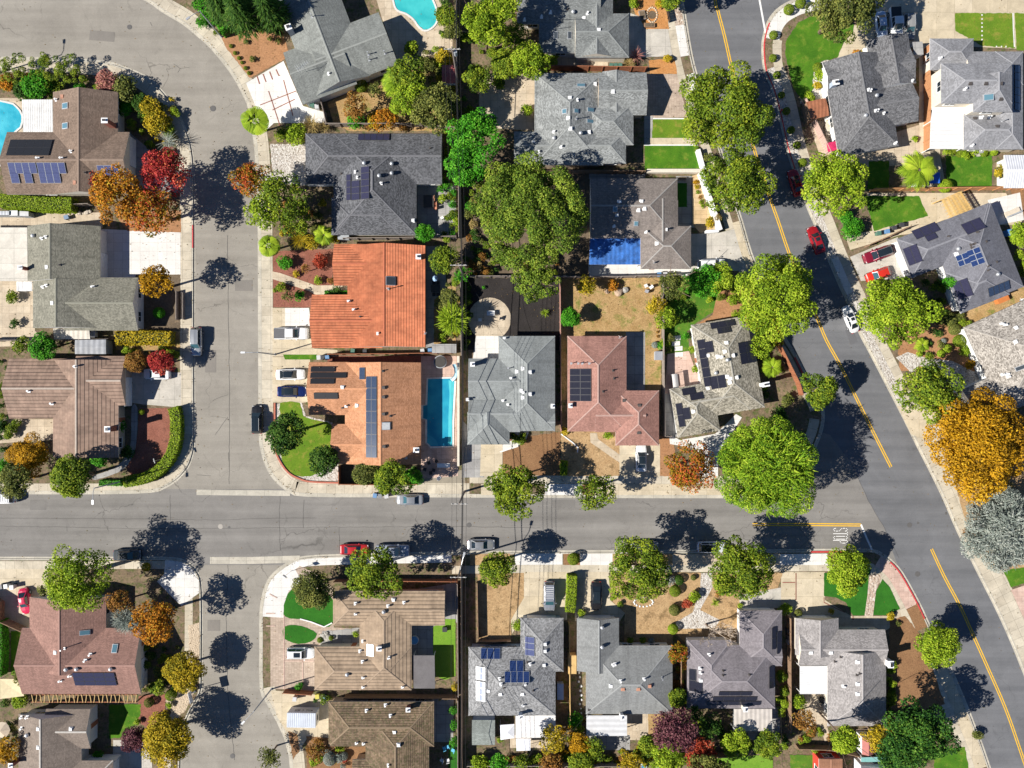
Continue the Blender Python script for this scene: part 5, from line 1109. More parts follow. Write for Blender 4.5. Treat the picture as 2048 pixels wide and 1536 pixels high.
def trunk_mesh(hk, rk):
    key = (round(hk, 1), round(rk, 2))
    if key not in _TM:
        mb = MB(); mb.tube([(0,0,-.1),(0.03,0,hk*.5),(0,.03,hk)], rk*1.25, 8, 0, True, rk*.85)
        for j in range(5):
            a = j/5*2*math.pi+.4; L = hk*.55; mb.tube([(0,0,hk*.82),(L*.5*math.cos(a),L*.5*math.sin(a),hk*1.12),(L*math.cos(a),L*math.sin(a),hk*1.5)], rk*.5, 6, 0, True, rk*.18)
        _TM[key] = mb.mesh('trunk', [BARK])
    return _TM[key]
SHRUBS = {'clip', 'bush', 'spiky', 'grass', 'puff'}
def plant(px, py, rp, kind, col, label, cat=None, group=None, zc=None, name=None, stretch=None, rz=None):
    """px, py = centre of the crown on the photograph, rp = its radius in photo pixels"""
    r = rp/S
    if zc is None: zc = r*0.72 if kind in SHRUBS else (max(1.2, r*1.0+1.2) if r < 3 else (3.2+r*.45 if kind == 'ball' else 4.0+r*0.62))
    r = rp/S*(CH-zc)/CH*(1.07 if kind in ('tree','loose','oak') else 1.14 if kind == 'ball' else 1)
    x, y = W(px, py, zc); me, rq = crown_mesh(kind, col, r); s = r/rq
    rz = R.uniform(0, 6.28) if rz is None else rz
    sx, sy = stretch or (1, 1)
    if stretch: rz = 0
    if kind in SHRUBS or zc < 1.3:
        o = obj(name or {'spiky': 'flowering_shrub', 'clip': 'clipped_shrub', 'grass': 'ornamental_grass'}.get(kind, 'shrub'), me, None, (x, y, zc), rz); o.scale = (s*sx, s*sy, s*.95); return tag(o, label, {'clip': 'clipped shrub', 'grass': 'grass clump'}.get(kind, cat or 'shrub'), group)
    o = empty(name or 'tree', (x, y, 0), label, cat or 'tree', group)
    c_ = obj('crown', me, o, (0, 0, zc), rz); c_.scale = (s*sx, s*sy, s)
    hk = max(0.8, zc - r*0.45); tk = obj('trunk', trunk_mesh(hk, max(.07, min(.4, r*.06))), o, (0, 0, 0), rz)
    return o
def palm(px, py, rp, label, feather=False, zc=4.5):
    r = rp/S*(CH-zc)/CH; x, y = W(px, py, zc); o = empty('palm_tree', (x, y, 0), label, 'palm')
    mb = MB(); mb.tube([(0,0,-.1),(.05,0,zc*.5),(0,0,zc)], .2, 9, 0, True, .16); mb.build('trunk', [BARK], o)
    Q, T = [], []; nf = 34 if not feather else 18
    for k in range(nf):
        a = k/nf*2*math.pi + NR.uniform(-.15, .15); el = NR.uniform(-.25, .7) if not feather else NR.uniform(.1, .8); L = r*NR.uniform(.85, 1.1)*(1 if feather or k % 2 else .55); pts = []
        for j in range(8):
            f = j/7; rr = L*f*math.cos(el*(1-f*.6)); zz = L*f*math.sin(el) - (0.55 if feather else .3)*L*f*f; pts.append(np.array([rr*math.cos(a), rr*math.sin(a), zz]))
        s = np.array([-math.sin(a), math.cos(a), 0]); up = np.array([0, 0, 1.0]); t0 = .5+NR.randn()*.2
        if feather:
            for j in range(1, 7):
                for m_ in (0, .5):
                    p = pts[j]*(1-m_) + pts[j+1]*m_ if j < 7 else pts[j]; d = (pts[j+1]-pts[j]); d /= np.linalg.norm(d)
                    for sg in (-1, 1):
                        e = p + s*sg*r*.3*math.sin(math.pi*min(1, (j+m_)/8+.12)) + d*r*.16 - up*r*.08; w = d*r*.05
                        Q.append([p-w, p+w, e+w*.4, e-w*.4]); T.append(t0+NR.randn()*.1)
        else:
            base = pts[3]; 
            for m_ in range(11):
                b_ = a + (m_-5)*.2; e = base + np.array([math.cos(b_), math.sin(b_), -.12 - .05*abs(m_-5)])*L*.6; n_ = np.array([-math.sin(b_), math.cos(b_), 0])*L*.075
                Q.append([base-n_*.3, base+n_*.3, e+n_*.6, e-n_*.6]); T.append(t0+NR.randn()*.1)
            Q.append([pts[0]-s*.03, pts[0]+s*.03, base+s*.03, base-s*.03]); T.append(.3)
    obj('fronds', quads('fronds', np.array(Q), np.array(T), LV['lime']), o, (0, 0, zc)); return o
def hedge(pts, wp, hm, col, label, cat='hedge', group=None, leaf_s=0.2, cover=1.6):
    """a clipped hedge along a path: dense leaves over a solid twiggy body"""
    q = [P(x, y, hm*.6) for x, y in pts]; b = Vector((q[0].x, q[0].y, 0)); w = wp/S/2; Pn, Nn = [], []
    body = MB(); L_, R_ = [], []
    for i, p in enumerate(q):
        d = (q[min(i+1, len(q)-1)] - q[max(i-1, 0)]).normalized(); n = Vector((-d.y, d.x, 0)); p = Vector((p.x, p.y, 0)) - b; L_.append(p+n*w*.8); R_.append(p-n*w*.8)
    for i in range(len(q)-1): body.prism([(v.x, v.y) for v in (L_[i], L_[i+1], R_[i+1], R_[i])], 0, hm*.86)
    for i in range(len(q)-1):
        a, c = q[i]-b, q[i+1]-b; a.z = c.z = 0; d = c-a; l = d.length; d.normalize(); n = Vector((-d.y, d.x, 0))
        for side, ar in (('t', l*w*2), ('l', l*hm), ('r', l*hm), ('e', w*2*hm if i == len(q)-2 else 0), ('s', w*2*hm if i == 0 else 0)):
            for _ in range(int(cover*ar/(leaf_s**2*.5))):
                u, v = R.random(), R.random(); jit = R.gauss(0, leaf_s*.3)
                if side == 't': p = a + d*(l*u) + n*(w*(2*v-1)); p.z = hm + jit; nn = Vector((0,0,1))
                elif side in 'lr': sg = 1 if side == 'l' else -1; p = a + d*(l*u) + n*(sg*(w+jit)); p.z = hm*v; nn = n*sg
                elif side == 'e': p = c + n*(w*(2*v-1)); p.z = hm*u; nn = d
                else: p = a + n*(w*(2*v-1)); p.z = hm*u; nn = -d
                Pn.append(p); Nn.append(nn)
    Pn, Nn = np.array([tuple(p) for p in Pn]), np.array([tuple(p) for p in Nn])
    v = leaves(Pn, unit(Nn + np.array([0,0,.4]) + NR.randn(len(Nn), 3)*.45), leaf_s*NR.uniform(.7, 1.4, len(Pn)))
    o = empty('hedge', b, label, cat, group); obj('foliage', quads('foliage', v, .5+NR.randn(len(v))*.22, LV[col]), o); body.build('branches', [plain('hedge_twigs', (0.05,0.06,0.015), 0.9)], o); return o
def many(items, kind, col, label, group, cat='shrub', **kw):
    for it in items: plant(it[0], it[1], it[2], kind, it[3] if len(it) > 3 else col, label, cat, group, **kw)

# --- street trees and garden trees, by crown centre and radius on the photograph
for a_ in [
 (330,340,46,'loose','red','crimson tree over the kerb inside the bend'),
 (238,392,60,'loose','orange','orange autumn tree leaning over the brown roof inside the bend'),
 (305,420,50,'loose','mixed','red and green turning tree above the square white driveway'),
 (195,362,26,'loose','scarlet','small red-tipped tree at the edge of the brown roof solar panels'),
 (322,725,24,'ball','red','small round crimson tree hiding a white car'),
 (272,723,21,'ball','rust','small rust-brown round tree beside the crimson one'),
 (312,562,37,'loose','gold','golden-orange tree at the lower corner of the square white driveway'),
 (58,912,46,'puff','gold','cloud-pruned tree with golden tops in the lower left garden'),
 (142,956,44,'tree','green','green street tree left of the curved hedge'),
 (30,962,36,'tree','olive','dark street tree above the white van at the left edge'),
 (12,935,20,'bush','vivid','bright green shrub beside the golden cloud-pruned tree'),
 (85,692,28,'tree','vivid','fresh green tree above the brown tile roof'),
 (45,690,22,'loose','green','dull green tree left of the fresh green tree'),
 (480,22,46,'conifer','dark','dark conifer at the top left of the angled house'),
 (535,18,40,'conifer','dark','second dark conifer touching the angled grey-green roof'),
 (437,5,34,'conifer','dark','dark conifer behind the bright hedge at the top bend'),
 (503,358,38,'loose','mixed','turning tree with reddish leaves at the kerb by the charcoal house'),
 (560,390,50,'loose','green','olive-green tree in front of the charcoal house'),
 (524,425,38,'loose','lime','smaller yellow-green tree by the pavement below the turning tree'),
 (592,440,36,'loose','green','sparse green tree in the leafy bed by the charcoal house'),
 (820,150,38,'tree','green','round green tree right of the feather palm'),
 (818,200,38,'tree','lime','bright tree below the feather palm in the dry lawn'),
 (872,218,48,'tree','olive','yellow-olive tree at the foot of the red shed'),
 (712,213,28,'loose','rust','rusty turning tree in the dry lawn by the angled house'),
 (770,238,26,'loose','orange','orange turning shrub-tree at the fence above the charcoal roof'),
 (970,48,44,'tree','lime','tall lime-green tree right of the top utility pole'),
 (1000,10,36,'tree','lime','lime-green tree at the top edge right of the power lines'),
 (955,156,30,'tree','green','round green tree right of the red shed across the power line'),
 (1012,130,34,'tree','green','green tree left of the mottled grey house garden'),
 (1062,120,36,'tree','lime','bright tree between the two top grey houses'),
 (1030,75,30,'loose','green','loose green tree beside the steel-grey roof'),
 (892,30,22,'tree','green','slim green tree between pool and power line'),
 (905,62,18,'tree','olive','small olive tree beside the top utility pole'),
 (952,270,54,'tree','vivid','big vivid green tree on the power line'),
 (930,335,40,'tree','vivid','vivid green tree below the biggest vivid one'),
 (968,358,28,'loose','green','green tree wedged between vivid trees and the great oak'),
 (1448,224,87,'tree','green','largest street tree on the left of the avenue'),
 (1472,366,68,'tree','green','street tree on the left of the avenue beside the white garden wall'),
 (1556,592,80,'tree','lime','broad yellow-green street tree at the middle of the avenue'),
 (1640,780,38,'tree','green','small street tree above the feathery cedar at the avenue kerb'),
 (1671,370,65,'tree','lime','street tree over the upper red parked car'),
 (1790,625,73,'tree','lime','street tree over the white parked car and driveway'),
 (1860,778,60,'tree','green','dense street tree in front of the mottled taupe house'),
 (1690,8,72,'tree','olive','olive tree at the top edge over the parked pickup'),
 (1033,980,56,'tree','green','street tree over the pavement below the sage-grey house'),
 (1190,986,40,'loose','green','sparse street tree below the rose-pink house'),
 (1380,936,52,'loose','mixed','red and yellow autumn tree beside the white walk'),
 (993,1140,38,'tree','green','street tree above the straw yard by the utility pole'),
 (1280,1140,64,'tree','green','street tree hiding a dark car on the south kerb'),
 (1484,1142,66,'tree','green','street tree right of the white-roofed car on the south kerb'),
 (1698,1140,42,'ball','lime','rounded tree on the artificial turf by the STOP lettering'),
 (750,1147,57,'tree','green','street tree over the pale pickup on the south kerb'),
 (627,1180,37,'ball','olive','round olive tree on the turf oval'),
 (155,1160,68,'loose','lime','light yellow-green tree over the red-brown roof'),
 (308,1240,46,'loose','orange','orange tree beside the red-brown roof'),
 (240,1208,28,'loose','rust','rusty tree touching the red-brown roof corner'),
 (255,1236,24,'feather','silver','grey leafless-looking shrub between rusty and orange trees'),
 (368,1342,35,'ball','yellow','smaller round yellow tree at the lower lane kerb'),
 (335,1478,46,'ball','yellow','larger round yellow-green tree at the lower lane kerb'),
 (1878,1291,40,'ball','lime','neat round lime tree on the pavement beside the bark yard'),
 (1832,1470,70,'tree','fir','wide green conifer at the bottom beside the avenue'),
 (1795,1508,42,'tree','fir','smaller green conifer at the bottom edge'),
 (1757,1475,32,'loose','yellow','yellow tree beside the red garden shed'),
 (1690,1480,28,'tree','lime','green tree below the pale grey house patio'),
 (1607,1440,25,'loose','rust','rusty brown tree in the pale grey house side garden'),
 (1597,1402,16,'bush','lime','small green shrub below the white ribbed roof'),
 (574,866,40,'tree','dark','dark glossy tree on the corner lawn of the orange shingle house'),
 (648,920,32,'tree','dark','dark tree against the orange shingle gable'),
 (783,958,38,'tree','green','tree over the pavement below the orange shingle house'),
 (730,946,24,'tree','olive','tree in the shrub bed left of the pavement tree'),
 (826,956,20,'bush','vivid','green shrub at the end of the pool terrace'),
 (890,518,29,'tree','green','round green tree right of the terracotta roof'),
 (926,548,18,'loose','vivid','thin green tree at the middle utility pole'),
 (900,595,18,'tree','olive','yellowish tree beside the terracotta house patio'),
 (906,640,24,'cedar','lime','bushy bamboo-like plant below the yellowish tree'),
 (849,466,17,'ball','vivid','small bright round tree at the corner of the charcoal roof'),
 (1141,634,19,'ball','vivid','bright green column shrub in the dry back lawn'),
 (1172,572,22,'loose','yellow','yellow shrub tree by the back fence of the dry lawn'),
 (1345,568,28,'loose','olive','olive tree at the corner of the wild lawn'),
 (1312,612,22,'loose','yellow','yellow-leaved tree on the fence of the wild lawn'),
 (1332,636,24,'loose','lime','lime tree beside the wild lawn'),
 (1405,562,34,'tree','vivid','green tree left of the white car under leaves'),
 (1440,555,30,'tree','lime','bright citrus tree over the driveway below the taupe-grey house'),
 (1524,690,26,'loose','lime','lime tree right of the speckled house'),
 (1510,640,22,'loose','yellow','yellow-green tree above the speckled house corner'),
 (1350,1458,48,'loose','purple','purple-leaved plum tree below the ash-grey house'),
 (1400,1506,34,'loose','scarlet','scarlet tree below the purple plum'),
 (1108,1478,30,'loose','yellow','yellow-green tree beside the stained white roof'),
 (1158,1490,22,'ball','gold','golden round tree at the bottom fence'),
 (1150,1440,17,'bush','vivid','green shrub at the corner of the smooth white roof'),
 (1185,1500,24,'loose','green','green tree right of the golden round tree'),
 (1355,1306,22,'loose','mixed','green and red shrub tree between ash-grey and mauve-grey roofs'),
 (1354,1395,19,'tree','green','narrow green tree between ash-grey and mauve-grey roofs'),
 (1470,1488,30,'tree','lime','citrus tree above the bright turf'),
 (1535,1490,30,'tree','green','tree at the right of the bright turf'),
 (1340,1510,34,'tree','lime','yellow-green tree left of the scarlet tree'),
 (1300,1490,22,'tree','green','green tree below the dry patio lawn'),
 (1262,1528,28,'loose','yellow','yellowish tree above the small blue pool at the bottom edge'),
 (1160,1530,26,'tree','green','green tree at the bottom edge below the golden tree'),
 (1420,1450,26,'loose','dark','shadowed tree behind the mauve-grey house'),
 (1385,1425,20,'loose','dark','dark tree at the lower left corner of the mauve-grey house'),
 (1955,1470,12,'bush','olive','tiny olive shrub at the pavement by the bottom avenue kerb'),
 (12,1500,30,'loose','gold','yellow tree in the bottom left corner'),
 (45,1355,20,'loose','olive','olive shrub-tree left of the dark pergola'),
 (2040,470,22,'tree','lime','lime tree behind the blue-slate house at the right edge'),
 (1902,566,16,'tree','vivid','small green tree against the blue-slate house'),
 (1765,572,18,'loose','green','green branches beside the red car in the driveway'),
 (540,1512,24,'loose','olive','rounded olive shrub-tree on the lower lane corner'),
 (632,1500,22,'loose','rust','rust-tipped tree in front of the mossy house'),
 (1420,1545,40,'tree','olive','olive tree cut by the bottom edge'),
 (1000,1525,20,'bush','vivid','green shrub at the bottom edge below the sheds'),
 (960,1528,22,'bush','lime','lime shrub at the bottom edge beside the power line'),
 (1045,1528,20,'bush','green','green bush at the bottom edge right of the lime one'),
 (1105,1530,26,'bush','rust','rusty shrub at the bottom edge'),
 (268,1478,24,'ball','purple','maroon round tree beside the larger yellow tree'),
 (1345,-52,62,'tree','green','tree mostly beyond the top edge with branches hanging by the avenue'),
 (822,95,15,'bush','lime','small shrub in the round planter by the kidney pool'),
]:
    plant(a_[0], a_[1], a_[2], a_[3], a_[4], a_[5], zc={970: 9, 1000: 9, 1690: 9, 155: 7.8, 1345: 7.5}.get(a_[0]))
# big individuals
plant(1062,420,104,'oak','oak','great spreading oak over the middle of the block',zc=10.5,name='oak_tree'); plant(1072,560,44,'oak','oak','lower limb-like oak at the foot of the great one',zc=7.0,name='oak_tree')
plant(1530,932,102,'fine','cedar','feathery bright green cedar at the avenue corner',zc=9.0,stretch=(1,1),name='cedar_tree',cat='cedar')
plant(1962,888,104,'tree','gold','huge golden autumn tree at the right edge',zc=6.0); plant(2008,1060,84,'fine','silver','silvery grey-leaved tree at the right edge',zc=4.0)
palm(511,242,28,'fan palm on the pavement at the end of the bend'); palm(537,491,21,'smaller fan palm above the red mulch garden',zc=3.5); palm(795,165,36,'feather palm in the dry lawn of the angled house',True,4.5); palm(1838,340,40,'feather palm in the patio beside the blue tarpaulin',True,5.0); palm(1545,735,22,'low palm-like banana plant right of the speckled house',True,2.2); palm(648,470,22,'low yellow palm under the charcoal house',True,2.0)
palm(1845,690,16,'low feathery cycad in the red mulch garden',True,1.0)
# pom-pom topiary along the top left pavement
plant(28,138,34,'cloud','green','pom-pom topiary tree at the left edge by the bend',zc=2.6); plant(88,138,38,'cloud','green','middle pom-pom topiary tree by the bend',zc=2.6); plant(138,140,32,'cloud','green','right-hand pom-pom topiary tree casting dotted shadows on the bend',zc=2.6)
# shrubs
for a_ in [
 (75,172,30,'bush','vivid','glossy green shrub behind the pom-pom trees'),(48,182,22,'bush','dark','dark shrub by the pale pool'),(105,176,20,'bush','green','green shrub above the white patio roof'),(15,165,20,'bush','orange','orange shrub at the left edge above the pool'),
 (215,165,26,'bush','pink','pinkish seed-headed shrub above the brown roof'),(250,178,28,'bush','olive','dark olive shrub at the top of the brown roof'),(196,178,10,'bush','lime','small lime shrub touching the brown roof ridge'),(250,216,18,'bush','vivid','bright green shrub beside the brown house chimney'),(278,205,20,'bush','dark','dark shrub behind the yellow one inside the bend'),
 (300,212,22,'bush','yellow','upper yellow shrub inside the bend'),(312,246,26,'bush','yellow','lower yellow shrub inside the bend'),(338,262,16,'bush','green','green shrub at the pavement inside the bend'),(336,284,20,'spiky','silver','greyish spiky shrub inside the bend'),(318,225,12,'bush','gold','orange-tipped shrub between the yellow ones'),(340,305,10,'bush','lime','small lime shrub above the crimson tree'),
 (25,595,14,'bush','green','round shrub on the left patio of the olive-grey house'),(318,626,12,'clip','vivid','small conical green shrub in the shaded front garden'),(30,648,12,'bush','dark','dark shrub at the pool corner by the olive-grey house'),
 (240,853,13,'bush','vivid','narrow green shrub under the brown tile house chimney'),(283,824,6,'clip','lime','tiny clipped ball at the top of the red mulch corner'),(200,918,18,'bush','vivid','green shrub under the brown tile eaves'),(255,905,14,'bush','dark','dark shrub under the brown tile eaves'),
 (722,171,14,'clip','green','round clipped green shrub at the white gable'),(750,180,18,'loose','olive','greyish bush in the dry lawn'),(712,242,18,'bush','vivid','green shrub by the gate of the dry lawn'),(748,240,18,'bush','yellow','yellow shrub with red flowers at the fence'),(870,175,12,'bush','green','small green shrub left of the red shed'),(855,130,16,'bush','olive','cactus-like shrub by the red shed'),(890,115,20,'bush','yellow','yellow-green shrub above the red shed'),
 (592,268,24,'bush','lime','lime shrub above the charcoal roof gravel'),(562,270,16,'bush','green','green shrub left of the lime one'),(622,252,22,'grass','straw','orange-brown ornamental grass below the angled house driveway'),(648,255,14,'grass','straw','brown ornamental grass by the fence corner'),
 (600,480,22,'grass','yellow','yellow ornamental grass at the end of the leafy bed'),(625,484,16,'bush','yellow','yellow-green shrub under the charcoal house'),
 (570,525,16,'bush','vivid','green shrub at the top of the red mulch garden'),(640,522,17,'bush','scarlet','dark red shrub in the red mulch garden'),(612,538,11,'loose','rust','brownish shrub in the red mulch garden'),(592,548,8,'bush','yellow','small yellow shrub in the red mulch garden'),(637,562,10,'bush','lime','lime shrub beside the terracotta path'),(563,575,12,'bush','green','green shrub below the terracotta path'),(575,592,12,'loose','olive','olive shrub below the terracotta path'),(600,592,12,'bush','vivid','vivid shrub at the garage corner of the terracotta house'),(662,562,8,'bush','rust','tiny rust shrub by the terracotta wall'),(551,580,6,'bush','green','tiny shrub at the pavement edge of the red mulch'),
 (672,583,12,'bush','dark','dark shrub beneath the terracotta eaves'),
 (640,748,8,'clip','lime','clipped lime shrub in front of the white sedan'),
 (1270,112,16,'spiky','pink','pink-leaved bush at the steel-grey house corner'),(1258,128,14,'grass','straw','straw-coloured grass below the pink bush'),(1335,118,10,'bush','yellow','yellow shrub on the orange mulch'),(1268,8,12,'bush','lime','lime shrub in the orange mulch bed'),(1318,8,10,'bush','yellow','yellow shrub in the orange mulch bed'),(1340,2,18,'tree','green','green branches at the top edge by the avenue'),
 (1055,220,14,'bush','lime','small lime shrub by the mottled grey house'),
 (1635,135,10,'clip','green','round dark shrub in the pebble bed'),(1640,150,14,'bush','lime','lime bush in the pebble bed'),(1634,172,10,'bush','yellow','yellow-green bush in the pebble bed'),(1618,196,14,'bush','lime','lime ground plant below the lawn'),
 (1712,106,10,'bush','orange','rust-flowered shrub beside the dark slate porch'),(1726,106,6,'bush','yellow','small yellow shrub at the dark slate porch'),
 (1920,306,9,'clip','green','clipped green ball left of the fountain'),(1968,306,8,'clip','green','clipped green ball right of the fountain'),(1988,304,8,'clip','lime','lime clipped ball by the right edge fountain bed'),(2000,345,16,'bush','yellow','yellow-green shrub left of the white outbuilding'),
 (1890,372,14,'clip','lime','round shrub at the lower end of the right lawn'),(1828,278,8,'bush','lime','lime shrub on the dark slate house fence'),
 (1702,458,24,'bush','vivid','tall vivid hedge shrub at the avenue pavement'),(1690,432,16,'bush','vivid','upper vivid hedge shrub at the avenue pavement'),
 (1909,659,12,'clip','olive','largest clipped dome by the white wall of the mottled taupe house'),(1919,682,13,'clip','green','second clipped dome by the white wall'),(1929,702,12,'bush','lime','lime shrub below the clipped domes'),(1895,697,9,'clip','lime','clipped lime dome in the red mulch'),(1882,707,8,'clip','lime','smaller clipped lime dome in the red mulch'),(1887,682,6,'clip','silver','grey clipped ball in the red mulch'),(1940,728,12,'bush','gold','golden-brown shrub at the shaded entrance'),(1840,707,8,'bush','lime','lime shrub at the edge of the street tree'),(1858,712,9,'bush','green','green shrub above the pale gravel path'),(1938,647,8,'bush','green','small shrub on the dry strip'),(1900,640,14,'bush','olive','olive shrub under the blue-slate corner'),
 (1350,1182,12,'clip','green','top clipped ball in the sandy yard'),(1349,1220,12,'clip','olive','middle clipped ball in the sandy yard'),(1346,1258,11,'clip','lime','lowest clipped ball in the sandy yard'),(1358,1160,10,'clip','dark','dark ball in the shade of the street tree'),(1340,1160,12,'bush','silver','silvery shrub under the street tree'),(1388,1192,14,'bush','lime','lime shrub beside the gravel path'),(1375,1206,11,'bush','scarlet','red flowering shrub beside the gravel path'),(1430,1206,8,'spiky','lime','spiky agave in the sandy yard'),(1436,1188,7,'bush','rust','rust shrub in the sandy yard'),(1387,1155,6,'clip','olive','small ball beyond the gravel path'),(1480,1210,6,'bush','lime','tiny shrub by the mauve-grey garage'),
 (1227,1195,8,'bush','lime','lime shrub on the drive edge of the bark yard'),(1240,1208,7,'bush','green','green shrub on the drive edge of the bark yard'),(1162,1226,9,'bush','lime','lime shrub at the ash-grey garage corner'),(1260,1280,8,'bush','green','green shrub under the ash-grey eaves'),(1285,1280,8,'bush','green','second shrub under the ash-grey eaves'),(1303,1280,8,'bush','silver','pale shrub under the ash-grey eaves'),
 (1035,1250,12,'bush','lime','lime shrub at the path corner of the blue-panel house'),(1147,1118,13,'clip','green','clipped ball between the two aprons on the south kerb'),
 (1570,1218,14,'bush','lime','tall lime shrub between mauve-grey and pale grey houses'),(1597,1226,8,'clip','olive','small ball at the pale grey garage'),(1780,1232,10,'bush','yellow','yellow-green shrub below the turf'),(1662,1222,7,'bush','yellow','small yellow shrub at the pale grey porch'),(1796,1247,6,'bush','olive','olive shrub at the bark yard corner'),
 (1562,1345,7,'bush','green','little shrub right of the mauve-grey roof'),(1564,1420,9,'bush','lime','lime shrub by the lower fence of the pale grey house'),(1780,1340,9,'bush','lime','upper lime shrub along the pale grey wall'),(1779,1358,8,'bush','lime','middle lime shrub along the pale grey wall'),(1781,1400,11,'bush','green','lower green shrub along the pale grey wall'),
 (342,1390,12,'clip','green','round clipped shrub below the smaller yellow tree'),(337,1410,8,'bush','lime','small lime shrub below the round clipped one'),(331,1424,6,'bush','yellow','tiny yellow shrub above the larger yellow tree'),(385,1376,8,'bush','yellow','yellow shrub behind the basketball hoop'),(298,1405,10,'clip','olive','olive ball in the maroon groundcover'),(315,1375,18,'bush','green','green bush under the red-brown gable'),(275,1442,8,'bush','lime','pale lime shrub at the lawn edge'),(85,1180,12,'bush','olive','olive shrub at the red-brown roof corner'),(292,1134,9,'clip','yellow','small yellow ball at the lower lane corner'),
 (196,1510,12,'bush','vivid','green shrub in the taupe house entrance'),(40,1400,18,'bush','lime','yellow-green shrub below the dark pergola'),
 (598,1372,9,'bush','vivid','green shrub in the gravel wedge'),(640,1280,6,'clip','green','clipped ball by the courtyard rocks'),(662,1276,5,'clip','green','second clipped ball by the courtyard rocks'),(710,1268,8,'bush','lime','lime plant in the gravel courtyard'),(910,1372,10,'bush','yellow','yellow shrub behind the grey flat cover'),
 (660,1518,14,'clip','silver','greyish clipped shrub in front of the mossy house'),(688,1512,9,'clip','silver','smaller greyish clipped shrub in front of the mossy house'),(628,1525,10,'bush','lime','lime shrub at the bottom edge by the mossy house'),(690,1520,6,'bush','red','tiny red shrub by the mossy house door'),
 (1000,1478,8,'bush','lime','small lime shrub below the green-grey shed'),(1240,878,7,'bush','green','tiny shrub at the rose-pink garage'),(1215,870,10,'bush','lime','lime shrub under the rose-pink eaves'),(1130,862,10,'bush','yellow','yellow shrub at the corner of the straw yard'),(1385,700,8,'bush','lime','lime shrub in the side bed of the speckled house'),(1372,672,9,'bush','vivid','green shrub by the stepping stones'),(1390,738,8,'bush','lime','second lime shrub in the side bed'),(1322,690,10,'bush','vivid','green vine on the fence by the stepping stones'),(1310,690,7,'clip','silver','grey ball at the edge of the dry back lawn'),(1465,600,12,'bush','lime','lime shrub on the dirt mound'),(1495,585,14,'grass','rust','brown dry plant on the dirt mound'),(1575,800,14,'bush','olive','olive shrub at the speckled house corner'),(1560,830,18,'bush','dark','dark shrub behind the cedar'),
 (1420,446,12,'bush','yellow','yellow-green planting in the corner of the white garden wall'),
 (905,385,9,'bush','vivid','upper vine on the charcoal patio fence'),(905,410,9,'bush','vivid','middle vine on the charcoal patio fence'),(905,432,9,'bush','vivid','lower vine on the charcoal patio fence'),(907,1420,11,'bush','vivid','upper vine on the mossy house fence'),(908,1450,11,'bush','vivid','middle vine on the mossy house fence'),(907,1482,10,'bush','vivid','lower vine on the mossy house fence'),
 (1330,560,12,'bush','green','green shrub at the top of the wild lawn'),(1225,572,14,'bush','orange','orange plant by the boulders'),(1090,626,8,'spiky','lime','agave in the black mulch'),(968,575,5,'bush','vivid','tiny green plant in the black mulch'),
]:
    plant(a_[0], a_[1], a_[2], a_[3], a_[4], a_[5])
many([(1578,19,11),(1601,6,11),(1547,70,9),(1546,116,8),(1554,150,8),(1563,190,7),(1573,222,8),(1582,260,8),(1594,290,8),(1605,325,9)], 'clip', 'green', 'clipped oval shrub in the pale gravel strip along the avenue', 'clipped shrubs in the avenue gravel strip')
many([(462,92,4),(470,106,4),(478,116,4),(484,125,3.5),(491,136,4),(498,146,4)], 'clip', 'green', 'tiny clipped ball in the row edging the reddish front garden at the bend', 'tiny balls along the reddish garden')
many([(1314,638,3),(1315,647,3),(1315,656,3),(1315,664,3),(1315,673,3)], 'bush', 'rust', 'small dry tuft in the row beside the fence of the dry back lawn', 'dry tufts along the fence')
many([(492,84,6),(505,118,7),(540,77,6),(557,82,7),(518,62,5)], 'bush', 'olive', 'small desert plant in the reddish front garden at the bend', 'desert plants in the reddish garden')
many([(1395,300,6),(1403,362,5,'yellow'),(1394,374,6,'yellow'),(1396,384,5),(1400,394,5,'rust'),(1403,404,6),(1405,412,5,'lime'),(1392,364,6,'gold')], 'bush', 'green', 'small potted-looking plant in the row behind the white garden wall', 'plants behind the white garden wall')
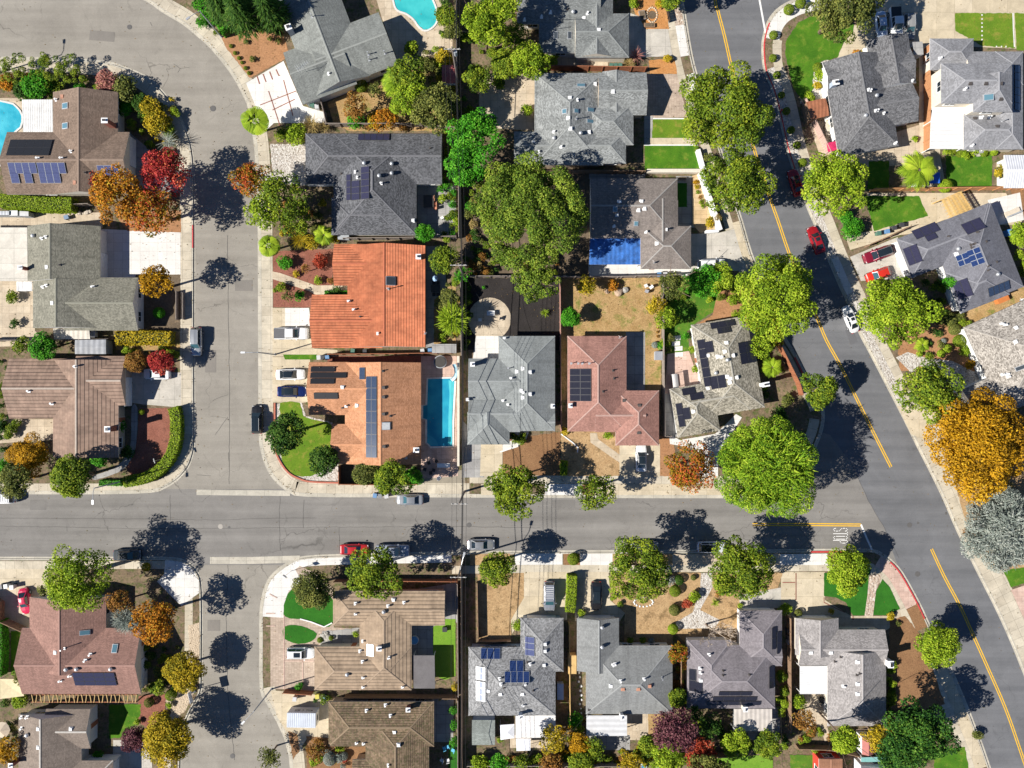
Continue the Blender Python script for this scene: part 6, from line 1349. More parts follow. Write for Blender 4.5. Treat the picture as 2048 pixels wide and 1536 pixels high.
# filler greenery, each an own shrub
for grp, lab, box, n, cols in [
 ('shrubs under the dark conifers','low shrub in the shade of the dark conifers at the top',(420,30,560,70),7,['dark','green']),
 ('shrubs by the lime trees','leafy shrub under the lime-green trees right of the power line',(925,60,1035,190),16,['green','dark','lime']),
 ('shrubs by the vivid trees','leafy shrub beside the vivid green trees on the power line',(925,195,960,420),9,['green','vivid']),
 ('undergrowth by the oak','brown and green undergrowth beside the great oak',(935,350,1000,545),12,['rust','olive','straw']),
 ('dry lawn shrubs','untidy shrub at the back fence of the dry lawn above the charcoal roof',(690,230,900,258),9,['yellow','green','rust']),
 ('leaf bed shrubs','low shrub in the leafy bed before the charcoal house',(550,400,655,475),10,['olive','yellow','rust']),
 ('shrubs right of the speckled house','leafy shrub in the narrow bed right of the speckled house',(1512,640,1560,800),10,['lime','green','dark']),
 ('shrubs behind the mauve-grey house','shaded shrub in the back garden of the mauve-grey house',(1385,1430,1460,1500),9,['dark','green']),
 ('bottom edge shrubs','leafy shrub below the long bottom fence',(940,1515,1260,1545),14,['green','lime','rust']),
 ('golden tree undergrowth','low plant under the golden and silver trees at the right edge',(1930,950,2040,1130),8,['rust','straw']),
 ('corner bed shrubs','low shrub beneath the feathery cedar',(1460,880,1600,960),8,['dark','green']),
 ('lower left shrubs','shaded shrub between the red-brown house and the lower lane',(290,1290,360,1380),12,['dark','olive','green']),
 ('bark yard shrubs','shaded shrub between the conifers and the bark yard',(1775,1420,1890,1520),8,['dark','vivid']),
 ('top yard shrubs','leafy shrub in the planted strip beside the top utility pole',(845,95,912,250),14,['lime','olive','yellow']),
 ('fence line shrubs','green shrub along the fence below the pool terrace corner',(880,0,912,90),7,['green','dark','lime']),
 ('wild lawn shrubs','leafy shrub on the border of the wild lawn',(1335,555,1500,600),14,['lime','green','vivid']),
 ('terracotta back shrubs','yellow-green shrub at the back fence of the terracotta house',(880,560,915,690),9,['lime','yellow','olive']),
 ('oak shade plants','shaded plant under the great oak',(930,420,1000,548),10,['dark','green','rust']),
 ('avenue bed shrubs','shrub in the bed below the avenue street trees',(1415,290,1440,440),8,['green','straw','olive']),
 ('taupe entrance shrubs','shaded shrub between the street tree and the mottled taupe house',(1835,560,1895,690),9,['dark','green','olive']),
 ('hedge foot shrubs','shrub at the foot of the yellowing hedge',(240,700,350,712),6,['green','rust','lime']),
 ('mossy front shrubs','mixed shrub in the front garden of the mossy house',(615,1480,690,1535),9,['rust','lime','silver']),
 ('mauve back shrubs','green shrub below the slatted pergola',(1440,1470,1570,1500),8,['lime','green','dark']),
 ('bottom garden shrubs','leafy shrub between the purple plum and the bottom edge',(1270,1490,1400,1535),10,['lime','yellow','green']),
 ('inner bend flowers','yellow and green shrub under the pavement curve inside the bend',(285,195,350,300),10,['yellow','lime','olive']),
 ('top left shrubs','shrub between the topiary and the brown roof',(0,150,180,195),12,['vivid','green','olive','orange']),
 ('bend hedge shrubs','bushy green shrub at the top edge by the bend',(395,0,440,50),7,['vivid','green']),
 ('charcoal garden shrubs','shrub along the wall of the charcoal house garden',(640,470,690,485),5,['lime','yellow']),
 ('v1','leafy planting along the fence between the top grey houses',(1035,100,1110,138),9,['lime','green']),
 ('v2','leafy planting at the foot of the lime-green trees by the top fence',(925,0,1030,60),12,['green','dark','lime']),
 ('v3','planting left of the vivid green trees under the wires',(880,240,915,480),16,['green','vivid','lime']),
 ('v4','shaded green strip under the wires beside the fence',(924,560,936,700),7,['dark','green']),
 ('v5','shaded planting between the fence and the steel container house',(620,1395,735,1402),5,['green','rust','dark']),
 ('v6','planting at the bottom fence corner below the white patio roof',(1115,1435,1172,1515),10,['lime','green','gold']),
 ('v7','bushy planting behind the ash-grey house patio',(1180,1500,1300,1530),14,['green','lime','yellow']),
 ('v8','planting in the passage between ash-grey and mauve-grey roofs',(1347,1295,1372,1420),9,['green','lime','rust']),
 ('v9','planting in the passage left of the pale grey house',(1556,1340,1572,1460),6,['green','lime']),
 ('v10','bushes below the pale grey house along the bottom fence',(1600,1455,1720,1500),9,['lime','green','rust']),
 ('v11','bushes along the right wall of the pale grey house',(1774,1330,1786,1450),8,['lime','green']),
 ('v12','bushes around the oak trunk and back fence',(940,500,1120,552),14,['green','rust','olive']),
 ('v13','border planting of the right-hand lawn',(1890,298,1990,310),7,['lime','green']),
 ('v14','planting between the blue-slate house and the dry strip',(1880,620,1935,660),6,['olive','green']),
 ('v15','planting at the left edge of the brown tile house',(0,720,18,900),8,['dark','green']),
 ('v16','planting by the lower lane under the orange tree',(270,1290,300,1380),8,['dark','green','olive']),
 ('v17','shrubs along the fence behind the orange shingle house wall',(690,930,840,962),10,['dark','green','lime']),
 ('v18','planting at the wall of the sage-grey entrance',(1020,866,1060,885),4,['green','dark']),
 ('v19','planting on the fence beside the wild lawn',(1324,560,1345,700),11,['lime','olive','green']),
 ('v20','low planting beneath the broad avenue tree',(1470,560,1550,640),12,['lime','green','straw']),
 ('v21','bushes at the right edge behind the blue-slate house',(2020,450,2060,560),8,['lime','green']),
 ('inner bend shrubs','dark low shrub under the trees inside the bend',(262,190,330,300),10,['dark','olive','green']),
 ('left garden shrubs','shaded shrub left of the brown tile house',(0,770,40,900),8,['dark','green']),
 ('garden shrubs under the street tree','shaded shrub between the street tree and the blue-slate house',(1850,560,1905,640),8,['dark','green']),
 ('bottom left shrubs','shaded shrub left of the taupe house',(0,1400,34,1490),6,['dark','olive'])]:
    V_, T_, M_ = [], [], []; b = P((box[0]+box[2])/2, (box[1]+box[3])/2)
    for _ in range(int(n*1.7)):
        rr = R.uniform(5, 12)/S; zz = rr*R.uniform(.5, 1.0); v, t = crown_quads(rr, 7, .5, .2, .9, .7); p = P(R.uniform(box[0], box[2]), R.uniform(box[1], box[3]), zz) - b
        V_.append(v + np.array(p)); T_.append(t); M_.append(np.full(len(v), R.randrange(len(cols)), np.int32))
    me = quads('undergrowth', np.concatenate(V_), np.concatenate(T_), [LV[c] for c in cols]); me.polygons.foreach_set('material_index', np.concatenate(M_)); tag(obj('undergrowth', me, None, b), lab, 'undergrowth', None, 'stuff')
# clipped hedges
hedge([(348,815),(353,830),(354,850),(353,880),(346,905),(332,928),(312,946),(288,957),(250,964)], 20, 1.5, 'lime', 'curved lime-green hedge around the red mulch corner')
hedge([(5,403),(50,407),(100,410),(148,410)], 26, 2.2, 'lime', 'straight bright hedge below the brown roof inside the bend')
hedge([(235,676),(290,675),(345,677)], 26, 1.8, 'yellow', 'yellowing hedge beside the silver car on the lane', leaf_s=0.3)
hedge([(1144,1150),(1143,1185),(1140,1222)], 18, 1.7, 'lime', 'tall lime hedge between the grey van and the black car')
hedge([(390,5),(420,20),(446,52),(455,66)], 18, 1.6, 'vivid', 'bright hedge at the top of the bend before the dark conifers', leaf_s=.3)
hedge([(1128,922),(1127,950)], 12, 1.2, 'lime', 'short hedge dividing the bark and straw yards')
hedge([(200,965),(245,966)], 10, 0.9, 'vivid', 'low dark hedge left of the curved hedge')
hedge([(650,586),(695,586)], 8, 0.7, 'vivid', 'low hedge along the terracotta house path')
hedge([(2,1240),(2,1290),(1,1350)], 14, 1.8, 'vivid', 'hedge at the left edge beside the small lawn')
hedge([(1545,620),(1552,655),(1556,690)], 16, 1.6, 'yellow', 'yellow-green creeper hedge along the avenue under the broad tree', leaf_s=.3)
# leafless tree
def bare(px, py, label):
    x, y = W(px, py, 0); o = empty('bare_tree', (x, y, 0), label, 'tree'); mb = MB(); rr = random.Random(5)
    def br(p, d, L, r, n):
        q = p + d*L; mb.tube([p, p + d*L*.5 + Vector((rr.uniform(-.1,.1), rr.uniform(-.1,.1), 0))*L*.3, q], r, 5, 0, False, r*.6)
        if n:
            for _ in range(3 if n > 1 else 4): e = (d + Vector((rr.uniform(-.9,.9), rr.uniform(-.9,.9), rr.uniform(-.2,.5)))).normalized(); br(q, e, L*rr.uniform(.6,.9), max(.03, r*.62), n-1)
    br(Vector((0,0,1.2)), Vector((.1,.0,1)).normalized(), 1.9, .15, 5); mb.build('branches', [plain('pale_bark', (0.42,0.34,0.26), 0.9)], o)
    mb = MB(); mb.tube([(0,0,-.1),(0,0,1.3)], .2, 8, 0, True, .15); mb.build('trunk', [BARK], o)
bare(1412,1248, 'pale leafless tree in the sandy yard of the mauve-grey house')

# fallen leaves, scattered under the trees and over yards and gutters
def inside(K, x, y):
    c = False; j = len(K)-1
    for i in range(len(K)):
        if (K[i][1] > y) != (K[j][1] > y) and x < (K[j][0]-K[i][0])*(y-K[i][1])/(K[j][1]-K[i][1]+1e-9)+K[i][0]: c = not c
        j = i
    return c
BL_ = [KA+[(-320,984)], KB1+[(1340,-320),(-320,-320)], KC+[(-320,1800)], KD, KE+[(2700,1800),(2700,-200)]]
Q_ = [(R.uniform(-20,2070), R.uniform(-20,1556)) for _ in range(5200)]
for o_ in list(COL.objects):
    if o_.get('category') == 'tree' and o_.type == 'EMPTY':
        for _ in range(26): Q_.append((1024+o_.location.x*S+R.gauss(0, 42), 768-o_.location.y*S+R.gauss(0, 38)))
for K in (KA, KB1, KC, KD, KE):
    for p_ in K:
        for _ in range(5): Q_.append((p_[0]+R.gauss(0, 4), p_[1]+R.gauss(0, 4)))
pp = []
for x, y in Q_:
    inb = any(inside(K, x, y) for K in BL_)
    if inb or R.random() < .45: pp.append((*W(x, y), .10 if inb else ROADZ+.03))
pp = np.array(pp); nn_ = unit(np.array([0,0,1.])+NR.randn(len(pp),3)*.3); me = quads('fallen_leaves', leaves(pp, nn_, NR.uniform(.09,.24,len(pp))), NR.rand(len(pp)), leaf('litter', [(0.10,0.065,0.025),(0.20,0.13,0.05),(0.28,0.17,0.05),(0.10,0.10,0.02)], .9, .05)); tag(obj('fallen_leaves', me), 'small fallen leaves scattered over yards, pavements and gutters', 'fallen leaves', None, 'stuff')
# ---------------------------------------------------------------- fences and walls
def fence(pts, hm, mat, label, name='wooden_fence', cat='fence', w=0.06, posts=True, cap=None):
    q = [P(x, y, 0) for x, y in pts]; b = q[0].copy(); q = [p-b for p in q]; o = empty(name, b, label, cat)
    mb, mc = MB(), MB()
    for i in range(len(q)-1):
        d = (q[i+1]-q[i]); L = d.length; d.normalize(); n = Vector((-d.y, d.x, 0))
        def bar(m, s0, s1, z0, z1, hw, off=0.0):
            a, c = q[i]+d*s0+n*off, q[i]+d*s1+n*off; m.prism([(v.x, v.y) for v in (a-n*hw, c-n*hw, c+n*hw, a+n*hw)], z0, z1)
        k = max(1, int(L/0.35))
        for j in range(k): bar(mb, j*L/k+.006, (j+1)*L/k-.006, 0.02, hm+R.uniform(-.02, .02), w/2 if j % 2 else w/2*.8)
        bar(mc, 0.01*i, L, hm+.03, hm+.07, max(.05, w*.75)); bar(mc, 0.01*i, L, hm*.25, hm*.25+.09, .025, w*.5+.028)
        for j in range(max(1, int(L/2.4))+1):
            s = min(L-.05, max(.05, j*2.4)); bar(mc, s-.05, s+.05, 0, hm+.1, .05, -w*.5-.055)
    mb.build('boards', [mat], o); mc.build('rail', [cap or mat], o); return o
def gwall(pts, hm, wm, mat, label, name='garden_wall'):
    q = [P(x, y, 0) for x, y in pts]; b = q[0].copy(); o = empty(name, b, label, 'wall'); mb, mc = MB(), MB()
    for i in range(len(q)-1):
        a, c = q[i]-b, q[i+1]-b; d = (c-a).normalized(); n = Vector((-d.y, d.x, 0))*wm/2; n2 = n*1.2
        mb.prism([(v.x, v.y) for v in (a-n, c-n, c+n, a+n)], 0, hm+.004*i); mc.prism([(v.x, v.y) for v in (a-n2, c-n2, c+n2, a+n2)], hm+.004*i, hm+.07+.004*i)
    mb.build('wall_body', [mat], o); mc.build('coping', [mat], o); return o
for pts, hm, mat, lab in [
 ([(-20,415),(120,415),(188,412)], 1.7, GREYWOOD, 'grey fence below the straight bright hedge'),
 ([(-20,682),(110,681),(228,679)], 1.7, GREYWOOD, 'grey fence between the olive-grey and brown tile houses'),
 ([(655,254),(845,254),(914,262)], 1.7, GREYWOOD, 'fence between the dry lawn and the charcoal roof'),
 ([(640,188),(650,222),(657,253)], 1.6, GREYWOOD, 'short fence and gate beside the angled house driveway'),
 ([(914,-20),(914,60),(916,180),(918,300),(919,478)], 1.8, GREYWOOD, 'upper fence running under the power lines'),
 ([(922,556),(923,640),(924,712)], 1.8, GREYWOOD, 'fence under the power lines beside the black mulch yard'),
 ([(923,1112),(924,1240),(925,1390),(926,1560)], 1.8, WOOD, 'lower fence running under the power lines'),
 ([(690,480),(800,479),(914,476)], 1.7, GREYWOOD, 'fence between the charcoal and terracotta houses'),
 ([(660,709),(790,708),(915,706)], 1.7, REDWOOD, 'reddish fence between the terracotta and orange shingle houses'),
 ([(1030,136),(1090,141),(1292,144)], 1.9, REDWOOD, 'redwood fence between the two top grey houses'),
 ([(1000,346),(1140,347),(1288,348)], 1.8, WOOD, 'dark fence between the mottled grey and taupe-grey houses'),
 ([(924,555),(1020,555),(1118,555)], 1.8, GREYWOOD, 'fence along the top of the black mulch yard'),
 ([(1120,556),(1240,556),(1358,552)], 1.8, GREYWOOD, 'fence along the top of the dry back lawn'),
 ([(1119,560),(1120,700),(1121,862)], 1.8, plain('pinkish_boards', (0.36,0.19,0.15), 0.9), 'pinkish fence between the sage-grey and rose-pink houses'),
 ([(1323,562),(1324,720),(1326,872)], 1.7, GREYWOOD, 'fence between the rose-pink and speckled houses'),
 ([(1530,655),(1558,700),(1592,768),(1598,790)], 1.8, REDWOOD, 'brown fence between the speckled house and the avenue'),
 ([(1604,205),(1625,252),(1655,315)], 1.8, plain('pale_pink_boards', (0.48,0.33,0.27), 0.9), 'pale weathered fence along the dark slate side yard'),
 ([(1846,100),(1848,200),(1847,305)], 1.9, plain('orange_boards', (0.42,0.20,0.09), 0.85), 'orange-brown fence between the dark slate and white houses'),
 ([(1738,383),(1900,381),(2080,379)], 1.9, plain('orange_fence_boards', (0.46,0.22,0.09), 0.85), 'long orange-brown fence above the blue-slate house'),
 ([(1728,494),(1770,476),(1812,456)], 1.7, WOOD, 'slanting fence behind the three bins of the blue-slate house'),
 ([(-20,1184),(9,1202),(9,1234),(58,1256)], 1.9, WOOD, 'dark brown bent fence beside the small red car'),
 ([(571,1378),(600,1380),(628,1382)], 1.6, REDWOOD, 'short rusty fence above the steel container'),
 ([(692,1388),(800,1388),(916,1389)], 1.7, WOOD, 'fence between the tan tile and mossy houses'),
 ([(672,1158),(790,1157),(916,1158)], 1.7, REDWOOD, 'red-brown fence along the top of the tan tile house'),
 ([(916,1162),(917,1270),(918,1386)], 1.7, GREYWOOD, 'fence right of the bright artificial turf'),
 ([(917,1392),(917,1460),(917,1560)], 1.7, GREYWOOD, 'fence right of the mossy house back yard'),
 ([(1137,1242),(1138,1340),(1139,1432)], 1.7, TANWOOD, 'thin tan fence between the blue-panel and ash-grey houses'),
 ([(935,1521),(1080,1521),(1262,1522)], 1.8, GREYWOOD, 'long bottom fence behind the sheds'),
 ([(1574,1230),(1574,1340),(1575,1456)], 1.7, WOOD, 'fence between the mauve-grey and pale grey houses'),
 ([(1590,1488),(1650,1490),(1722,1506)], 1.7, WOOD, 'bottom fence of the pale grey house'),
 ([(955,1162),(956,1220),(957,1276)], 1.2, WOOD, 'dark fence left of the straw yard'),
 ([(957,1278),(990,1278),(1022,1276)], 1.4, WOOD, 'dark fence at the foot of the straw yard'),
 ([(1358,1292),(1358,1350),(1357,1425)], 1.7, WOOD, 'fence between the ash-grey and mauve-grey houses'),
 ([(682,930),(682,966),(760,967),(838,966)], 1.7, REDWOOD, 'brown fence around the shrub bed below the orange shingle house'),
 ([(1340,872),(1327,872)], 1.5, GREYWOOD, 'short gate fence at the speckled house patio'),
 ([(1460,1505),(1430,1505),(1380,1500)], 1.6, WOOD, 'shadowed fence behind the scarlet tree'),
]: fence(pts, hm, mat, lab)
fence([(1324,-20),(1330,10),(1338,46)], 1.0, BLACKP, 'black rail fence beside the orange mulch bed', 'rail_fence', w=.05)
fence([(357,583),(357,640)], .9, GREYWOOD, 'inner low rail fence of the shaded front garden', 'rail_fence', w=.04); fence([(370,586),(370,640)], .9, GREYWOOD, 'outer low rail fence at the pavement of the shaded front garden', 'rail_fence', w=.04)
gwall([(1393,303),(1404,343)], 1.1, .55, WHITE, 'short white garden wall at the corner of the green lawn'); gwall([(1398,349),(1412,390),(1436,463)], 1.2, .7, WHITE, 'long white garden wall beside the flagstone patio')
gwall([(1292,345),(1400,345)], 1.0, .5, CREAM, 'cream garden wall below the green lawn'); gwall([(1408,466),(1434,464)], 1.0, .4, WHITE, 'short white return wall at the taupe-grey driveway')
gwall([(918,713),(918,800),(918,930)], 1.6, .3, CREAM, 'cream block wall between the long pool and the power lines')

# ---------------------------------------------------------------- vehicles
CARGLASS = glass('car_glass', (0.015, 0.022, 0.028), 0.04)
CARTEAL = glass('windscreen_glass', (0.03, 0.09, 0.11), 0.04)
HEAD = plain('headlamp', (0.7, 0.7, 0.68), 0.2); TAIL = plain('tail_lamp', (0.35, 0.02, 0.02), 0.3)
def car(px, py, ang, kind, col, label, metal=0.0, L=None, roof=None, z0=0.0, group=None, bed=None):
    """ang: heading on the photograph, degrees clockwise from pointing right"""
    L = L or {'sedan': 4.7, 'suv': 4.75, 'hatch': 4.3, 'pickup': 5.8, 'van': 5.0, 'beetle': 4.2}[kind]
    Wd = {'sedan': 1.84, 'suv': 1.9, 'hatch': 1.78, 'pickup': 2.0, 'van': 1.98, 'beetle': 1.8}[kind]; Hh = {'sedan': 1.45, 'suv': 1.68, 'hatch': 1.5, 'pickup': 1.9, 'van': 1.75, 'beetle': 1.5}[kind]
    zc = 0.9; x, y = W(px, py, zc); o = empty('parked_car' if kind != 'pickup' else 'pickup_truck', (x, y, z0), label, 'car' if kind != 'pickup' else 'truck', group, -math.radians(ang))
    body = paint('car_paint_%d_%d_%d' % tuple(int(v*99) for v in col), col, metal); bz = {'sedan': .92, 'suv': 1.05, 'hatch': .98, 'pickup': 1.15, 'van': 1.1, 'beetle': .98}[kind]
    # lower body: lofted sections  (x fraction, half width factor, top height)
    if kind == 'pickup': st = [(-.5,.90,.95),(-.49,.96,1.08),(-.3,1,1.12),(0,1,1.12),(.16,1,1.14),(.3,1,1.12),(.42,.97,1.05),(.47,.93,.95),(.495,.84,.72),(.5,.78,.62)]
    elif kind == 'beetle': st = [(-.5,.45,.62),(-.47,.66,.74),(-.4,.86,.88),(-.25,.98,.97),(0,1,.98),(.2,.98,.96),(.34,.9,.9),(.43,.76,.8),(.48,.58,.68),(.5,.42,.58)]
    else: st = [(-.5,.74,.72),(-.485,.86,.86),(-.45,.93,.93),(-.36,.98,bz),(-.1,1,bz+.01),(.15,1,bz),(.27,.985,bz-.04),(.38,.95,bz-.1),(.45,.87,bz-.17),(.485,.74,bz-.27),(.5,.6,bz-.36)]
    def sec(f, w, t):
        hw = Wd/2*w; xx = f*L; return [(xx,-hw*.9,.22),(xx,-hw,.42),(xx,-hw,t-.16),(xx,-hw*.93,t-.05),(xx,-hw*.72,t),(xx,0,t+.035),(xx,hw*.72,t),(xx,hw*.93,t-.05),(xx,hw,t-.16),(xx,hw,.42),(xx,hw*.9,.22)]
    mb = MB(); ss = [sec(*s) for s in st]
    for a, b in zip(ss, ss[1:]):
        for k in range(10): mb.face([a[k], b[k], b[k+1], a[k+1]], 0, None, True)
    mb.face(ss[0], 0); mb.face(ss[-1][::-1], 0)
    # cabin: base ring at the belt, roof ring
    cb = {'sedan': (-.36,.24,-.2,.09,.83,.62), 'suv': (-.475,.24,-.41,.1,.86,.68), 'hatch': (-.46,.25,-.34,.09,.85,.64), 'pickup': (-.17,.235,-.13,.1,.88,.72), 'van': (-.48,.28,-.43,.12,.88,.72), 'beetle': (-.36,.22,-.17,.07,.8,.56)}[kind]
    b0, b1, r0, r1, wb, wr = cb; zb = (1.12 if kind == 'pickup' else bz) - .03; hb, hr = Wd/2*wb, Wd/2*wr; zt = Hh
    lo = [Vector((b0*L,-hb,zb)), Vector((b1*L,-hb*.92,zb-.02)), Vector((b1*L,hb*.92,zb-.02)), Vector((b0*L,hb,zb))]; hi = [Vector((r0*L,-hr,zt-.03)), Vector((r1*L,-hr,zt-.03)), Vector((r1*L,hr,zt-.03)), Vector((r0*L,hr,zt-.03))]
    for k in range(4): mb.face([lo[k], lo[(k+1) % 4], hi[(k+1) % 4], hi[k]], 0)
    n = 6; rows = []
    for i in range(n+1):
        f = i/n; xx = (r0+(r1-r0)*f)*L; cz = .05*math.sin(math.pi*f); rows.append([(xx,-hr,zt-.03),(xx,-hr*.8,zt-.03+cz*.7+.015),(xx,0,zt-.03+cz+.03),(xx,hr*.8,zt-.03+cz*.7+.015),(xx,hr,zt-.03)])
    for a, b in zip(rows, rows[1:]):
        for k in range(4): mb.face([a[k], b[k], b[k+1], a[k+1]], 0, None, True)
    # wing shut lines: bonnet and boot edges
    mb.build('body', [body], o)
    def pane(nm, k, a0, a1, c0, c1, mat, par=o):
        p, q, r_, s = lo[k], lo[(k+1) % 4], hi[(k+1) % 4], hi[k]
        def bl(u, v): return (p*(1-u)+q*u)*(1-v) + (s*(1-u)+r_*u)*v
        c = [bl(a0, c0), bl(a1, c0), bl(a1, c1), bl(a0, c1)]; nn = (c[1]-c[0]).cross(c[3]-c[0]).normalized(); ctr = Vector((0, 0, 1.2))
        if nn.dot(c[0]-ctr) < 0: nn = -nn
        m = MB(); c = [v+nn*.012 for v in c]; m.face(c if (c[1]-c[0]).cross(c[3]-c[0]).dot(nn) > 0 else c[::-1]); m.build(nm, [mat], par)
    e_ = .02 if roof == 'full' else .06; pane('windscreen', 1, e_, 1-e_, .04, 1.0-e_*.5, CARTEAL if roof is None else CARGLASS); pane('rear_window', 3, e_*1.3, 1-e_*1.3, .10, 1.0-e_*.6, CARGLASS)
    pane('side_window', 0, .08, .52, .12, .9, CARGLASS); pane('side_window', 0, .55, .92, .12, .9, CARGLASS); pane('side_window', 2, .08, .45, .12, .9, CARGLASS); pane('side_window', 2, .48, .92, .12, .9, CARGLASS)
    if roof:      # glass or black roof panel, sunroof, luggage rails
        x0, x1 = (r0+.002, r1-.002) if roof == 'full' else (r0+(r1-r0)*.45, r0+(r1-r0)*.9); m = MB(); kx = .95 if roof == 'full' else .62
        for i in range(5):
            fa, fb = i/5, (i+1)/5; za = zt+.012+.05*math.sin(math.pi*(((x0+(x1-x0)*fa)-r0)/(r1-r0))); zz = zt+.012+.05*math.sin(math.pi*(((x0+(x1-x0)*fb)-r0)/(r1-r0)))
            A, B = (x0+(x1-x0)*fa)*L, (x0+(x1-x0)*fb)*L
            m.face([(A,-hr*kx,za-.02),(B,-hr*kx,zz-.02),(B,0,zz+.006),(A,0,za+.006)], 0, None, True); m.face([(A,0,za+.006),(B,0,zz+.006),(B,hr*kx,zz-.02),(A,hr*kx,za-.02)], 0, None, True)
        m.build('roof_panel' if roof == 'full' else 'sunroof', [CARGLASS], o)
    if kind in ('suv', 'van'):
        for s in (-1, 1): m = MB(); m.tube([(r0*L+.15, s*hr*.93, zt+.05), (r1*L-.25, s*hr*.93, zt+.05)], .025, 6); m.build('roof_rail', [METAL], o)
        if kind == 'van':
            m = MB()
            for k in range(6): m.box(r0*L+.3+k*.36, -hr*.9, zt+.07, r0*L+.36+k*.36, hr*.9, zt+.1)
            m.build('roof_rack', [WMETAL], o)
    if kind == 'pickup':
        m = MB(); m.box(-.488*L, -Wd*.42, 1.1 if bed else .75, -.175*L, Wd*.42, 1.165 if bed else .765); m.build('bed_cover' if bed else 'bed_floor', [plain('bed_cover_grey', (0.10,0.10,0.105), 0.7) if bed != 'black' else BLACKP], o)
    for fx in (-.30, .31):
        for s in (-1, 1):
            m = MB(); ww = .2; r = .34 if kind != 'pickup' else .4; N = 14; A = [(r*math.cos(2*math.pi*k/N), r*math.sin(2*math.pi*k/N)) for k in range(N)]
            y0, y1 = s*(Wd/2-.2), s*(Wd/2+.012)
            for k in range(N):
                a, b = A[k], A[(k+1) % N]; m.face([(a[0],y0,r+a[1]),(b[0],y0,r+b[1]),(b[0],y1,r+b[1]),(a[0],y1,r+a[1])], 0, None, True)
            m.face([(a[0],y1,r+a[1]) for a in A]); m.face([(a[0],y0,r+a[1]) for a in A]); wo = m.build('wheel', [RUBBER], o, Vector((fx*L, 0, 0)))
            m = MB(); m.face([(a[0]*.62, y1+s*.008, r+a[1]*.62) for a in A]); m.build('rim', [METAL], wo)
    zl = st[-3][2]-.14
    for s in (-1, 1):
        m = MB(); m.box(.452*L, s*Wd*.32-.16, zl-.02, .478*L, s*Wd*.32+.16, zl+.09); m.build('headlight', [HEAD], o)
        m = MB(); m.box(-.503*L, s*Wd*.34-.14, .62, -.484*L, s*Wd*.34+.14, .78); m.build('tail_light', [TAIL], o)
        m = MB(); m.box(b1*L-.42, s*(Wd/2+.09)-.1, bz-.02, b1*L-.26, s*(Wd/2+.09)+.1, bz+.13); m.build('wing_mirror', [body], o)
    m = MB(); m.box(.47*L, -.45*Wd, .3, .5*L, .45*Wd, .46); m.build('front_bumper', [BLACKP], o)
    return o
SIL = (0.42,0.43,0.44); WH = (0.72,0.72,0.71); BL = (0.014,0.014,0.016); GR = (0.20,0.21,0.22); RD = (0.34,0.012,0.02)
car(391,683,90,'suv',SIL,'silver car on the lane kerb beside the yellowing hedge',.6,4.8,z0=ROADZ); car(513,839,-90,'suv',BL,'black car on the lane kerb opposite the red mulch corner',0,4.8,z0=ROADZ,roof='full')
car(582,667,0,'pickup',WH,'white pickup with grey bed cover in the terracotta house driveway',0,5.8,bed='grey'); car(580,749,-1,'sedan',WH,'white sedan with black glass roof in the orange shingle driveway',0,4.9,roof='full'); car(583,783,0,'sedan',(0.012,0.025,0.12),'dark blue sedan with black glass roof beside the white sedan',.3,4.9,roof='full')
car(819,1000,180,'sedan',SIL,'silver sedan on the north kerb by the pavement bins',.6,4.5,z0=ROADZ); car(708,1100,0,'sedan',(0.42,0.02,0.025),'red sedan on the south kerb behind the pale pickup',0,4.8,z0=ROADZ); car(785,1102,0,'pickup',(0.40,0.44,0.52),'pale blue-grey pickup half under the street tree on the south kerb',.3,5.6,z0=ROADZ)
car(962,1090,0,'sedan',SIL,'silver sedan on the south kerb by the utility pole',.6,4.6,z0=ROADZ); car(1283,917,-90,'sedan',WH,'white sedan with black glass roof in the rose-pink house driveway',0,4.5,roof='full'); car(1424,1095,0,'suv',(0.62,0.64,0.68),'white car with black roof on the south kerb',0,4.7,roof='full',z0=ROADZ)
car(1290,1094,0,'suv',GR,'dark grey car mostly hidden by the street tree on the south kerb',.4,4.7,z0=ROADZ); car(1099,1193,90,'van',(0.36,0.38,0.42),'grey van with roof rack in the driveway left of the tall hedge',.5,5.0); car(1193,1193,90,'sedan',BL,'black sedan in the driveway right of the tall hedge',0,4.9,roof='full')
car(600,1307,0,'suv',WH,'white car with sunroof on the tan tile house driveway',0,4.7,roof='sun'); car(1593,364,-107,'sedan',RD,'upper red car on the avenue half under the street tree',.2,4.6,roof='sun',z0=ROADZ); car(1634,479,-111,'sedan',RD,'lower red car on the avenue at the gravel strip',.2,4.8,roof='sun',z0=ROADZ)
car(1703,638,-112,'beetle',WH,'rounded white car on the avenue at the street tree',0,4.8,roof='sun',z0=ROADZ); car(1757,508,160,'suv',(0.22,0.012,0.03),'maroon car with black roof in the blue-slate house driveway',.2,5.0,roof='full'); car(1758,549,160,'hatch',(0.55,0.03,0.015),'bright red car half hidden by leaves in the blue-slate driveway',0,4.2)
car(1764,49,84,'sedan',(0.55,0.62,0.72),'pale blue-white sedan in front of the dark slate garage',.2,4.6); car(1793,46,86,'pickup',WH,'white pickup with open black bed in front of the dark slate garage',0,5.4,bed='black'); car(1819,52,88,'suv',(0.25,0.25,0.24),'grey covered-looking car beside the white pickup',0,4.4)
car(1423,529,-2,'suv',WH,'white car under leaves in the taupe-grey house driveway',0,4.7); car(48,1203,80,'beetle',(0.55,0.02,0.07),'small pinkish-red car at the bent brown fence',0,4.4); car(-2,996,180,'van',WH,'white van cut by the left edge of the street',0,5.0,z0=ROADZ); car(252,1111,0,'sedan',(0.05,0.06,0.07),'dark sedan hidden in tree shadow on the lower left kerb',0,4.6,z0=ROADZ); car(312,748,180,'sedan',WH,'white sedan beneath the small crimson tree',0,4.5)

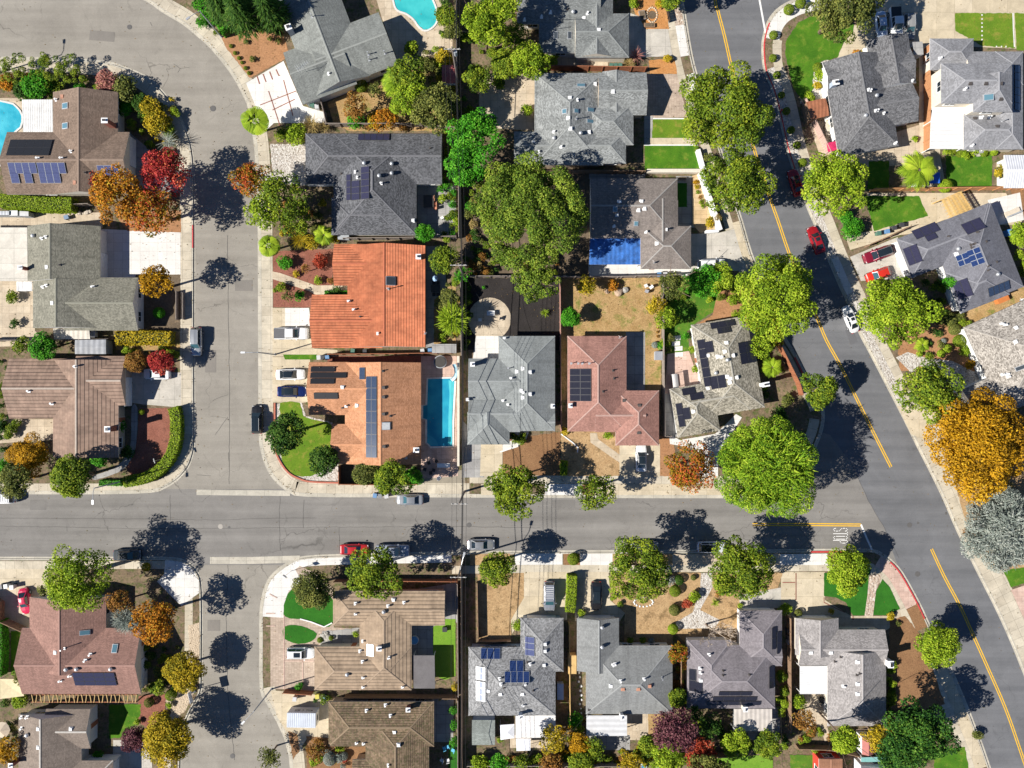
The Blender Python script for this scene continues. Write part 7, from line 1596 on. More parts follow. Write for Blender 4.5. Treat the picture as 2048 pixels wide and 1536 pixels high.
# ---------------------------------------------------------------- poles, lamps, wires
def street_lamp(bx, by, ax, ay, label, h=8.3, arm=1.9):
    """bx, by = foot on the photograph; ax, ay = direction of the arm on the photograph"""
    b = P(bx, by, 0); o = empty('street_lamp', b, label, 'street lamp'); l = math.hypot(ax, ay); d = Vector((ax/l, -ay/l, 0))
    mb = MB(); mb.tube([(0,0,0),(0,0,h*.6),(0,0,h)], .12, 10, 0, True, .075); mb.cyl(0,0,0,.12,.2,10); mb.build('pole', [GREYW], o)
    mb = MB(); mb.tube([Vector((0,0,h-.05)), d*arm*.35+Vector((0,0,h+.28)), d*arm+Vector((0,0,h+.35))], .045, 8); mb.build('arm', [GREYW], o)
    mb = MB(); e = d*(arm+.25); n = Vector((-d.y, d.x, 0)); q = [e-d*.36-n*.13, e+d*.3-n*.16, e+d*.4, e+d*.3+n*.16, e-d*.36+n*.13]; mb.prism([(v.x, v.y) for v in q], h+.27, h+.43); mb.build('lamp_head', [METAL], o); return o
street_lamp(443,74,-.8,.6,'street lamp at the top of the bend by the conifers'); street_lamp(550,709,-1,.02,'street lamp on the driveway edge below the white pickup'); street_lamp(246,962,0,1,'street lamp at the foot of the curved hedge'); street_lamp(543,1378,-.7,.7,'street lamp at the lower lane above the steel container'); street_lamp(0,145,0,-1,'street lamp at the left edge behind the topiary')
WIREM = plain('cable_black', (0.012,0.012,0.013), 0.6)
POLES = [(915,-260), (917,168), (928,553), (929,983), (927,1116), (926,1660)]
PH = [13.0, 13.2, 12.6, 12.2, 12.0, 12.6]
def utility_pole(i, label, lamp=None, tr=False):
    bx, by = POLES[i]; h = PH[i]; b = P(bx, by, 0); o = empty('utility_pole', b, label, 'utility pole'); mb = MB(); mb.tube([(0,0,0),(0,0,h*.5),(0,0,h)], .19, 10, 0, True, .12); mb.build('pole', [GREYWOOD], o)
    mb = MB(); mb.box(-1.25,-.17,h-.55,1.25,-.06,h-.42); mb.build('crossarm', [plain('pale_crossarm', (0.5,0.48,0.44), 0.8)], o)
    for x in (-1.1, -.4, .4, 1.1): mb = MB(); mb.cyl(0,0,0,.22,.06,8); mb.build('insulator', [WMETAL], o, Vector((x,-.11,h-.42)))
    if tr: mb = MB(); mb.cyl(.38,0,h-2.6,h-1.5,.27,12); mb.build('transformer', [GREYW], o)
    if lamp:
        d = Vector((lamp[0], -lamp[1], 0)).normalized(); mb = MB(); mb.tube([Vector((0,0,h*.68)), d*1.2+Vector((0,0,h*.68+.5)), d*2.6+Vector((0,0,h*.68+.55))], .05, 8); mb.build('lamp_arm', [METAL], o)
        mb = MB(); e = d*2.8; n = Vector((-d.y, d.x, 0)); mb.prism([(v.x, v.y) for v in (e-d*.4-n*.14, e+d*.35-n*.16, e+d*.35+n*.16, e-d*.4+n*.14)], h*.68+.45, h*.68+.62); mb.build('lamp_head', [METAL], o)
utility_pole(1,'utility pole with white crossarm and transformer at the top beside the pool',None,True); utility_pole(2,'utility pole beside the black mulch yard'); utility_pole(3,'utility pole on the north pavement of the street'); utility_pole(4,'utility pole with lamp on the south pavement of the street',(.25,-1))
def cable(p, q, sag, r, label, name='overhead_wire', group=None):
    mb = MB(); n = 14; b = p.copy()
    mb.tube([p.lerp(q, i/n) - b - Vector((0,0,sag*4*(i/n)*(1-i/n))) for i in range(n+1)], r, 5); o = mb.build(name, [WIREM], None, b); return tag(o, label, 'wire', group)
spans = ['top span above the pool', 'span past the vivid trees and charcoal house', 'span past the terracotta house and long pool', 'span across the street', 'lower span down to the bottom edge']
for i in range(5):
    a, b = P(*POLES[i]), P(*POLES[i+1]); L = (b-a).length
    for x, nm in ((-1.1,'left high'), (-.4,'inner left high'), (.4,'inner right high'), (1.1,'right high')):
        cable(a+Vector((x,-.11,PH[i]-.2)), b+Vector((x,-.11,PH[i+1]-.2)), min(.9, L*.02), .022, '%s wire on the utility poles, %s' % (nm, spans[i]), group='overhead wires')
    cable(a+Vector((.2,0,8.0)), b+Vector((.2,0,7.8)), min(.8, L*.02), .055, 'thick cable bundle under the wires, %s' % spans[i], name='overhead_cable', group='overhead cables')
    cable(a+Vector((.25,0,7.0)), b+Vector((.25,0,6.9)), min(.9, L*.025), .04, 'lower telephone cable on the utility poles, %s' % spans[i], name='overhead_cable', group='overhead cables')
p2 = P(*POLES[2]) + Vector((0,0,8))
for (x, y, z, lab) in ((1010,676,3.6,'service wire from the middle pole to the sage-grey roof'),(1010,600,6.5,'service wire from the middle pole towards the rose-pink house'),):
    cable(p2, P(x, y, z), .6, .018, lab)
cable(P(*POLES[3])+Vector((0,0,8.5)), P(942,800,3.4), .6, .018, 'service wire to the left gable of the sage-grey house'); cable(P(927,1660)+Vector((0,0,9)), P(1112,1432,3.4), .8, .018, 'service wire over the yellow-green tree to the blue-panel house'); cable(P(927,1660)+Vector((0,0,9)), P(1178,1425,3.4), .8, .018, 'service wire over the white patio roof to the ash-grey house'); cable(P(1575,1640,9), P(1562,1410,3.4), .8, .018, 'service wire to the mauve-grey house corner')
# basketball hoop
b = P(398,1378); o = empty('basketball_hoop', b, 'white basketball backboard on a pole at the lower lane kerb', 'basketball hoop', None, math.radians(14))
mb = MB(); mb.tube([(-.9,0,0),(-.7,0,2.2),(0,0,3.2)], .06, 8); mb.box(-1.5,-.4,0,-.6,.4,.16); mb.build('pole', [DMETAL], o); mb = MB(); mb.box(0,-.9,2.75,.05,.9,3.8); mb.build('backboard', [WHITE], o)
mb = MB(); mb.tube([(.3+.23*math.cos(a/8*math.pi), .23*math.sin(a/8*math.pi), 3.05) for a in range(17)], .02, 5); mb.build('hoop', [plain('hoop_orange', (0.5,0.12,0.02), 0.5)], o)
def sign(bx, by, label, w=.6, hh=.75, h=3.0, rz=0, col=WMETAL):
    o = empty('street_sign', P(bx, by), label, 'sign', None, rz); mb = MB(); mb.tube([(0,0,0),(0,0,h)], .035, 6); mb.build('post', [METAL], o); mb = MB(); mb.box(-.02,-w/2,h-hh,.02,w/2,h); mb.build('sign_plate', [col], o, Vector((.06,0,0)))
sign(331,917,'street sign on a tall post at the red mulch corner',.8,.25,4.0,.3); sign(582,1142,'road sign with grey plate on the white corner pavement',.7,.7,3.8,.9)
o = empty('fire_hydrant', P(1561,222), 'red fire hydrant in the pale gravel strip', 'fire hydrant'); mb = MB(); mb.cyl(0,0,0,.55,.14,10); mb.dome(0,0,.55,.16,.16,10); mb.build('barrel', [plain('hydrant_red', (0.55,0.03,0.02), 0.5)], o); mb = MB(); mb.box(-.28,-.07,.32,.28,.07,.46); mb.build('outlets', [METAL], o)
for x, y, r, lab in ((259,54,.42,'manhole cover at the outside of the bend'),(426,217,.5,'manhole cover with radiating cracks on the lane'),(441,1053,.42,'pale manhole cover left of the crossing joints'),(458,1055,.22,'small valve cover beside the pale manhole'),(938,1050,.42,'manhole cover near the utility pole shadow'),(1819,1050,.42,'dark manhole cover on the avenue'),(1836,1046,.2,'small dark valve cover on the avenue'),(1835,1148,.45,'dark manhole cover at the avenue kerb curve'),(1892,1027,.2,'small valve cover near the right avenue kerb'),(465,1512,.42,'manhole cover at the bottom of the lower lane')):
    mb = MB(); mb.cyl(0,0,0,.012,r,18,0); mb.cyl(0,0,.012,.018,r*.78,18,0); o = mb.build('manhole_cover', [plain('cast_iron', (0.10,0.095,0.09), 0.7) if y != 1053 else plain('pale_iron', (0.34,0.31,0.27), 0.7)], None, P(x, y, ROADZ+.005)); tag(o, lab, 'manhole cover')

# ---------------------------------------------------------------- sheds, covers, yard things
def shed(pts, hm, roofm, wallm, label, name='garden_shed', pitch=.18, cat='shed', over=.15, axis=0):
    c = [sum(p[k] for p in pts)/4 for k in (0, 1)]; b = P(c[0], c[1], 0); q = [P(x, y, hm)-b for x, y in pts]; b2 = b.copy(); q = [Vector((p.x, p.y, 0)) for p in q]; o = empty(name, b2, label, cat)
    ctr = sum(q, Vector())/4; ins = [ctr+(p-ctr)*.94 for p in q]; mb = MB(); mb.prism([(p.x, p.y) for p in ins], 0, hm-.05); mb.build('wall', [wallm], o)
    mb = MB(); up = Vector((0,0,1)); A, B, C, D = [p+up*hm for p in q]; w = ((A-D).length if axis == 0 else (A-B).length)/2; rz = up*(hm+w*pitch)
    if axis == 0: r0, r1 = (A+D)/2, (B+C)/2
    else: r0, r1 = (A+B)/2, (D+C)/2
    r0.z = r1.z = hm+w*pitch
    fs = [[A,B,r1,r0],[r0,r1,C,D],[D,A,r0],[B,C,r1]] if axis == 0 else [[A,r0,r1,D],[r0,B,C,r1],[A,B,r0],[C,D,r1]]
    for f in fs:
        n = (f[1]-f[0]).cross(f[2]-f[0]);
        if len(f) == 4: mb.face(f if n.z > 0 else f[::-1], 0, [(p.x*.9, p.y*.9) for p in (f if n.z > 0 else f[::-1])])
        else: mb.face(f, 1)
    mb.face([D-up*.1, C-up*.1, B-up*.1, A-up*.1], 1)
    for a_, b_ in ((A,B),(B,C),(C,D),(D,A)): mb.face([a_-up*.1, b_-up*.1, b_, a_], 1)
    mb.build('roof', [roofm, wallm], o)
    # a door on the longest side
    s = max(range(4), key=lambda k: (ins[(k+1) % 4]-ins[k]).length); m_ = (ins[s]+ins[(s+1) % 4])/2; d = (ins[(s+1) % 4]-ins[s]).normalized(); n = Vector((d.y, -d.x, 0)); n = n if n.dot(m_-ctr) > 0 else -n
    mb = MB(); e = m_+n*.03; mb.prism([(v.x, v.y) for v in (e-d*.45-n*.02, e+d*.45-n*.02, e+d*.45+n*.02, e-d*.45+n*.02)], .02, min(1.95, hm-.2)); mb.build('door', [WOOD], o); return o
shed([(884,130),(912,130),(912,167),(884,167)], 2.2, corrug('red_shed_sheet', (0.40,0.10,0.09), .35, 0), WHITE, 'red corrugated garden shed under the power lines'); shed([(864,688),(913,688),(913,706),(864,706)], 2.0, M_GPATIO, GREYW, 'low grey shed above the round hot tub', pitch=.05)
shed([(150,680),(212,679),(212,708),(150,708)], 2.2, corrug('grey_lean_sheet', (0.30,0.31,0.33), .9, 0), GREYW, 'long grey lean-to between the olive-grey and brown tile houses', pitch=.06); shed([(944,1440),(990,1440),(990,1490),(944,1490)], 2.3, shingle('shed_shingle', (0.23,0.25,0.23), .2), BLUEW, 'green-grey shed with skylights at the bottom left of the blue-panel house')
shed([(1724,1474),(1746,1474),(1746,1509),(1724,1509)], 2.3, plain('red_shed_roof', (0.36,0.13,0.11), .8), WHITE, 'small red-roofed shed with white wall at the bottom', pitch=.5, axis=1); shed([(1612,204),(1651,196),(1658,231),(1622,240)], 2.3, corrug('rust_sheet', (0.36,0.14,0.07), .6, 0), WOOD, 'rusty-roofed gazebo in the dark slate side yard', 'gazebo', .15); shed([(1825,84),(1845,83),(1847,109),(1829,110)], 2.0, M_GPATIO, GREYW, 'small flat-topped store beside the dark slate garage', pitch=.04)
shed([(-20,422),(18,422),(18,430),(-20,430)], 1.8, corrug('pale_store', (0.55,0.57,0.60), .5, 0), GREYW, 'blue-grey store at the left edge below the bright hedge', pitch=.08); shed([(19,421),(35,421),(35,431),(19,431)], 1.6, WHITE, GREYW, 'white store box below the bright hedge', pitch=.06); shed([(39,422),(57,423),(57,432),(39,432)], 1.6, plain('pale_grey_lid', (0.5,0.5,0.5), .7), GREYW, 'grey-lidded store box below the bright hedge', pitch=.06)
# the steel storage container, with lettering on its north wall
b = P(611,1427); o = empty('storage_container', b, 'white steel storage container with dark lettering on the driveway of the mossy house', 'container', None, math.radians(-1))
cw, cd_, chh = 4.7, 2.35, 2.45; rib = corrug('container_roof', (0.60,0.64,0.70), .31, 0, .06); cwall = plain('container_white', (0.60,0.62,0.66), .5)
mb = MB(); mb.box(-cw/2,-cd_/2,.12,cw/2,cd_/2,chh-.08); mb.build('container_wall', [cwall], o); mb = MB(); mb.box(-cw/2-.04,-cd_/2-.04,chh-.08,cw/2+.04,cd_/2+.04,chh); 
for k in range(15): mb.box(-cw/2+.1+k*.31,-cd_/2+.02,chh,-cw/2+.25+k*.31,cd_/2-.02,chh+.035)
mb.build('roof', [rib], o); mb = MB()
for k in (0, 1): mb.box(cw/2, -cd_/2+.08+k*1.11, .2, cw/2+.03, -cd_/2+1.1+k*1.11, chh-.16)
mb.build('container_door', [plain('container_cream', (0.62,0.58,0.48), .5)], o)
mb = MB(); tx = 'MILL C BOX'; lw = .30
for k, ch in enumerate(tx):
    for st in GL[ch]:
        for i in range(len(st)-1):
            def g(p): return Vector((cw*.33 - k*lw - p[0]*lw*.66, cd_/2+.012, 1.15+p[1]*.52))
            a, c = g(st[i]), g(st[i+1]); d = (c-a).normalized()*.035; n = Vector((-d.z, 0, d.x)); mb.face([a-d-n, a-d+n, c+d+n, c+d-n])
mb.build('lettering', [plain('dark_lettering', (0.02,0.02,0.03), .6)], o)
mb = MB(); mb.box(cw/2+.031,-.5,1.0,cw/2+.035,.5,1.6); mb.build('sign_plate', [BLACKP], o)
# trash bins
def bin_mesh(col, lid):
    mb = MB(); a, c = .26, .31
    lo = [(-a,-a,.08),(a,-a,.08),(a,a,.08),(-a,a,.08)]; hi = [(-c,-c*1.1,1.02),(c,-c*1.1,1.02),(c,c*1.1,1.02),(-c,c*1.1,1.02)]
    for k in range(4): mb.face([lo[k], lo[(k+1) % 4], hi[(k+1) % 4], hi[k]])
    mb.face(lo[::-1]); return mb
def bins(items, label, group):
    for x, y, col in items:
        m = plain('bin_' + '_'.join(str(int(v*100)) for v in col), col, .5); o = empty('wheeled_bin', P(x, y, 0)*1.0, label, 'bin', group, R.uniform(-.2, .2)); p = P(x, y, .8); o.location = (p.x, p.y, ROADZ if group == 'bins on the street' else 0)
        bin_mesh(col, col).build('bin_body', [m], o); mb = MB(); mb.box(-.33,-.38,1.02,.33,.36,1.1); mb.build('lid', [m], o); mb = MB(); mb.cyl(0,0,0,.2,.12,10); 
        wv = MB(); wv.tube([(-.3,.3,.12),(.3,.3,.12)], .12, 10); wv.build('wheels', [RUBBER], o)
GB, BB, KB_, YB, WB = (0.07,0.16,0.12), (0.12,0.24,0.42), (0.05,0.05,0.055), (0.55,0.48,0.08), (0.5,0.5,0.5)
bins([(750,991,BB),(760,992,GR),(773,992,WB)], 'wheeled bin on the street kerb below the orange shingle house', 'bins on the street'); bins([(1757,467,GB),(1774,463,BB),(1788,456,KB_),(1803,450,KB_)], 'wheeled bin in the row behind the slanting fence', 'bins by the slanting fence'); bins([(638,715,WB),(646,715,KB_),(655,715,BB)], 'wheeled bin at the end of the grass strip', 'bins by the grass strip')
bins([(590,1397,WB),(635,1392,YB),(648,1396,(0.2,0.35,0.36))], 'wheeled bin behind the steel container', 'bins by the container'); bins([(2,1173,KB_),(13,1172,WB),(25,1174,WB)], 'wheeled bin at the left edge of the lower driveway', 'bins on the lower driveway'); bins([(1222,132,GB),(1231,132,GB),(1240,132,GB)], 'greenish bin at the redwood fence', 'bins at the redwood fence'); bins([(1318,549,BB),(1330,549,WB),(1345,550,KB_)], 'bin on the side yard of the taupe-grey house', 'bins by the taupe-grey house'); bins([(845,702,WB),(860,701,BB)], 'bin beside the low grey shed', 'bins by the low shed'); bins([(625,210,GB),(634,214,WB)], 'bin beside the angled house driveway', 'bins by the angled house'); bins([(706,702,GB),(730,703,KB_)], 'bin in the side passage of the terracotta house', 'bins by the terracotta house'); bins([(1578,1262,KB_),(1578,1275,KB_),(1578,1284,GR)], 'bin in the passage left of the pale grey house', 'bins in the pale grey passage')
# furniture
def table_set(px, py, w, d, n, topm, seatm, label, glabel, chairs=True, rz=0.0):
    b = P(px, py); o = empty('patio_table', b, label, 'table', None, rz); mb = MB(); mb.box(-w/2,-d/2,.68,w/2,d/2,.74); mb.build('table_top', [topm], o)
    for sx in (-1, 1):
        for sy in (-1, 1): mb = MB(); mb.box(sx*(w/2-.1)-.03, sy*(d/2-.1)-.03, 0, sx*(w/2-.1)+.03, sy*(d/2-.1)+.03, .68); mb.build('leg', [topm], o)
    for k in range(n):
        s = 1 if k % 2 else -1; x = -w/2+.45+(k//2)*.7; chair(b.x+x*math.cos(rz)-s*(d/2+.35)*math.sin(rz), b.y+x*math.sin(rz)+s*(d/2+.35)*math.cos(rz), rz+(math.pi if s > 0 else 0), seatm, glabel, glabel)
def chair(x, y, rz, m, label, group, cat='chair'):
    o = empty('garden_chair', (x, y, 0), label, cat, group, rz); mb = MB(); mb.box(-.26,-.26,.4,.26,.26,.46); mb.build('seat', [m], o); mb = MB(); mb.box(-.26,-.3,.46,.26,-.23,.95); mb.build('backrest', [m], o)
    for sx in (-1, 1):
        for sy in (-1, 1): mb = MB(); mb.box(sx*.22-.025, sy*.22-.025, 0, sx*.22+.025, sy*.22+.025, .4); mb.build('leg', [m], o)
def chair_at(px, py, rz, m, label, group=None): p = P(px, py); chair(p.x, p.y, rz, m, label, group)
TERRA = plain('terracotta_seat', (0.48,0.22,0.13), .8); WPL = plain('white_plastic', (0.74,0.73,0.70), .5); DGR = plain('dark_wicker', (0.06,0.055,0.05), .8); BLUEP = plain('light_blue_plastic', (0.12,0.42,0.60), .5); SAND = plain('sand_cushion', (0.55,0.48,0.38), .9)
table_set(858,405,1.7,2.0,0,DGR,TERRA,'dark patio table on the charcoal house patio',''); 
for x, y, r in ((867,401,1.5),(871,409,1.6),(871,417,1.7),(866,395,1.2)): chair_at(x, y, r, TERRA, 'terracotta chair beside the dark patio table', 'terracotta patio chairs')
chair_at(885,437,.5,WPL,'white chair at the corner of the charcoal house patio'); table_set(872,578,1.5,1.2,4,DGR,DGR,'dark dining table under the terracotta house eaves','dark chair around the shaded dining table')
for x, y, r in ((1291,572,.4),(1301,575,2.2)): chair_at(x, y, r, WPL, 'white plastic chair at the top of the dry back lawn', 'white chairs on the dry lawn')
chair_at(1292,583,1.2,plain('grey_plastic',(0.3,0.3,0.32),.6),'grey chair beside the two white chairs on the dry lawn')
table_set(982,627,1.3,.8,0,WPL,WPL,'white table on the round patio',''); chair_at(960,640,1.6,WPL,'white armchair left on the round patio'); chair_at(1002,638,4.5,SAND,'sand-coloured lounger right on the round patio')
for x, y, r in ((880,1393,.3),(893,1392,.2)): chair_at(x, y, r, YB and plain('yellow_plastic',(0.55,0.42,0.06),.5), 'yellow chair at the top of the mossy house patio', 'yellow chairs')
for x, y, r in ((889,1494,.4),(896,1491,2.0),(906,1498,1.1)): chair_at(x, y, r, BLUEP, 'light blue chair beside the narrow turf strip', 'light blue chairs')
for x, y, r in ((884,1518,1.0),(896,1518,.2)): chair_at(x, y, r, WPL, 'white chair below the light blue chairs', 'white chairs by the turf strip')
for x, y, r in ((858,925,.4),(850,938,1.3),(862,945,.1),(873,922,2.2),(868,940,2.9)): chair_at(x, y, r, DGR, 'dark wicker chair on the terrace below the long pool', 'dark wicker chairs')
table_set(888,930,2.2,.7,0,WPL,WPL,'long white table on the terrace below the long pool',''); table_set(1655,258,1.3,1.3,2,SAND,SAND,'square table in the dark slate side yard','sand chair in the dark slate side yard')
for x, y, r in ((1655,252,.2),(1664,268,1.8)): chair_at(x, y, r, TANWOOD, 'tan chair in the dark slate side yard', 'tan chairs in the side yard')
def parasol(px, py, r, h, m, label, n=8, closed_=False):
    o = empty('garden_umbrella', P(px, py), label, 'umbrella'); mb = MB(); mb.tube([(0,0,0),(0,0,h)], .03, 6); mb.cyl(0,0,0,.1,.3,10); mb.build('pole', [METAL], o); mb = MB()
    for k in range(n):
        a0, a1 = 2*math.pi*k/n, 2*math.pi*(k+1)/n; mb.face([(0,0,h+.02),(r*math.cos(a0),r*math.sin(a0),h-.45),(r*math.cos((a0+a1)/2)*.94,r*math.sin((a0+a1)/2)*.94,h-.48),(r*math.cos(a1),r*math.sin(a1),h-.45)])
    mb.build('canopy', [m], o)
parasol(21,1448,1.4,2.5,plain('cream_canvas',(0.58,0.48,0.36),.9),'cream garden umbrella left of the taupe house',6); parasol(872,560,.5,2.2,plain('pale_blue_canvas',(0.3,0.45,0.65),.9),'small pale blue umbrella beside the terracotta house'); parasol(879,955,.35,2.0,WHITE,'small white umbrella at the pool terrace corner')
# hot tub, slide
o = empty('hot_tub', P(881,724), 'round dark-covered hot tub at the top of the long pool', 'hot tub'); mb = MB(); mb.cyl(0,0,0,.85,1.08,24); mb.build('tub', [GREYW], o); mb = MB(); mb.cyl(0,0,.85,.95,.95,24); mb.build('tub_cover', [plain('tub_cover',(0.05,0.045,0.04),.8)], o)
o = empty('pool_slide', P(909,748), 'curved light blue slide at the corner of the long pool', 'slide'); mb = MB(); pts = [Vector((.05,1.6,2.0)), Vector((.35,.9,1.75)), Vector((.4,.1,1.25)), Vector((.1,-.6,.75)), Vector((-.5,-1.1,.4))]
for a, c in zip(pts, pts[1:]):
    d = (c-a).normalized(); n = Vector((-d.y, d.x, 0)).normalized()*.28; mb.face([a-n, a+n, c+n, c-n]); mb.face([a-n, c-n, c-n+Vector((0,0,.2)), a-n+Vector((0,0,.2))]); mb.face([a+n, c+n, c+n+Vector((0,0,.2)), a+n+Vector((0,0,.2))])
mb.build('chute', [plain('slide_blue',(0.38,0.58,0.66),.3)], o); mb = MB(); mb.tube([(-.2,1.6,0),(-.2,1.6,2.4)], .03, 6); mb.tube([(.3,1.6,0),(.3,1.6,2.4)], .03, 6)
for k in range(6): mb.tube([(-.2,1.6,.3+k*.33),(.3,1.6,.3+k*.33)], .025, 5)
mb.build('ladder', [METAL], o)
# canvas sheets
def sheet(pts, z, m, label, name='canvas_canopy', cat='canopy', peak=.35):
    b = P(sum(p[0] for p in pts)/4, sum(p[1] for p in pts)/4); o = empty(name, b, label, cat); q = [P(x, y, z)-b for x, y in pts]; c = sum(q, Vector())/4 + Vector((0,0,peak)); mb = MB()
    for k in range(4): mb.face([q[k], q[(k+1) % 4], c], 0); mb.face([c-Vector((0,0,.02)), q[(k+1) % 4]-Vector((0,0,.02)), q[k]-Vector((0,0,.02))], 0)
    mb.build('canopy_cloth', [m], o)
    for p in q: mb = MB(); mb.box(-.03,-.03,0,.03,.03,z-.01); mb.build('post', [METAL], o, Vector((p.x*.96, p.y*.96, 0)))
WCLOTH = plain('white_canvas', (0.72,0.72,0.74), .9)
sheet([(1000,1450),(1029,1448),(1029,1476),(1001,1480)], 2.2, WCLOTH, 'white peaked canopy beside the stained white roof'); sheet([(1032,1477),(1061,1477),(1061,1501),(1033,1502)], 2.1, WCLOTH, 'white sheet canopy below the stained white roof', peak=.05); sheet([(1852,350),(1880,344),(1880,366),(1850,368)], 1.9, plain('blue_tarpaulin',(0.02,0.12,0.5),.6), 'blue tarpaulin beside the feather palm', peak=.15); sheet([(1825,350),(1848,348),(1850,372),(1822,374)], 1.4, WCLOTH, 'white sheet beside the blue tarpaulin', peak=.1); sheet([(0,1358),(38,1358),(48,1392),(0,1398)], 2.2, plain('cream_sail',(0.62,0.52,0.32),.9), 'cream shade sail at the left edge', peak=-.15); sheet([(1653,286),(1672,282),(1674,300),(1656,304)], 1.8, plain('crimson_canvas',(0.5,0.02,0.10),.8), 'crimson canvas cover in the dark slate side yard', peak=.1)
# tan pergola of the blue-slate house
q = [(1882,400),(1920,384),(1945,424),(1905,446)]; b = P(1912,412); o = empty('pergola', b, 'tan timber pergola with wavy reed cover beside the blue-slate house', 'pergola'); z = 2.5; Q = [P(x, y, z)-b for x, y in q]; mb, mr = MB(), MB()
for k in range(9):
    f = k/8; a, c = Q[0].lerp(Q[3], f), Q[1].lerp(Q[2], f); d = (c-a).normalized(); n = Vector((-d.y, d.x, 0))*.05; a -= d*.3; c += d*.3; mb.prism([(v.x, v.y) for v in (a-n, c-n, c+n, a+n)], z, z+.16)
for k in range(22):
    f = k/21; a, c = Q[0].lerp(Q[1], f), Q[3].lerp(Q[2], f); d = (c-a).normalized(); n = Vector((-d.y, d.x, 0))*.045; mr.prism([(v.x, v.y) for v in (a-n, c-n, c+n, a+n)], z+.165, z+.21+.05*math.sin(k*1.3))
mb.build('beams', [TANWOOD], o); mr.build('reed_cover', [plain('reed',(0.58,0.38,0.13),.9)], o)
for p in Q: mb = MB(); mb.box(-.07,-.07,0,.07,.07,z); mb.build('post', [TANWOOD], o, Vector((p.x, p.y, 0)))
# boxes and units
def crate(px, py, w, d, h, m, label, name, cat, rz=0.0, lid=None):
    o = empty(name, P(px, py), label, cat, None, rz); mb = MB(); mb.box(-w/2,-d/2,0,w/2,d/2,h-.08); mb.build('body', [m], o); mb = MB(); mb.box(-w/2-.04,-d/2-.04,h-.08,w/2+.04,d/2+.04,h); mb.build('lid', [lid or m], o); return o
crate(1998,598,1.9,1.2,1.0,plain('orange_wood',(0.48,0.16,0.04),.8),'orange timber box under the blue-slate eaves','timber_box','box',.4); crate(2014,467,1.6,1.0,1.1,plain('blue_cover',(0.06,0.22,0.55),.7),'blue covered box at the right edge','covered_box','box',.2); crate(1315,712,1.2,1.4,1.2,GREYW,'grey box unit at the fence of the dry back lawn','air_conditioner','air conditioner',0,METAL)
crate(188,669,1.3,.9,.9,WMETAL,'white air unit beside the beige awning','air_conditioner','air conditioner'); crate(690,476,1.8,.9,1.2,GREYW,'grey cabinet against the charcoal house','utility_cabinet','cabinet'); crate(1120,1378,1.0,2.6,1.1,plain('pale_blue_cover',(0.38,0.48,0.62),.6),'pale blue covered box right of the blue-panel house','covered_box','box'); crate(1143,1322,1.3,3.0,1.6,TANWOOD,'tan timber store on the thin tan fence','timber_store','shed',0,TANWOOD); crate(137,436,.7,.6,.7,plain('blue_grey_bin',(0.15,0.22,0.33),.6),'small blue-grey box on the patio above the olive-grey house','storage_box','box',.3); crate(890,1257,.7,.7,.6,DMETAL,'dark box on the bright artificial turf','storage_box','box')
crate(1630,580,.1,.1,.1,METAL,'small steel peg plate at the avenue kerb','survey_plate','plate') if False else None
for pts, lab, m in (([(1276,24),(1288,22),(1292,40),(1281,42)], 'dark framed raised bed on the orange mulch', GREYWOOD), ([(1287,48),(1309,48),(1309,56),(1287,56)], 'low timber planter at the driveway', WOOD), ([(1355,355),(1372,355),(1372,361),(1355,361)], 'planter box at the taupe-grey house corner', GREYWOOD)):
    b = P(*pts[0]); o = empty('raised_bed', b, lab, 'planter'); q = [P(*p)-b for p in pts]; c = sum(q, Vector())/4; mb = MB(); mb.prism([(v.x, v.y) for v in q], 0, .4); mb.build('frame', [m], o); mb = MB(); mb.prism([(v.x, v.y) for v in [c+(p-c)*.8 for p in q]], .38, .43); mb.build('soil', [M_DARKSOIL], o)
o = empty('round_planter', P(823,100), 'round planter ring by the kidney pool', 'planter'); mb = MB()
for k in range(20):
    a0, a1 = 2*math.pi*k/20, 2*math.pi*(k+1)/20; r0, r1 = 1.25, 1.45; mb.prism([(r0*math.cos(a0),r0*math.sin(a0)),(r1*math.cos(a0),r1*math.sin(a0)),(r1*math.cos(a1),r1*math.sin(a1)),(r0*math.cos(a1),r0*math.sin(a1))], 0, .25)
mb.build('ring', [CONC], o); mb = MB(); mb.cyl(0,0,0,.14,1.24,20); mb.build('soil', [M_DARKSOIL], o)
o = empty('stone_ring', P(1304,30), 'oval ring of stones on the orange mulch', 'stone ring'); mb = MB()
for k in range(18): a = 2*math.pi*k/18; mb.dome(.85*math.cos(a), 1.25*math.sin(a), 0, .2, .2, 6)
mb.build('stones', [M_TANGRAVEL], o); mb = MB(); mb.cyl(0,0,0,.08,.7,12); mb.build('soil', [M_DARKSOIL], o)
def rock(px, py, r, label, group=None, m=None):
    bm_v = unit(NR.randn(60, 3)); import bmesh as _b
    bm = _b.new(); _b.ops.create_icosphere(bm, subdivisions=2, radius=r)
    for v in bm.verts: v.co *= 1 + NR.uniform(-.12, .12); v.co.z *= .6
    me = bpy.data.meshes.new('boulder'); bm.to_mesh(me); bm.free(); me.materials.append(m or plain('boulder_stone', (0.36,0.26,0.18), .95, 0, .25, 3.0)); p = P(px, py); o = obj('boulder', me, None, (p.x, p.y, r*.35), R.uniform(0, 6)); return tag(o, label, 'boulder', group)
rock(1237,585,.75,'largest tan boulder on the dry back lawn'); rock(1250,580,.55,'grey boulder beside the largest one',None,plain('grey_stone',(0.36,0.34,0.30),.95,0,.25,3.0)); rock(1214,583,.45,'small brown boulder on the dry back lawn')
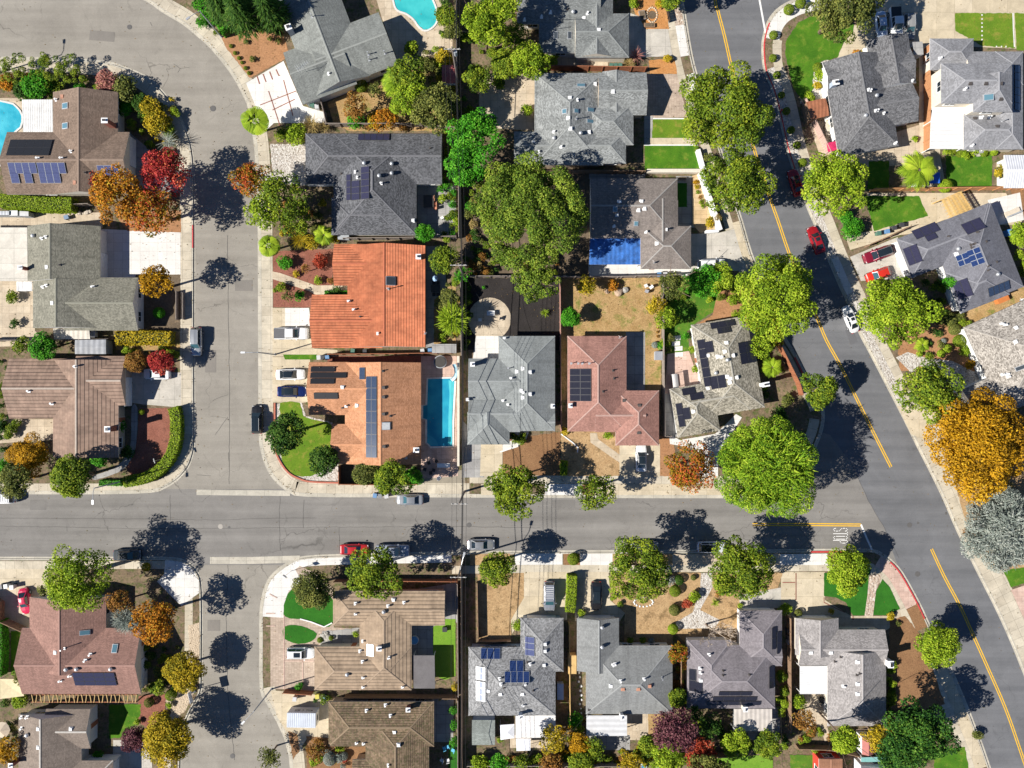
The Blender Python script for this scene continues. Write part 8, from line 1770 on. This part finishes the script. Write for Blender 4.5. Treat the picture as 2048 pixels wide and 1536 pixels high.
for k in range(9): rock(650+R.uniform(-8,10), 1270+R.uniform(-8,7), R.uniform(.2,.45), 'rounded rock in the courtyard rockery of the tan tile house', 'courtyard rocks', plain('grey_stone',(0.36,0.34,0.30),.95,0,.25,3.0))
for k in range(12): rock(125+k*5.2+R.uniform(-2,2), 424+R.uniform(-4,4), R.uniform(.2,.42), 'pale rock in the rock edge above the olive-grey house', 'rocks above the olive-grey house', plain('pale_rock',(0.46,0.40,0.32),.95,0,.25,3.0))
for k in range(10): rock(1160+R.uniform(-3,3), 1345+k*9, R.uniform(.12,.25), 'white stone in the strip left of the ash-grey house', 'white stones', WHITE)
for k in range(16):
    a = k/16*2*math.pi; rock(1287+19*math.cos(a)*min(1, 1), 1204+9*math.sin(a), .16, 'white edging stone around the street tree bed in the bark yard', 'white bed stones', WHITE)
for x, y in ((1353,676),(1352,687),(1357,697),(1358,709)):
    area('stepping_stone', [(x-8,y-4),(x+8,y-5),(x+8,y+4),(x-8,y+5)], M_NEWC, 3)
def disc(px, py, r, mat, lev=3): return area('stepping_stone', [(px+r*math.cos(k/8*2*math.pi), py+r*math.sin(k/8*2*math.pi)) for k in range(8)], mat, lev)
for y in (30,38,46,54,62,71,79): disc(1964, y, 1.8, M_NEWC)
for x in (1993,2003,2012): disc(x, 93, 1.6, M_NEWC)
strip('garden_edging', [(2026,26),(2027,60),(2029,94)], -1.2, 1.2, .08, M_NEWC)
o = empty('garden_fountain', P(1956,305), 'tiered pale fountain above the right-hand lawn', 'fountain'); mb = MB(); mb.cyl(0,0,0,.35,.75,18); mb.cyl(0,0,.35,.8,.15,10); mb.build('basin', [CONC], o); mb = MB(); mb.cyl(0,0,.8,.92,.42,16); mb.dome(0,0,.92,.12,.25,8); mb.build('upper_bowl', [METAL], o)
for x, y, r_, lab in ((1396,1160,.14,None),): pass
for px, py, rr, m, lab in ((829,1279,.75,plain('blue_pool_tub',(0.12,0.38,0.68),.3),'round blue paddling tub on the tan tile house patio'),(1317,1531,.75,plain('blue_round_pool',(0.03,0.30,0.62),.2),'round bright blue pool at the bottom edge'),(1287,1531,.5,plain('blue_round_pool',(0.03,0.30,0.62),.2),'smaller bright blue pool at the bottom edge'),(1644,1399,.55,BLACKP,'black round cooker cover on the pale grey house patio'),(1653,240,.5,WPL,'round white table in the dark slate side yard')):
    o = empty('round_tub', P(px, py), lab, 'tub'); mb = MB()
    for k in range(18):
        a0, a1 = 2*math.pi*k/18, 2*math.pi*(k+1)/18; mb.prism([(rr*.9*math.cos(a0),rr*.9*math.sin(a0)),(rr*math.cos(a0),rr*math.sin(a0)),(rr*math.cos(a1),rr*math.sin(a1)),(rr*.9*math.cos(a1),rr*.9*math.sin(a1))], 0, .45)
    mb.build('rim', [WHITE if 'blue' in lab else m], o); mb = MB(); mb.cyl(0,0,0,.4,rr*.895,18); mb.build('fill', [m], o)
# lounge set and outdoor sofa
o = empty('outdoor_sofa', P(2022,425), 'pale outdoor sofa on the white slab right of the blue-slate house', 'sofa', None, .4); mb = MB(); mb.box(-1.3,-.5,0,1.3,.4,.42); mb.build('seat', [SAND], o); mb = MB(); mb.box(-1.3,-.55,.42,1.3,-.35,.85); mb.build('backrest', [GREYW], o)
o = empty('swing_seat', P(1348,762), 'white canopied swing seat on the pink terrace', 'swing seat', None, .12); mb = MB(); mb.box(-.5,-1.0,.4,.4,1.0,.52); mb.build('seat', [plain('brown_cushion',(0.12,0.07,0.06),.9)], o); mb = MB()
for k in range(6): mb.face([(-.7+k*.16,-1.2,1.95+.12*math.sin(k/5*math.pi)),(-.54+k*.16,-1.2,1.95+.12*math.sin((k+1)/5*math.pi)),(-.54+k*.16,1.2,1.95+.12*math.sin((k+1)/5*math.pi)),(-.7+k*.16,1.2,1.95+.12*math.sin(k/5*math.pi))])
mb.build('canopy', [plain('grey_canvas',(0.5,0.48,0.46),.9)], o); mb = MB()
for sx in (-.7, .26):
    for sy in (-1.15, 1.15): mb.tube([(sx,sy,0),(sx*.6,sy,1.95)], .03, 6)
mb.build('frame', [METAL], o)
